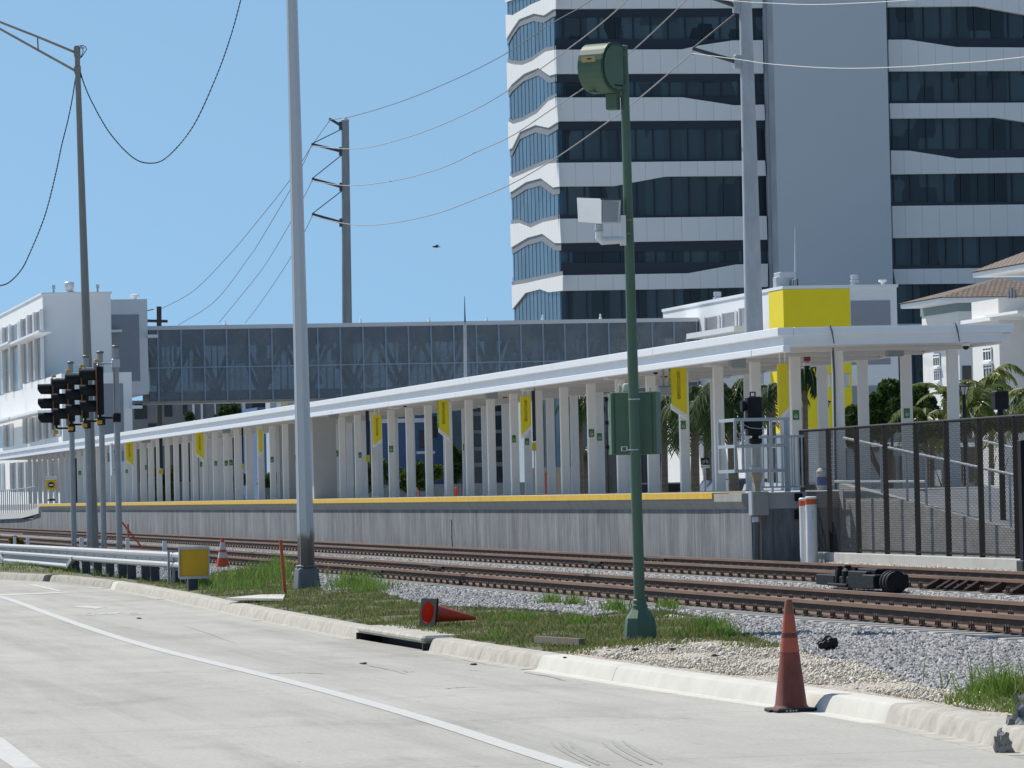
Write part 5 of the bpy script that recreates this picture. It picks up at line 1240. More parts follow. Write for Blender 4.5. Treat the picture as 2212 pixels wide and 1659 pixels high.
for y0, y1 in ((PX(2123,952,23.5), PX(2260,984,23.5)), (PX(2125,1047,23.5), PX(2260,1080,23.5)), (PX(1803,1040,23.5), PX(2000,1040,23.5))): part('handrail', MB().tube([(23.5,y0.y,y0.z),(23.5,y1.y,y1.z)], .022, 8), ALU, rmp, world=True, label='handrail beyond the ramp')
for x in (1800,1850,1905,1960,2001,2045,2090,2138,2182):
    p = PX(x, 1060, RX_+.09); zz = np.interp(-p.y, [-Ye, -b_.y, -e.y], [a.z, b_.z, e.z]); part('rail_post', MB().tube([(RX_+.09,p.y,zz-.05),(RX_+.09,p.y,zz+.84)], .022, 8), ALU, rmp, world=True)
# ---- white posts with orange bands
def white_post(px, r, yt, lab, X):
    q = PX(px, 1150, X); t = thing('marker_bollard', lab, 'bollard', (q.x, q.y, .3), 0, 'white posts with orange bands')
    H = PD(px, yt, proj(q)[2]).z-.3; WP = M('white_plastic_post', (.74,.74,.74), .4, var=.03)
    part('tube', MB().lathe([(r,0),(r,H*.32),(r*.985,H*.325),(r*.985,H*.56),(r*.965,H*.565),(r*.965,H-.03)], 24), WP, t, smooth=True)
    part('cap', MB().lathe([(r*1.02,H-.03),(r*1.02,H),(r*.8,H+.015)], 24), WP, t, smooth=True)
    part('orange_band', MB().lathe([(r*.975,H-.13),(r*.985,H-.13),(r*.985,H-.035),(r*.975,H-.035)], 24), M('orange_band', (.62,.10,.02), .5), t, smooth=True)
    part('latch', MB().box((-.006,-r-.006,H*.70),(.006,-r+.01,H*.82)), ALU, t)
    return t
white_post(1753, .105, 1074, 'thicker white post with an orange band at the fence corner', 20.85)
white_post(1738, .09, 1077, 'thinner white post with an orange band, left of the thicker one', 20.80)
# black bracket plates on the end wall
for y0, y1, lb_ in ((1066,1082,'upper black bolted plate on the platform end wall'),(1101,1121,'lower black bolted plate on the platform end wall')):
    a_ = PY(1718, y0, Ye-.06); b_ = PY(1734, y1, Ye-.06); t = solo('anchor_plate', MB().box((a_.x, Ye-.06, b_.z), (b_.x, Ye-.0-.02+.035, a_.z), .005), BV, lb_, 'plate', (a_.x, Ye-.06, b_.z), 'black anchor plates')
# ---- electric box and conduit on the end wall
a_ = PY(1627, 1062, Ye-.25); b_ = PY(1662, 1113, Ye-.25)
eb = thing('electric_box', 'grey wall-mounted electric box with conduits on the platform end wall', 'electric box', (a_.x, Ye-.25, b_.z))
part('case', MB().box((a_.x, Ye-.25, b_.z), (b_.x, Ye+.018, a_.z), .01), M('box_grey', (.27,.275,.27), .6, var=.08), eb, world=True)
part('door_edge', MB().box((a_.x-.035, Ye-.26, b_.z+.01), (a_.x-.002, Ye-.02, a_.z+.015)), ALU, eb, world=True)
part('conduit', MB().tube([(a_.x+.07, Ye-.12, b_.z), (a_.x+.08, Ye-.12, b_.z-.2), (a_.x+.06, Ye-.12, .28)], .055, 12), M('dark_conduit', (.07,.085,.10), .5), eb, world=True, smooth=True)
part('coupling', MB().lathe([(.065,0),(.065,.10)], 14, (a_.x+.07, Ye-.12, b_.z-.12)), ALU, eb, world=True)
part('conduit', MB().tube([(a_.x+.17, Ye-.05, b_.z), (a_.x+.16, Ye-.05, .28)], .022, 8), LIPC, eb, world=True)
# ---- dwarf signal in its cage at the platform corner
SY = Ye+.9; SXc = PY(1634, 1000, SY).x
sg = thing('rail_signal', 'black railway signal head on a short flared post inside the railed cage', 'rail signal', (SXc, SY, PT))
q_ = lambda x, y, dy=0: PY(x, y, SY+dy)
hd = MB(); a_, b_ = q_(1612,857), q_(1645,941); hd.box((a_.x, SY-.10, b_.z), (b_.x, SY+.16, a_.z), .02)
a_, b_ = q_(1616,900), q_(1642,904); part('head', hd, BLACK, sg, world=True)
for y0, y1 in ((862,892),(902,930)):
    c_ = q_(1612,(y0+y1)/2); part('lamp_hood', MB().lathe([(.105,0),(.105,.05),(.08,.09),(.03,.10)], 16, (c_.x-.09, SY+.03, c_.z), 'X'), BLACK, sg, world=True, smooth=True)
    a2, b2 = q_(1618,y0), q_(1643,y1); part('door', MB().box((a2.x, SY-.125, b2.z), (b2.x, SY-.102, a2.z), .008), BLACK, sg, world=True)
c_ = q_(1626,852); rg = MB(); 
rg.box((c_.x-.055,SY-.01,c_.z-.05),(c_.x-.035,SY+.02,c_.z+.05)).box((c_.x+.035,SY-.01,c_.z-.05),(c_.x+.055,SY+.02,c_.z+.05)).box((c_.x-.035,SY-.01,c_.z+.03),(c_.x+.035,SY+.02,c_.z+.05)).box((c_.x-.035,SY-.01,c_.z-.05),(c_.x+.035,SY+.02,c_.z-.03))
part('lifting_eye', rg, BLACK, sg, world=True)
a_, b_ = q_(1624,941), q_(1640,945); c1, c2 = q_(1632,941), q_(1632,960)
part('swivel', MB().lathe([(.06,c2.z-PT),(.13,c2.z-PT+.02),(.13,c2.z-PT+.10),(.07,c2.z-PT+.13),(.07,c1.z-PT)], 16), BLACK, sg, smooth=True)
c3_ = q_(1634,1016); part('post', MB().lathe([(.095,c3_.z-PT),(.095,c2.z-PT)], 16), M('signal_post_pale', (.40,.40,.38), .5, .2, var=.1), sg, smooth=True)
part('post_flange', MB().lathe([(.16,c3_.z-PT),(.16,c3_.z-PT+.06)], 4), ALU, sg)
part('pedestal', MB().lathe([(.075,0),(.08,.16),(.17,c3_.z-PT-.05),(.17,c3_.z-PT-.003)], 4), M('pedestal_stained', (.34,.29,.23), .8, var=.3, scale=7), sg)
CG = M('cage_aluminium', (.46,.49,.52), .4, .4, var=.05)
cgo = (PY(1587,1000,SY-.5).x, SY-.5, PT)
cg = thing('railing_cage', 'aluminium railed cage round the black railway signal on the platform corner', 'railing', cgo)
cgm = MB(); Yf_, Yb_ = SY-.5, SY+.8
for yl in (907, 964, 1018):
    a_, b_ = PY(1587, yl, Yf_), PY(1706, yl, Yf_)
    cgm.box((a_.x, Yf_, a_.z-.03), (b_.x, Yf_+.03, a_.z+.03)).box((a_.x, Yf_+.032, a_.z-.03), (a_.x+.03, Yb_, a_.z+.03)).box((b_.x-.03, Yf_+.032, a_.z-.03), (b_.x, Yb_, a_.z+.03))
part('rails', cgm, CG, cg, world=True)
for x, y in ((PY(1587,950,Yf_).x, Yf_),(PY(1603,950,Yf_).x, Yf_),(PY(1706,950,Yf_).x-.05, Yf_),(PY(1694,950,Yf_).x, Yf_),(PY(1587,950,Yf_).x, Yb_-.05),(PY(1706,950,Yf_).x-.05, Yb_-.05)):
    part('post', MB().box((x, y+.034, PT if x > PY(1690,950,Yf_).x else PY(1587,1019,Yf_).z), (x+.05, y+.08, PY(1587,905,Yf_).z)), CG, cg, world=True)
ch_ = MB(); 
pts = [PY(x, y, Yf_-.01) for x, y in ((1604,916),(1620,924),(1640,926),(1660,924),(1682,917))]; ch_.tube(pts, .008, 5)
part('chain', ch_, GALV, cg, world=True)
# picket rail right of the cage, running to the fence
pr_ = thing('guard_railing', 'grey picket guard railing between the cage and the mesh fence', 'railing', (PY(1640,1054,Ye+.2).x, Ye+.2, PT))
pk = MB(); Yp = Ye+.2
a_, b_ = PY(1640, 944, Yp), PY(1736, 942, Yp); pk.bar(a_, b_, .045); zb_ = PY(1680, 1052, Yp).z
pk.bar((a_.x, Yp, zb_), (b_.x, Yp, zb_), .03); part('rails', pk, CG, pr_, world=True)
for x in (1649,1663,1677,1690,1711,1716,1725,1733):
    p = PY(x, 1000, Yp); part('picket', MB().box((p.x-.012, Yp-.012, zb_), (p.x+.012, Yp+.012, a_.z-.02)), CG, pr_, world=True)
# ---- signal head standing behind the fence at the right, on its mast
q = PX(2161, 880, 22.6); d_ = proj(q)[2]; Z_ = lambda y: PD(2161, y, d_).z
s2_ = thing('rail_signal', 'black railway signal head rising above the mesh fence at the far right', 'rail signal', (q.x, q.y, .3))
w2 = 15.5*d_/F
part('head', MB().box((-w2,-.12,Z_(885)-.3),(w2,.15,Z_(844)-.3),.02).box((-w2*1.06,-.14,Z_(852)-.3),(w2*.4,.1,Z_(847)-.3)), BLACK, s2_)
part('lifting_eye', MB().box((-.05,-.01,Z_(843.5)-.3),(-.03,.02,Z_(836)-.3)).box((.03,-.01,Z_(843.5)-.3),(.05,.02,Z_(836)-.3)).box((-.03,-.01,Z_(838)-.3),(.03,.02,Z_(836)-.3)), BLACK, s2_)
part('mast', MB().lathe([(.05,0),(.05,Z_(885)-.301)], 12), BLACK, s2_, smooth=True)
q = PX(2214, 1190, 20.9)
kb = thing('relay_post', 'dark square post cut by the right edge in front of the mesh fence', 'post', (q.x, q.y, .3))
part('post', MB().box((-.05,-.08,0),(.3,.1,PX(2204,951,20.9).z-.3),.01), BV, kb)
part('foot', MB().box((-.09,-.15,0),(.35,.17,PX(2204,1210,20.9).z-.3),.01), M('dark_foot', (.04,.042,.05), .6), kb)
# ================================================================ fittings of the canopy
def near_col(x):
    best = None
    for X, N in ((CA, NA), (CB, NBc)):
        for n in range(N):
            c = (X, Y0A+n*DY-.075, 3.2); px, _, d = proj(c)
            e = abs(px-x)
            if best is None or e < best[0]: best = (e, c, X, n)
    return best
SG = M('sign_green', (.03,.20,.03), .45, var=.03)
signs = [(1470,1481,909,927),(1270,1282,927,944),(1286,1297,936,952),(1106,1114,940,956),(1131,1140,947,961),(960,970,954,969),(834,843,963,977),(775,781,977,989),(727,736,973,986),(576,583,987,999),(635,640,983,995),(996,1001,959,973),(500,507,993,1005),(485,492,995,1006),(432,438,998,1008),(371,377,1000,1010),(314,321,1005,1015),(271,276,1014,1022),(174,181,1017,1026),(1712,1726,886,907),(1952,1965,882,903),(463,469,996,1006)]
arrow = [(-.3,-.42),(-.12,-.42),(-.12,.05),(-.3,-.12),(-.3,.08),(0,.42),(.3,.08),(.3,-.12),(.12,.05),(.12,-.42)]
arrow = [(-.07,-.45),(-.07,.12),(-.27,-.06),(-.27,.12),(0,.40),(.27,.12),(.27,-.06),(.07,.12),(.07,-.45)]
tvs, tfs = text_mesh('TICKETS', 1.0); twid = max(v[0] for v in tvs)-min(v[0] for v in tvs)
used_l = {}
for i, (x0, x1, y0, y1) in enumerate(sorted(signs, key=lambda s: -s[0])):
    e, c, X, n = near_col((x0+x1)/2); d = proj(c)[2]; w = max((x1-x0)*d/F, .11); a_ = PD((x0+x1)/2, y0, d); b_ = PD((x0+x1)/2, y1, d)
    h = a_.z-b_.z; cx = c[0] if e > 12 else (PD((x0+x1)/2, y0, d).x)
    w = min(w, .17); cx = min(max(cx, c[0]-.11+w/2), c[0]+.11-w/2)
    row = 'front' if X == CA else 'rear'
    t = thing('column_sign', '', 'sign', (cx, c[1]-.012, b_.z), 0, 'small green arrow signs on the canopy columns')
    used_l[(row, n)] = used_l.get((row, n), 0)+1
    t['label'] = 'green arrow sign%s on %s-row canopy column %s' % ('', row, 'nearest the open end' if n == 0 else 'number %d from the open end' % (n+1)) + (' lower of two' if used_l[(row, n)] > 1 else '')
    part('plate', MB().box((-w/2,-.004,0),(w/2,.011,h)), SG, t)
    dsc = MB(); r = w*.30; nn = 14; zc_ = h*.36
    dsc.prism([(r*math.cos(2*math.pi*k/nn), -.0065, zc_+r*math.sin(2*math.pi*k/nn)) for k in range(nn)], (0,.002,0)); part('disc', dsc, WLINE, t)
    part('arrow', MB().prism([(ax2*w*.5, -.0085, zc_+az2*w*.5) for ax2, az2 in arrow], (0,.0015,0)), DARK, t)
    if w > .12 and d < 175:
        lt_ = MB(); [lt_.box((-w*.38+w*.13*k_, -.0062, h*.66), (-w*.38+w*.13*k_+w*.085, -.0045, h*.66+w*.13)) for k_ in (0,1,2,3.5,4.5)]; part('worn_print', lt_, M('faded_print', (.25,.38,.27), .6), t)['kind'] = 'stuff'
# hanging banners
YB = M('banner_yellow', (.78,.66,.02), .6, var=.04); BG2 = M('banner_green', (.03,.24,.05), .5); YL = M('banner_letter_grey', (.70,.60,.09), .6)
bans = [(1449,1484,790,873,896,1,'yellow hanging banner with a green side, left of the caged railway signal'),(1125,1148,856,940,918,0,'yellow hanging banner just right of the green cabinet pole gap, by the dark blue one'),(947,970,860,925,943,1,'yellow hanging banner with a green side in the middle of the canopy'),(806,824,896,960,948,0,'yellow hanging banner right of the lamp column'),(559,567,928,980,973,0,'thin yellow hanging banner just left of the lamp column'),(423,440,933,978,991,0,'yellow hanging banner midway between signals and lamp column'),(272,288,954,993,1005,0,'smallest yellow hanging banner beside the traffic signals'),(1681,1704,786,902,878,0,'yellow hanging banner before the yellow building corner')]
bans[1] = bans[1][:6]+('yellow hanging banner beside a dark blue one, right of the canopy middle',)
bvs, bfs = text_mesh('BRIGHTLINE', 1.0); bw = max(v[0] for v in bvs)-min(v[0] for v in bvs)
HX = 27.3
for x0, x1, yt, yl, yr, g, lb_ in bans:
    Xh = 25.3
    c = PX((x0+x1)/2, (yt+yl)/2, Xh); d = proj(c)[2]; k_ = d/F; w = (x1-x0)*k_; zt2 = min(PD(x0, yt, d).z, ZR-.37); zl = PD(x0, yl, d).z; zr_ = PD(x1, yr, d).z
    t = thing('hanging_banner', lb_, 'banner', (c.x-w/2, c.y, min(zl, zr_)), 0, 'yellow banners hanging under the canopy'); z0 = min(zl, zr_)
    part('panel', MB().prism([(0,0,zl-z0),(w,0,zr_-z0),(w,0,zt2-z0),(0,0,zt2-z0)], (0,.10,0)), YB, t)
    part('hanger', MB().box((w*.2,.03,zt2-z0),(w*.28,.07,ZR-.36-z0)).box((w*.72,.03,zt2-z0),(w*.8,.07,ZR-.36-z0)), WHITE, t)
    part('lower_trim', MB().prism([(0,-.004,zl-z0-.12),(w,-.004,zr_-z0-.12),(w,-.004,zr_-z0-.002),(0,-.004,zl-z0-.002)], (0,.108,0)), COLW, t)
    if g: part('side_strip', MB().box((-.03,-.002,zl-z0+.02),(-.002,.102,zt2-z0)), BG2, t)
    if g:
        for a_, b_, mt_ in ((.12,.34,YB),(.38,.52,YB),(.56,.72,WPL),(.78,.84,COLW)):
            zA_ = zt2-z0-(zt2-zl-.02)*a_; zB_ = zt2-z0-(zt2-zl-.02)*b_; part('side_print', MB().box((-.026,-.0035,zB_),(-.008,-.0021,zA_)), mt_, t)
    if w > .25:
        L = (zt2-max(zl, zr_))*.72; s_ = L/bw
        s_ = min(s_, w*.6); hz = (max(zl,zr_)+zt2)/2-z0
        part('lettering', MB().add([(w*.5-v[1]*s_, -.003+v[2]*0, hz+v[0]*s_) for v in bvs], bfs), YL, t, fix=False)
for x0, x1, yt, yb__, yt2, yb2_, lb_ in ((1150,1157,835,953,956,974,'narrow dark blue banner with a yellow tip right of the canopy middle'),(790,797,883,983,983,998,'narrow dark blue banner with a yellow tip, right of the lamp column'),(343,350,945,1012,1014,1024,'narrow dark blue banner with a yellow tip beside the left banners'),(521,525,924,1002,1003,1013,'narrow dark blue banner left of the lamp column')):
    c = PX((x0+x1)/2, 900, 25.7); d = proj(c)[2]; k_ = d/F; w = (x1-x0)*k_; z0 = PD(x0, yb2_, d).z
    t = thing('hanging_banner', lb_, 'banner', (c.x-w/2, c.y, z0), 0, 'dark blue banners hanging under the canopy')
    part('panel', MB().box((0,0,PD(x0,yb__,d).z-z0),(w,.08,min(ZR-.36, PD(x0,yt,d).z)-z0)), NAVY, t)
    part('tip', MB().box((-w*.3,-.01,0),(w,.09,PD(x0,yt2,d).z-z0)), M('tip_yellow', (.6,.48,.02), .6), t)
# speakers, strobes, domes, lights
GBX = M('speaker_grey', (.27,.31,.33), .55, var=.04)
for i, (x0, x1, y0, y1, lb_) in enumerate(((1575,1609,771,796,'boxy grey loudspeaker under the canopy just right of the railway signal'),(1421,1446,836,855,'boxy grey loudspeaker under the canopy above the green cabinet'),(1048,1074,844,862,'boxy grey loudspeaker under the canopy right of its middle'),(709,730,891,906,'boxy grey loudspeaker under the canopy just right of the lamp column'),(480,497,923,936,'boxy grey loudspeaker under the canopy in its far half'),(306,325,947,957,'smallest grey loudspeaker near the traffic signals'),(1915,1950,748,770,'boxy grey loudspeaker under the open end of the canopy'))):
    c = PX((x0+x1)/2, (y0+y1)/2, 24.9 if i != 6 else 27.6); d = proj(c)[2]; k_ = d/F; w = (x1-x0)*k_
    if c.y < YC+.4: c.y = YC+.6
    t = thing('loudspeaker', lb_, 'loudspeaker', (c.x, c.y, c.z), 0, 'grey loudspeakers under the canopy')
    part('case', MB().box((-w/2,-.15,-(y1-y0)*k_/2),(w/2,.15,(y1-y0)*k_/2),.02), GBX, t); part('hanger', MB().tube([(0,0,(y1-y0)*k_/2),(0,0,max(ZR-.36-c.z, .1))], .03, 8), GBX, t)
RD = M('strobe_red', (.30,.01,.015), .4)
for x0, x1, y0, y1, lb_ in ((1428,1441,806,816,'red alarm strobe under the canopy right of the green pole'),(1086,1096,853,860,'red alarm strobe under the canopy right of its middle'),(585,592,918,925,'small red alarm strobe left of the lamp column'),(769,773,894,901,'small red alarm strobe right of the lamp column'),(1736,1750,766,780,'red alarm strobe under the open end of the canopy')):
    c = PX((x0+x1)/2, (y0+y1)/2, 26.6 if x0 != 1736 else 26.4); d = proj(c)[2]; k_ = d/F; w = (x1-x0)*k_/2; h = (y1-y0)*k_/2
    if c.y < YC+.4: c.y = YC+.6
    t = thing('alarm_strobe', lb_, 'alarm', (c.x, c.y, c.z), 0, 'red alarm strobes under the canopy')
    part('lamp', MB().box((-w,-.05,-h),(w,.05,h),.008), RD, t); part('stem', MB().tube([(0,0,h),(0,0,max(ZR-.36-c.z,.05))], .015, 6), WPL, t)
for x, y, X_, lb_ in ((1416,804,25.6,'white dome camera under the canopy beside the red strobe'),(1743,792,26.4,'white dome camera below the red strobe at the open canopy end'),(2115,746,28.3,'white dome camera at the right end of the canopy soffit'),(875,876,25.4,'small white dome camera under the canopy middle')):
    c = PX(x, y, X_); 
    if c.y < YC+.4: c.y = YC+.6
    t = thing('dome_camera', lb_, 'camera', (c.x, c.y, c.z), 0, 'white dome cameras under the canopy')
    part('body', MB().lathe([(.09,.02),(.095,.08),(.05,.1),(.03,.12),(.03,max(.14, ZR-.36-c.z))], 16), WPL, t, smooth=True); part('dome', MB().lathe([(.01,-.06),(.04,-.05),(.065,-.02),(.07,.019)], 16), BLACK, t, smooth=True)
for x0, x1, y, X_ in ((1307,1333,814,25.2),(1128,1150,839,25.2),(1524,1550,784,25.2),(975,997,860,25.2),(841,863,876,25.2),(735,752,892,25.2)):
    c = PX((x0+x1)/2, y, X_); w = (x1-x0)*proj(c)[2]/F/2
    t = thing('ceiling_light', 'flat white strip light fixed under the canopy soffit', 'light', (c.x, c.y, ZR-.45), 0, 'strip lights under the canopy')
    part('case', MB().box((-w,-.3,-.04),(w,.3,.07),.01), SOF, t); part('lens', MB().box((-w*.8,-.25,-.05),(w*.8,.25,-.041)), WPL, t)
# roof straps and downpipe at the open end
for x, lb_ in ((1795,'thin dark cable running down the nearest canopy column'),(2066,'short dark cable over the canopy edge at the right')):
    c = PY(x, 703, YC-.02); pts = [(c.x-.02,YC+.1,ZR+.04),(c.x-.02,YC-.02,ZR+.03),(c.x+.02,YC-.02,ZR-.1),(c.x+.06,YC-.02,ZR-.36)]
    m_ = MB().tube(pts, .014, 6)
    if x == 1795: cl = PY(1799, 760, Y0A-.13); m_.tube([(cl.x,Y0A-.13,ZR-.37),(cl.x+.02,Y0A-.13,ZR-1.0),(cl.x-.01,Y0A-.13,PT)], .026, 8)
    solo('downlead_cable', m_, M('dark_conduit', (.07,.085,.10), .5), lb_, 'cable', pts[1])
c = PY(1808, 822, YC+3.2); t = thing('information_panel', 'white rounded panel mounted behind the nearest canopy column', 'sign', (c.x, YC+3.0, c.z))
k_ = proj(c)[2]/F; part('panel', MB().box((-24*k_,0,-16*k_),(24*k_,.06,16*k_),.03), WPL, t); part('bracket', MB().box((-.05,-.2,-.04),(.05,-.001,.04)), GALV, t)
# solid shelter walls between the columns
SW_ = M('shelter_wall_paint', (.42,.42,.415), .6, var=.04)
for xa, xb, Y_, lb_ in ((677,727,171,'pale solid shelter wall between the columns just right of the lamp column'),(604,614,191,'narrow pale shelter wall behind the left side of the lamp column'),(619,638,186,'pale shelter wall half hidden by the lamp column')):
    a_ = PY(xa, 1000, Y_); b_ = PY(xb, 1000, Y_); solo('shelter_wall', MB().box((a_.x, Y_, PT), (b_.x, Y_+.9, ZR-.37)), SW_, lb_, 'wall', (a_.x, Y_, PT))
# folding sign at the far platform end
q = PX(110, 1082, 22.5); d_ = proj(q)[2]
fsn = thing('platform_end_sign', 'yellow board with a black no-entry disc at the far end of the platform', 'sign', (q.x, q.y, PT))
P7 = lambda x, y: PD(x, y, d_)-Vector((q.x, q.y, PT))
part('board', MB().prism([P7(99,1037), P7(122,1036), P7(122.5,1058), P7(99.5,1058.5)], (0,.03,0)), M('board_yellow', (.62,.42,.02), .6), fsn)
part('header', MB().prism([P7(99,1029), P7(122,1028.5), P7(122,1035.5), P7(99,1036.5)], (0,.03,0)), WPL, fsn)
hv, hf = text_mesh('DO NOT ENTER', 1.0); s_ = 20*d_/F/(max(v[0] for v in hv)*2); cc = P7(110.5, 1033)
part('header_lettering', MB().add([tuple(cc+_r*(v[0]*s_)+_u*(v[1]*s_)-_f*.03) for v in hv], hf), DARK, fsn, fix=False)
P8 = lambda x, y, e: PD(x, y, d_-e)-Vector((q.x, q.y, PT))
part('disc', MB().prism([P8(110.8+7*math.cos(a*.4488), 1047.5+6*math.sin(a*.4488), .03) for a in range(14)], (0,.012,0)), DARK, fsn)
part('disc_bar', MB().prism([P8(106,1046.3,.05), P8(115.5,1046.3,.05), P8(115.5,1049,.05), P8(106,1049,.05)], (0,.01,0)), WPL, fsn)
part('legs', MB().bar(P7(103,1058), P7(102,1082), .04).bar(P7(119,1058), P7(122,1082), .04), WPL, fsn)
part('sandbag', MB().lathe([(.2,0),(.24,.05),(.18,.11),(.05,.13)], 12, P7(111,1082)), BLACK, fsn)
# ================================================================ overhead line, distance, planting
STEEL = M('weathered_steel_pole', (.27,.295,.31), .6, .2, var=.16, scale=1.2, stretch=(1.5,1.5,.35))
STEEL2 = M('concrete_line_pole', (.40,.43,.47), .65, var=.16, scale=1.0, stretch=(1.2,1.2,.5))
WIRE = M('line_wire', (.10,.105,.115), .5, .3); WIREL = M('bright_line_wire', (.62,.60,.56), .4, .5)
WIRE3 = M('grey_line_wire', (.30,.30,.30), .5, .4)
INS = M('insulator_grey', (.05,.06,.07), .5)
D1 = 232.0; D2 = 392.0
pb1 = PD(1630, 1060, D1); pb1.z = .28
p1 = thing('transmission_pole', 'thick pale concrete transmission pole rising out of the view before the tower', 'utility pole', pb1)
t1 = PD(1609, -40, D1)-pb1; b1 = PD(1629, 716, D1)-pb1
part('shaft', MB().tube([(0,0,0), tuple(b1), tuple(t1)], [21.5*D1/F, 20*D1/F, 13.2*D1/F], 24), STEEL2, p1, smooth=True)
def arm1(tip, root, brace, th=.07):
    T, R, B = [PD(x, y, D1)-pb1 for x, y in (tip, root, brace)]
    part('insulator_arm', MB().tube([R, T], [.13,.09], 10), INS, p1, smooth=True)
    part('brace', MB().tube([B, T], .04, 8), INS, p1)
    part('arm_root', MB().box(R-Vector((.2,.2,.35)), R+Vector((.15,.2,.35)), .03), GALV, p1)
    part('suspension_clamp', MB().tube([T, T-Vector((0,0,.35))], .05, 6), ALU, p1)
arm1((1496,105), (1594,134), (1592,27)); arm1((1500,-18), (1592,13), (1590,-80))
pb2 = PD(753, 1080, D2); pb2.z = .28
p2 = thing('transmission_pole', 'distant steel transmission pole with four insulator arms behind the footbridge', 'utility pole', pb2)
t2 = PD(745.5, 262, D2)-pb2
part('shaft', MB().tube([(0,0,0), tuple(t2)], [13.5*D2/F, 8.2*D2/F], 20), STEEL, p2, smooth=True)
part('cap', MB().lathe([(8.8*D2/F,0),(8.8*D2/F,.12),(.03,10*D2/F)], 20, tuple(t2)), STEEL2, p2, smooth=True)
def arm2(tip, root, brace=None):
    T, R = [PD(x, y, D2)-pb2 for x, y in (tip, root)]
    part('insulator_arm', MB().tube([R, T], [.13,.10], 8), INS, p2, smooth=True)
    if brace: part('brace', MB().tube([PD(*brace, D2)-pb2, T], .045, 6), INS, p2)
    part('arm_root', MB().box(R-Vector((.22,.2,.35)), R+Vector((.2,.2,.35))), INS, p2)
    part('suspension_clamp', MB().tube([T, T-Vector((0,0,.3))], .05, 6), WIREL, p2)
arm2((711,256), (738,272)); arm2((673,311), (738,327), (738,279)); arm2((674,386), (739,404), (738,335)); arm2((674,462), (739,481), (739,412))
def wire(pts, d0, d1, r, mat, label, n=10):
    """hangs between real supports: depth runs evenly from the first to the last point"""
    L = len(pts); ps = [PD(x, y, d0+(d1-d0)*i/(L-1)) for i, (x, y) in enumerate(pts)]; out = []
    for i in range(L-1):
        p0, p1_, p2_, p3 = ps[max(i-1,0)], ps[i], ps[i+1], ps[min(i+2,L-1)]
        for k in range(n):
            t = k/n; out.append(.5*((2*p1_)+(p2_-p0)*t+(2*p0-5*p1_+4*p2_-p3)*t*t+(3*p1_-p0-3*p2_+p3)*t**3))
    out.append(ps[-1]); return solo('power_line', MB().tube(out, r, 5), mat, label, 'wire', out[0])
A2 = lambda L: [(553+x/3, y/3) for x, y in L]; A3 = lambda L: [(1106+x/3, y/3) for x, y in L]
wire(A2([(475,775),(620,755),(950,655),(1300,510),(1615,350)])+A3([(260,150),(430,55),(560,-30)]), D2, 270, .030, WIRE, 'topmost thin wire running right from the distant pole towards the tower')
wire(A2([(365,945),(600,965),(800,940),(1100,850),(1400,720),(1620,595)])+A3([(180,450),(500,215),(690,55),(780,-30)]), D2, 245, .036, WIRE3, 'second wire from the top, rising right across the tower corner')
wire(A2([(365,1172),(600,1203),(900,1170),(1200,1090),(1440,980),(1659,880)])+A3([(240,720),(480,560),(780,330),(1130,0),(1180,-50)]), D2, 238, .036, WIRE3, 'third wire from the top, passing behind the siren housing')
wire(A2([(365,1402),(620,1455),(850,1450),(1150,1390),(1400,1300),(1659,1190)])+A3([(290,1020),(620,790),(820,640),(1165,345)]), D2, D1, .036, WIRE3, 'lowest wire, running from the distant pole to the near pole arm')
wire(A3([(1165,345),(1480,387),(1659,413)])+[(1759,145.5),(1849,147.7),(1959,144),(2042,138.5),(2126,132.5),(2250,119)], D1, 150, .018, WIREL, 'pale wire sagging across the tower to the right edge')
wire(A3([(1180,-20),(1490,10),(1659,20)])+[(1659+93,10),(1859,6.5),(1969,0),(2060,-10)], D1, 180, .018, WIREL, 'pale wire crossing the top right of the view')
for a, b_, c_, e_, lb_ in ((A2([(475,785),(362,945)]), (623,393.5), (553,482), [(493,553),(417,629),(340,671)], 'faint topmost wire dropping left behind the footbridge'),
                     (A2([(360,940),(315,1045)]), (624,415), (553,535), [(540,553),(466,649),(385,702)], 'upper wire dropping steeply left behind the lamp column'),
                     (A2([(362,1172),(322,1255)]), (625,485), (585,553), [(553,599),(473,697)], 'middle wire dropping steeply left behind the footbridge roof'),
                     (A2([(362,1402),(327,1478)]), (628,556), (590,615), [(553,668),(530,697)], 'lowest wire dropping steeply left to the footbridge roof')):
    wire(a+[b_, c_]+e_, D2, D2+120, .032, WIRE, lb_)
# old wooden pole far left
q = PD(343, 1000, 420); q.z = .28; t = thing('wooden_pole', 'dark wooden pole top with a crossarm showing above the left end of the footbridge', 'utility pole', q)
T = PD(343.5, 662, 420)-q; part('pole', MB().tube([(0,0,0), tuple(T)], .23, 10), M('dark_timber', (.07,.06,.05), .9), t)
a_, b_ = PD(318, 693, 420)-q, PD(362, 694, 420)-q; part('crossarm', MB().bar(a_, b_, .28, .25).bar(PD(318,671,419.5)-q, PD(332,668,419.5)-q, .08), M('dark_timber', (.07,.06,.05), .9), t)
# slim lightning mast beyond the canopy
q = PD(1006, 1050, 150); q.z = .28; t = thing('lightning_mast', 'slim pale mast with a black spike rising above the canopy middle', 'mast', q)
part('mast', MB().tube([(0,0,0), PD(1004.5,697,150)-q], [.07,.05], 10), M('mast_pale_grey', (.42,.44,.47), .5), t, smooth=True)
part('spike', MB().tube([PD(1004.5,696,150)-q, PD(1003.5,640,150)-q], [.028,.008], 6), BLACK, t)
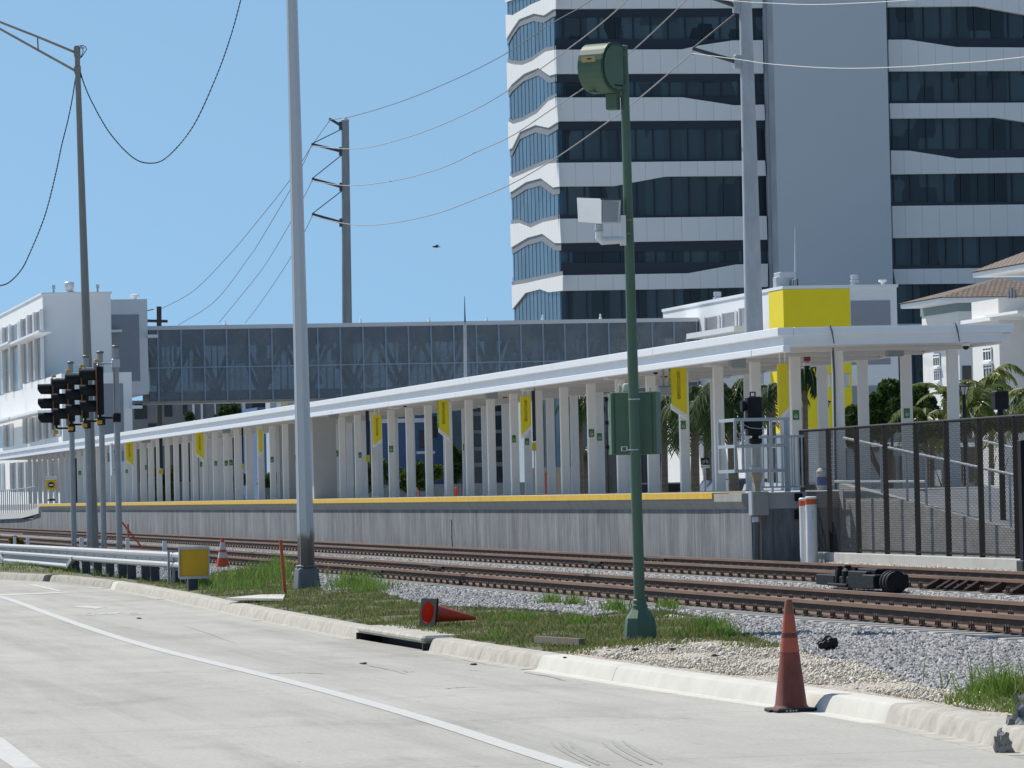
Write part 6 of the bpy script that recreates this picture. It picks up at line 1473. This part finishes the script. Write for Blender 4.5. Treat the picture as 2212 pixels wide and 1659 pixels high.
# bird
q = PD(942, 533, 160); k_ = 160/F
bd = thing('flying_bird', 'small dark bird gliding in the sky left of the tower', 'bird', q)
bm_ = MB().tube([Rv*-9*k_, Rv*-6*k_+Vector((0,0,.5*k_)), Vector((0,0,0)), Rv*5*k_, Rv*9.5*k_+Vector((0,0,-.5*k_))], [.3*k_,1.6*k_,2.6*k_,1.3*k_,.5*k_], 10)
for sg_ in (1, -1):
    w0 = [Rv*-3*k_, Rv*3*k_, Rv*5*k_+Dv*sg_*6*k_+Vector((0,0,3.5*k_)), Rv*6*k_+Dv*sg_*12*k_+Vector((0,0,(5 if sg_ > 0 else 2)*k_)), Rv*1*k_+Dv*sg_*8*k_+Vector((0,0,4*k_))]
    bm_.prism(w0, (0,0,.4*k_))
part('body', bm_, M('bird_dark', (.04,.03,.03), .7), bd, smooth=True)
# ---------------------------------------------------------------- far buildings seen between columns and under the bridge
def block(name, label, x0, x1, y0, d, mat, yb=1082, th=12, cat='building'):
    a_ = PD(x0, y0, d); b_ = PD(x1, y0, d); Y = a_.y; xr_ = PY(x1, y0, Y).x
    t = thing(name, label, cat, (a_.x, Y, .28)); part('wall', MB().box((a_.x, Y, .28), (xr_, Y+th, a_.z)), mat, t, world=True); return t, Y
def onface(t, nm, rects, Y, mat, dy=.12):
    for x0, y0, x1, y1 in rects:
        a_, b_ = PY(x0, y0, Y-dy), PY(x1, y1, Y-dy); part(nm, MB().box((a_.x, Y-dy, b_.z), (b_.x, Y-.002, a_.z)), mat, t, world=True)
BW = M('far_window_dark', (.02,.028,.035), .2); BLU = M('blue_wall', (.075,.15,.29), .7, var=.06); PBL = M('pale_blue_wall', (.36,.44,.52), .7, var=.04); GRY = M('far_grey_wall', (.20,.215,.225), .7, var=.1)
t, Y = block('office_block', 'dark office block with pale piers seen under the left half of the footbridge', 262, 620, 866, 440, GRY)
onface(t, 'window', [(290,873,318,905),(355,870,372,900),(395,870,405,896),(475,868,520,990),(545,866,590,990),(320,915,350,935),(300,955,345,1040),(372,955,420,1040),(448,955,500,1040),(520,1000,545,1050)], Y, BW)
onface(t, 'pier', [(416,864,424,1060),(434,864,442,1060),(464,864,470,1060),(523,864,534,1060),(612,864,618,1060)], Y, WHITE, .5)
t, Y = block('blue_building', 'bright blue painted building seen between the canopy columns', 555, 1012, 880, 425, BLU)
onface(t, 'window', [(588,970,605,1010),(905,930,930,968),(932,900,945,945),(985,1010,1010,1040),(640,960,680,1010),(730,930,760,990)], Y, BW)
onface(t, 'pale_band', [(556,905,700,925),(820,905,925,912),(900,975,940,980)], Y, WHITE, .15)
onface(t, 'painted_panel', [(576,866,592,884)], Y, PBL, .2)
t, Y = block('pastel_block', 'small pastel blue, white and yellow painted block peeping under the footbridge', 583, 668, 864, 418, PBL, th=3)
onface(t, 'painted_panel', [(597,865,608,890)], Y, WHITE); onface(t, 'painted_panel', [(608,865,622,890)], Y, M('pastel_yellow', (.62,.60,.36), .7))
t, Y = block('grey_building', 'grey building with dark strip windows behind the middle columns', 700, 930, 872, 432, GRY)
onface(t, 'window', [(790,905,800,1000),(856,905,880,960),(700,900,770,930),(810,960,880,1000)], Y, BW)
t, Y = block('glass_building', 'dark glazed building with pale floor bands behind the right-hand columns', 1000, 1150, 864, 420, M('dark_glass_wall', (.035,.05,.065), .2))
onface(t, 'floor_band', [(1000,890,1150,896),(1000,930,1150,934),(1000,966,1150,971),(1000,1000,1150,1006)], Y, GRY)
onface(t, 'pier', [(1019,900,1023,1040)], Y, WHITE, .4)
t, Y = block('pale_blue_building', 'plain pale blue-grey warehouse wall behind the columns left of the palms', 1150, 1450, 860, 400, PBL)
onface(t, 'window', [(1168,875,1176,1010),(1340,990,1400,1030)], Y, NAVY)
# low beige site wall, barriers
a_ = PD(1143, 1011, 185); b_ = PD(1270, 1008, 185)
sw = thing('site_wall', 'low beige wall with an orange stripe and a blue mural end between the columns', 'wall', (a_.x, a_.y, .28))
part('wall', MB().box((a_.x, a_.y, .28), (PY(1270,1010,a_.y).x, a_.y+.3, a_.z)), M('beige_wall', (.40,.34,.27), .85, var=.1), sw, world=True)
part('mural', MB().box((a_.x-.0, a_.y-.03, .28), (PY(1151,1010,a_.y).x, a_.y-.002, a_.z-.3)), M('mural_blue', (.08,.24,.34), .7, rgb2=(.4,.5,.5), scale=3), sw, world=True)
part('stripe', MB().box((PY(1177,1010,a_.y).x, a_.y-.03, .28), (PY(1180,1010,a_.y).x, a_.y-.002, a_.z-.2)).box((PY(1196,1010,a_.y).x, a_.y-.03, .28), (PY(1199,1010,a_.y).x, a_.y-.002, 2.2)), ORANGE, sw, world=True)
a_ = PD(560, 1050, 230); br2 = thing('concrete_barrier', 'long low grey concrete barrier beyond the platform columns', 'barrier', (a_.x, a_.y, .28))
part('wall', MB().box((a_.x, a_.y, .28), (PY(1140,1050,a_.y).x, a_.y+.4, PD(800,1049,230).z)), GRY, br2, world=True)
for x, c_, lb_ in ((565,'w','small white and red marker on the barrier beside the lamp column'),(900,'w','red and white marker on the barrier left of the middle banner'),(987,'o','orange marker on the barrier right of the middle banner'),(1108,'y','small yellow marker on the barrier at its right end')):
    q = PD(x, 1066, 228); solo('barrier_marker', MB().box((q.x-.1, q.y, 1.3), (q.x+.1, q.y+.1, PD(x,1053,228).z), .02), {'w': M('marker_pink', (.55,.20,.20), .6), 'o': ORANGE, 'y': YELLOW}[c_], lb_, 'marker', (q.x, q.y, 1.0))
# ---------------------------------------------------------------- trees
def leafcloud(blobs, n, size, c0, c1, seed, squash=1.0):
    """leaf-sized faces spread through overlapping lumpy volumes"""
    rg = np.random.default_rng(seed); tot = sum(b[3]**2 for b in blobs); Vs = []; cols = []
    for bx_, by_, bz_, br_ in blobs:
        m = int(n*br_**2/tot); dirs = rg.normal(size=(m,3)); dirs /= np.linalg.norm(dirs, axis=1)[:,None]
        lumps = rg.normal(size=(18,3)); lumps /= np.linalg.norm(lumps, axis=1)[:,None]
        f = np.max(dirs@lumps.T, axis=1); keep = f > .70; dirs = dirs[keep]; f = f[keep]; m = len(dirs)
        r = br_*(.62+.42*((f-.70)/.3))*rg.uniform(.55, 1.0, m)**.5
        c = np.array((bx_,by_,bz_)) + dirs*r[:,None]*np.array((1,1,squash))
        a = rg.normal(size=(m,3)); a /= np.linalg.norm(a, axis=1)[:,None]; b = np.cross(a, rg.normal(size=(m,3))); b /= np.linalg.norm(b, axis=1)[:,None]
        s = size*rg.uniform(.6,1.4,(m,1)); Vs.append(np.stack([c-a*s, c+b*s*.5, c+a*s, c-b*s*.5], 1))
        g = rg.uniform(0,1,(m,1)); cols.append(np.array(c0)+(np.array(c1)-np.array(c0))*g)
    V = np.concatenate(Vs); col = np.concatenate(cols); N = len(V)
    cc = np.ones((N,4,4)); cc[:,:,:3] = col[:,None,:]
    return V.reshape(-1,3), np.arange(N*4).reshape(-1,4), cc.reshape(-1,4)
BARK = M('tree_bark', (.10,.085,.07), .9, var=.3, scale=6, stretch=(2,2,.5))
def tree(name, label, base, blobs, n, size, c0, c1, seed, cat='tree', group=None):
    t = thing(name, label, cat, base, 0, group); V, Fc, cc = leafcloud(blobs, n, size, c0, c1, seed)
    o = fast_mesh('crown', V, Fc, [LEAF], col=cc); o.parent = t
    tr = MB(); h = max(b[2] for b in blobs)*.75; tr.tube([(0,0,0),(.03,0,h*.4),(-.03,.05,h*.8)], [.12,.09,.05], 8)
    if cat == 'shrub': tr = MB(); [tr.tube([(b[0]*.3,b[1]*.3,0),(b[0]*.8,b[1]*.8,b[2]*.7)], [.03,.012], 5) for b in blobs[:6]]
    for b in (blobs[:5] if cat != 'shrub' else []): tr.tube([(0,0,h*.35),(b[0]*.6,b[1]*.6,(b[2]+h*.35)/2),(b[0],b[1],b[2])], [.07,.05,.02], 6)
    part('trunk', tr, BARK, t); return t
def treepx(name, label, d, bl, n, size, c0, c1, seed, cat='tree', group=None):
    """bl: blobs as photo position and radius in photo pixels"""
    x0 = sum(b[0] for b in bl)/len(bl); q = PD(x0, 1060, d); q.z = .28; k_ = d/F; rd_ = random.Random(seed); out = []
    for x, y, r in bl:
        p = PD(x, y, d)-q; out.append((p.x, p.y+rd_.uniform(-.6,.6)*r*k_, p.z, r*k_))
    return tree(name, label, q, out, n, size, c0, c1, seed, cat, group)
treepx('broadleaf_tree', 'dense dark green glossy-leaved tree behind the open end of the canopy', 150, [(1845,900,26),(1868,925,30),(1890,880,30),(1905,915,36),(1930,850,30),(1940,890,38),(1965,870,32),(1975,910,36),(1985,850,20),(1990,895,26),(1918,840,18),(1842,940,26),(1950,835,16)], 17000, .11, (.03,.065,.018), (.10,.17,.04), 3)
treepx('broadleaf_tree', 'small dark tree beside the white house wall', 170, [(2010,868,12),(2007,880,10),(2018,885,9)], 900, .10, (.02,.04,.015), (.06,.10,.03), 9)
treepx('flowering_shrub', 'leafy shrub with yellowish leaves behind the left columns', 292, [(326,1020,14),(345,1030,16),(365,1030,16),(376,1015,12),(330,1050,18),(350,1055,18),(370,1055,18),(340,1075,20),(365,1075,20)], 5200, .14, (.06,.07,.02), (.16,.15,.05), 12, 'shrub')
treepx('leafy_shrub', 'green shrub behind the columns left of the lamp column', 252, [(575,1045,18),(590,1035,14),(520,1035,16),(505,1045,16)], 2600, .14, (.04,.08,.02), (.13,.18,.05), 13, 'shrub')
treepx('leafy_shrub', 'bright green shrub behind the columns right of the lamp column', 205, [(795,1020,20),(815,1035,22),(822,1010,18),(790,1045,20)], 3600, .13, (.04,.08,.02), (.15,.20,.05), 14, 'shrub')
treepx('leafy_shrub', 'broad green shrub behind the middle columns', 205, [(862,1030,20),(880,1040,22),(900,1030,18),(915,1042,18),(945,1020,16),(905,1010,12)], 4600, .13, (.04,.08,.02), (.15,.20,.05), 15, 'shrub')
treepx('leafy_shrub', 'dark green shrub against the blue building', 210, [(990,1000,18),(985,1025,18),(975,975,14),(1000,985,12)], 3200, .13, (.02,.045,.015), (.07,.11,.03), 16, 'shrub')
treepx('broadleaf_tree', 'small green tree tops showing under the footbridge at the left', 300, [(490,895,18),(505,890,16),(410,900,10),(470,905,10)], 2600, .17, (.03,.06,.02), (.09,.13,.04), 17)
treepx('leafy_shrub', 'yellow-green weed bush behind the guard rail at the left edge', 150, [(30,1168,10),(42,1172,8)], 600, .08, (.10,.10,.02), (.30,.20,.03), 18, 'shrub')
# palms -------------------------------------------------------------
def palm_parts(h, R, nf, seed, droop=1.0, c0=(.03,.055,.02), c1=(.09,.14,.04), shaft=.0):
    rg = random.Random(seed); V = []; Fc = []; col = []
    rachis = MB()
    for i in range(nf):
        az = i*2.399+rg.uniform(-.2,.2); el = rg.uniform(-.2,1.25); L = R*rg.uniform(.85,1.15); P = Vector((0,0,h)); dirv = Vector((math.cos(az)*math.cos(el), math.sin(az)*math.cos(el), math.sin(el))); pts = [P.copy()]
        g = rg.random(); c = [c0[k]+(c1[k]-c0[k])*g for k in range(3)]
        for k in range(11):
            dirv = (dirv+Vector((0,0,-.19*droop))).normalized(); P = P+dirv*L/11; pts.append(P.copy())
        rachis.tube(pts[::2]+[pts[-1]], [.03,.028,.022,.016,.01,.006,.004][:len(pts[::2])+1], 4, False)
        for k in range(1, 12):
            p = pts[k]; dd = (pts[min(k+1,11)]-pts[k-1]).normalized(); sdv = dd.cross(Vector((0,0,1)))
            if sdv.length < .1: sdv = Vector((1,0,0))
            sdv.normalize(); ll = L*.30*(1-abs(k/11-.45)*1.0)
            for s in (-1, 1):
                for j in range(2):
                    q0 = p - dd*(j*L/22); tip = q0 + sdv*s*ll*rg.uniform(.6,.95) + dd*ll*.35 + Vector((0,0,-ll*rg.uniform(.25,.75)*droop)); w = dd*.030*(h/6+.4); mid = (q0+tip)/2+Vector((0,0,ll*.08)); n0 = len(V)
                    V.extend([q0-w*.7, q0+w*.7, mid+w, mid-w, tip]); Fc.extend([(n0,n0+1,n0+2),(n0,n0+2,n0+3),(n0+3,n0+2,n0+4)]); col.extend([(*c,1)]*5)
    return np.array([tuple(v) for v in V]), np.array(Fc), np.array(col), rachis
PBK = M('palm_bark', (.16,.135,.105), .9, var=.3, scale=3, stretch=(1,1,7)); PSH = M('palm_crownshaft', (.10,.15,.04), .5, var=.15)
def palm(label, px, py_c, d, R, nf, seed, droop=1.0, c0=(.025,.05,.018), c1=(.07,.11,.03), group='royal palms behind the platform', tr=.17, lean=0):
    q = PD(px+lean, 1060, d); q.z = .28; T = PD(px, py_c, d)-q; h = T.z
    t = thing('palm_tree', label, 'palm tree', q, 0, group); V, Fc, cc, ra = palm_parts(h, R, nf, seed, droop, c0, c1); V = V+np.array([[T.x,T.y,0]])
    o = fast_mesh('crown', V, Fc, [LEAF], col=cc); o.parent = t
    ra.v = [(v[0]+T.x, v[1]+T.y, v[2]) for v in ra.v]; part('fronds_ribs', ra, PSH, t)['kind'] = 'stuff'
    part('trunk', MB().tube([(0,0,0),(T.x*.4,T.y*.4,h*.35),(T.x,T.y,h-.9*R*.35)], [tr*1.15,tr*1.05,tr*.8], 12), PBK, t, smooth=True)
    part('crownshaft', MB().tube([(T.x,T.y,h-.9*R*.35),(T.x,T.y,h+.1)], [tr*.8,tr*.35], 10), PSH, t, smooth=True)
palm('royal palm with a thin dark trunk, just right of the green cabinet', 1434, 868, 168, 2.0, 20, 1, 1.5, tr=.13)
palm('royal palm with a drooping crown, first right of the big yellow banner', 1500, 880, 160, 1.95, 20, 2, 1.7, tr=.16)
palm('royal palm with a ringed trunk in the middle of the palm row', 1527, 852, 172, 1.9, 20, 3, 1.6, tr=.16)
palm('royal palm with a leaning thick trunk left of the railway signal', 1578, 846, 158, 2.0, 21, 4, 1.6, tr=.18, lean=9)
palm('palm with a brown ringed trunk against the bright yellow corner', 1664, 838, 150, 1.5, 15, 5, 1.3, tr=.17, lean=6)
palm('palm whose hanging fronds show just under the canopy by the yellow corner', 1738, 788, 140, 1.0, 12, 6, 1.9, tr=.10)
palm('palm crown partly hidden between columns left of the green cabinet', 1253, 868, 175, 1.3, 14, 7, 1.5, tr=.12)
palm('low date palm with a rough trunk between columns by the beige wall', 1262, 975, 178, .9, 14, 8, 1.2, tr=.22)
YG0, YG1 = (.06,.09,.015), (.20,.23,.05)
palm('bushy yellow-green palm in front of the white houses, right of the last column pair', 2000, 905, 140, 1.4, 16, 21, 1.3, YG0, YG1, 'yellow-green palms before the houses', .09)
palm('feathery upright palm just left of the rightmost canopy column', 2040, 850, 145, 1.2, 9, 22, .6, YG0, YG1, 'yellow-green palms before the houses', .08)
palm('arching palm beside the black lantern', 2110, 868, 138, 1.6, 14, 23, 1.2, YG0, YG1, 'yellow-green palms before the houses', .09)
palm('drooping palm left of the right-hand black railway signal', 2140, 815, 150, 1.3, 12, 24, 1.3, YG0, YG1, 'yellow-green palms before the houses', .09)
palm('palm fronds leaning in from the right edge', 2225, 845, 135, 1.6, 13, 25, 1.2, YG0, YG1, 'yellow-green palms before the houses', .09)
palm('dark palm behind the rightmost canopy column', 2085, 830, 165, 1.3, 14, 26, 1.2, (.03,.05,.015), (.08,.12,.03), 'yellow-green palms before the houses', .09)
treepx('leafy_shrub', 'low green hedge plants between the houses and the fence', 132, [(1995,935,20),(2030,930,18),(2080,925,20),(2120,920,20),(2165,912,20),(2200,915,20)], 5000, .10, (.03,.055,.015), (.12,.15,.04), 33, 'shrub')
# ---------------------------------------------------------------- houses at the right
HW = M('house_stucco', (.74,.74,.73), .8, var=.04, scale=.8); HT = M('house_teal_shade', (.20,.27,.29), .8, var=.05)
def tile_mat():
    mt, t, b = node_mat('clay_roof_tiles'); tc = t.nodes.new('ShaderNodeTexCoord'); br3 = t.nodes.new('ShaderNodeTexBrick')
    br3.inputs['Scale'].default_value = 1.0; br3.inputs['Brick Width'].default_value = .24; br3.inputs['Row Height'].default_value = .30; br3.inputs['Mortar Size'].default_value = .04
    br3.inputs['Color1'].default_value = (.17,.125,.10,1); br3.inputs['Color2'].default_value = (.26,.20,.155,1); br3.inputs['Mortar'].default_value = (.08,.06,.05,1)
    t.links.new(tc.outputs['Object'], br3.inputs[0]); t.links.new(br3.outputs[0], b.inputs['Base Color']); b.inputs['Roughness'].default_value = .85; return mt
TILE = tile_mat()
def hwin(t, X, x0, x1, y0, y1):
    a_, b_ = PX(x0, y0, X), PX(x1, y1, X); w = part('window', MB().box((X-.03, b_.y, b_.z), (X-.002, a_.y, a_.z)), BW, t, world=True)
    f = MB(); ym = (a_.y+b_.y)/2
    for k in (0, 1/3, 2/3, 1):
        y = b_.y+(a_.y-b_.y)*k; f.box((X-.07, y-.025, b_.z), (X-.032, y+.025, a_.z))
    for k in (0, .75, 1): z = b_.z+(a_.z-b_.z)*k; f.box((X-.075, b_.y, z-.03), (X-.071, a_.y, z+.03))
    part('frame', f, WHITE, w, world=True); part('sill', MB().box((X-.2, b_.y-.1, b_.z-.14), (X-.003, a_.y+.1, b_.z-.032)), WHITE, w, world=True)
# house 1: long side x 1993..2072, end face 2072..2101
HX1 = 60.0; yh1 = PX(2072, 760, HX1).y; zE = PX(2072, 655, HX1).z
h1 = thing('tiled_house', 'white stucco house with a brown hipped tile roof beside the tower foot', 'house', (HX1, yh1, .28))
yh1e = PX(1993, 760, HX1).y
part('wall', MB().box((HX1, yh1, .28), (HX1+5.2, yh1e, zE)), HW, h1, world=True)
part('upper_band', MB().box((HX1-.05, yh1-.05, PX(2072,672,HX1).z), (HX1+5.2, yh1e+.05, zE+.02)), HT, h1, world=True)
a_ = PX(1945, 661, HX1-1.2); ez = zE
ov = 1.1; ye0, ye1 = yh1-ov, PX(1945, 661, HX1-ov).y
part('eaves', MB().box((HX1-ov, ye0, ez+.02), (HX1+6.3, ye1, ez+.24), .03), WHITE, h1, world=True)
x_r = HX1+2.6; ym = (ye0+ye1)/2; zr2 = PD(2097, 603, proj((x_r, ym, 10))[2]).z
part('roof', MB().add([(HX1-ov-.1,ye0-.1,ez+.25),(HX1+6.4,ye0-.1,ez+.25),(HX1+6.4,ye1+.1,ez+.25),(HX1-ov-.1,ye1+.1,ez+.25),(x_r,ym-.4,zr2),(x_r,ym+.4,zr2)], [(0,1,4),(1,2,5,4),(2,3,5),(3,0,4,5),(0,3,2,1)]), TILE, h1, world=True)
hwin(h1, HX1, 2018, 2032, 766, 790); hwin(h1, HX1, 2020, 2033, 802, 822); hwin(h1, HX1, 2018, 2032, 882, 905)
part('downpipe', MB().tube([(HX1-.1, yh1+1.2, .3), (HX1-.1, yh1+1.2, PX(2045,785,HX1).z)], .1, 8), M('dark_conduit', (.07,.085,.10), .5), h1, world=True)
part('end_window', MB().box((PY(2078,792,yh1).x, yh1-.03, PY(2078,840,yh1).z), (PY(2098,792,yh1).x, yh1-.002, PY(2078,790,yh1).z)), BW, h1, world=True)
# house 2: nearer, cut by the right edge
HX2 = 55.0; yh2 = PX(2159, 760, HX2).y; zE2 = PX(2101, 601, HX2+1.2-1.3).z
h2 = thing('tiled_house', 'tall white stucco house with a brown tile roof cut by the right edge', 'house', (HX2, yh2, .28))
yh2e = PX(2101, 760, HX2).y
part('wall', MB().box((HX2, yh2, .28), (HX2+12, yh2e, PX(2101,653,HX2).z)), HW, h2, world=True)
HX3 = HX2+1.2
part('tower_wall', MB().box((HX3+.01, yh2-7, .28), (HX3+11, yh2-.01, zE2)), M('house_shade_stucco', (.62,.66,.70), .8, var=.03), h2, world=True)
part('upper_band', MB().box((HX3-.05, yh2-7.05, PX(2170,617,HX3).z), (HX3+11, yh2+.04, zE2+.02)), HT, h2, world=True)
yv = PX(2101, 598, HX3-1.3).y; zE2 = PX(2101, 601, HX3-1.3).z
part('eaves', MB().box((HX3-1.3, yh2-9, zE2+.02), (HX3+12, yv, zE2+.24), .03), WHITE, h2, world=True)
part('roof', MB().add([(HX3-1.4,yh2-9.1,zE2+.25),(HX3+12.1,yh2-9.1,zE2+.25),(HX3+12.1,yv+.1,zE2+.25),(HX3-1.4,yv+.1,zE2+.25),(HX3+5.4,yh2-2.4,zE2+2.9),(HX3+5.4,yh2-1.6,zE2+2.9)], [(0,1,4),(1,2,5,4),(2,3,5),(3,0,4,5),(0,3,2,1)]), TILE, h2, world=True)
hwin(h2, HX2, 2126, 2144, 752, 778); hwin(h2, HX2, 2127, 2146, 789, 814); hwin(h2, HX2, 2126, 2144, 880, 900)
part('cornice', MB().box((HX2-.4, yh2-.4, PX(2120,697,HX2).z), (HX2+2, yh2e+.3, PX(2120,689,HX2).z)), WHITE, h2, world=True)
a_ = PY(2181, 625, yh2-7.1)
for x0, x1, y0, y1 in ((2176,2180,630,655),(2183,2187,622,669),(2190,2194,627,655)):
    a_, b_ = PX(x0, y0, HX3-.05), PX(x1, y1, HX3-.05); part('slot_window', MB().box((HX3-.06, b_.y, b_.z), (HX3-.002, a_.y, a_.z)), GREYPANEL, h2, world=True)
part('balcony_slab', MB().box((HX3-1.8, PX(2240,680,HX3-1).y, PX(2190,683,HX3-1).z), (HX3+.005, PX(2168,680,HX3-1).y, PX(2190,677,HX3-1).z)), WHITE, h2, world=True)
for x in (2114, 2132):
    p = PX(x, 690, HX2+.3); part('roof_vent', MB().box((HX2+.1, p.y-.35, PX(x,689,HX2).z), (HX2+.9, p.y+.35, PX(x,676,HX2).z), .08), WHITE, h2, world=True)
# shops behind the fence, seen through the mesh
t, Y = block('shopfront_row', 'low grey shopfront row with dark doors seen through the mesh fence', 1775, 2300, 930, 200, M('shop_blue_grey', (.22,.28,.34), .7, var=.08))
onface(t, 'dark_opening', [(1800,968,1830,1040),(1845,968,1900,975),(1915,985,1935,1040),(1945,985,1960,1040),(2010,925,2190,945),(2050,960,2120,1040),(2140,960,2200,1045)], Y, BW)
onface(t, 'pale_trim', [(1800,958,1990,963),(2020,1015,2034,1050),(2005,958,2260,962),(2040,1018,2052,1050),(2100,905,2104,945)], Y, WHITE, .2)
# lanterns
def lantern(label, px, yt, yb__, d, sc=1.0):
    q = PD(px, 1050, d); q.z = .28; k_ = d/F; zt3 = PD(px, yt, d).z-.28; zb3 = PD(px, yb__, d).z-.28; h = zt3-zb3
    t = thing('street_lantern', label, 'street lamp', q, 0, 'black street lanterns')
    part('post', MB().tube([(0,0,0),(0,0,zb3)], [.07,.05], 10), BLACK, t)
    part('hood', MB().lathe([(.04,zt3),(.08,zt3-.05),(h*.62,zt3-h*.30),(h*.62,zt3-h*.36)], 6), BLACK, t)
    part('glass', MB().lathe([(h*.42,zt3-h*.37),(h*.22,zb3)], 6), M('frosted_glass', (.45,.47,.45), .5), t)
    fr4 = MB()
    for k in range(6):
        a = 2*math.pi*(k+.5)/6; fr4.bar((h*.43*math.cos(a),h*.43*math.sin(a),zt3-h*.36),(h*.23*math.cos(a),h*.23*math.sin(a),zb3),.02)
    part('frame', fr4, BLACK, t)
lantern('black street lantern on a post just right of the rightmost canopy column', 2087, 826, 852, 128)
lantern('black street lantern hanging beside the nearest canopy column', 1788, 861, 882, 150)
# cars beyond the platform
def car(label, x0, x1, ytop, d, body, yaw=0.0, cat='car'):
    q = PD((x0+x1)/2, 1060, d); q.z = .28; t = thing('parked_car', label, cat, q, yaw, 'cars parked beyond the platform')
    H = PD(x0, ytop, d).z-.28; L = 4.5; Wd = 1.8; zb = .35
    sec = [(-L/2,.45),(-L/2+.05,.85),(-L/2+.5,.95),(-L*.28,H*.58),(-L*.16,H*.97),(0,H),(L*.20,H*.98),(L*.33,H*.62),(L/2-.1,.85),(L/2,.5),(L/2,.32),(-L/2,.32)]
    part('body', MB().prism([(x,-Wd/2,z) for x, z in sec], (0,Wd,0)), body, t)
    gl = [(-L*.27,H*.60),(-L*.155,H*.93),(L*.19,H*.93),(L*.30,H*.62)]
    part('window', MB().prism([(x,-Wd/2-.01,z) for x, z in gl], (0,.008,0)), BW, t); part('window', MB().prism([(x,Wd/2+.002,z) for x, z in gl], (0,.008,0)), BW, t)
    part('windscreen', MB().add([(-L*.275,-Wd*.42,H*.60),(-L*.165,-Wd*.40,H*.94),(-L*.165,Wd*.40,H*.94),(-L*.275,Wd*.42,H*.60)], [(0,1,2,3)]), BW, t)
    for sx in (-L*.32, L*.31):
        for sy in (-Wd/2-.02, Wd/2-.18):
            w = part('wheel', MB().lathe([(.33,0),(.33,.2)], 18, (sx,sy,.33), 'Y'), BLACK, t); part('rim', MB().lathe([(.2,-.01),(.2,.21)], 12, (sx,sy,.33), 'Y'), ALU, w)
    return t
CB1 = M('car_dark_blue', (.04,.075,.13), .25, .3, var=.05); CB2 = M('car_black', (.02,.02,.022), .2, .2); CB3 = M('car_silver', (.55,.57,.6), .25, .5, var=.03)
car('dark blue car roof showing above the platform left of the caged signal', 1560, 1612, 1034, 165, CB1, .5)
car('black car roof beyond the platform between two columns', 1410, 1445, 1043, 170, CB2, 1.2)
car('silver car bonnet behind the caged railway signal', 1670, 1696, 1041, 150, CB3, .9)
# bike lane sign
q = PD(1524, 1060, 140); q.z = .28; k_ = 140/F; t = thing('bike_lane_sign', 'small black sign with a white bicycle between the palms', 'sign', q)
zz = lambda y: PD(1524, y, 140).z-.28
part('post', MB().tube([(0,0,0),(0,0,zz(989))], .03, 8), GALV, t)
part('plate', MB().box((-9.5*k_,-.05,zz(1004)),(9.5*k_,-.032,zz(989)),.004), BLACK, t)
bk_ = MB(); cz_ = zz(998); R5 = 2.9*k_
for cx_ in (-4.6*k_, 4.6*k_):
    n = 16; bk_.add([(cx_+R5*r_*math.cos(2*math.pi*i/n), -.053, cz_+R5*r_*math.sin(2*math.pi*i/n)) for r_ in (1,.78) for i in range(n)], [(i,(i+1)%n,n+(i+1)%n,n+i) for i in range(n)])
J = lambda a, b: Vector((a*k_, -.055, cz_+b*k_))
for a, b_ in ((J(-4.6,0),J(-2,4.5)),(J(-2,4.5),J(3.4,4.5)),(J(3.4,4.5),J(4.6,0)),(J(-2,4.5),J(-.5,0)),(J(-.5,0),J(-4.6,0)),(J(-.5,0),J(3.4,4.5)),(J(3.4,4.5),J(3,6)),(J(3,6),J(4.6,6)),(J(-3.2,5.6),J(-1,5.6))): bk_.bar(a, b_, .5*k_, .004)
part('bicycle_symbol', bk_, WPL, t, fix=False)
part('text_plate', MB().box((-9.5*k_,-.05,zz(1011)),(9.5*k_,-.032,zz(1004.5)),.004), WPL, t)
tv, tf_ = text_mesh('BIKE LANE', 1.0); s_ = 17*k_/(2*max(v[0] for v in tv)); part('lettering', MB().add([(v[0]*s_, -.054, zz(1007.8)+v[1]*s_) for v in tv], tf_), DARK, t, fix=False)
# domed bin with blue band, inside the fence
q = PX(1777, 1040, 25.2); d_ = proj(q)[2]; k_ = d_/F; t = thing('waste_bin', 'pale domed bin with a blue band standing on the platform behind the mesh fence', 'bin', (q.x, q.y, PT-.02))
z_ = lambda y: PD(1777, y, d_).z-PT+.02
r = 12.5*k_; part('body', MB().lathe([(r*.9,0),(r,.1),(r,z_(1022))], 20), M('bin_pale', (.55,.55,.54), .6, var=.06), t, smooth=True)
part('lid', MB().lathe([(r*1.08,z_(1022)),(r*1.08,z_(1018)),(r*.7,z_(1012)),(r*.2,z_(1009))], 20), M('bin_pale', (.55,.55,.54), .6), t, smooth=True)
part('blue_band', MB().lathe([(r*1.01,z_(1048)),(r*1.02,z_(1048)),(r*1.02,z_(1030)),(r*1.01,z_(1030))], 20), M('bin_blue', (.02,.09,.30), .5), t, smooth=True)
# ---------------------------------------------------------------- name the grass tufts
tl = ['tall green grass tuft right of the lamp column','green weeds in front of the tall tuft right of the lamp column','tall green grass left of the lamp column','wide grass clump behind the orange stake','thin tall grass stems just left of the lamp column','grass clump beside the yellow marker panel','dark green weed clump right of the green pole','lower weeds at the foot of the clump right of the green pole','grass stems beside the pale pipe','grass stems touching the green pole foot','grass stems at the edge of the grey stone above the tipped cone','sparse grass stems right of the tipped cone tip','low grass clump left of the green pole foot','grass round the tip of the lying cone','grass in front of the lying cone']
for i, o in enumerate(GT[:-1]): o['label'] = tl[i % len(tl)]; o['category'] = 'grass'
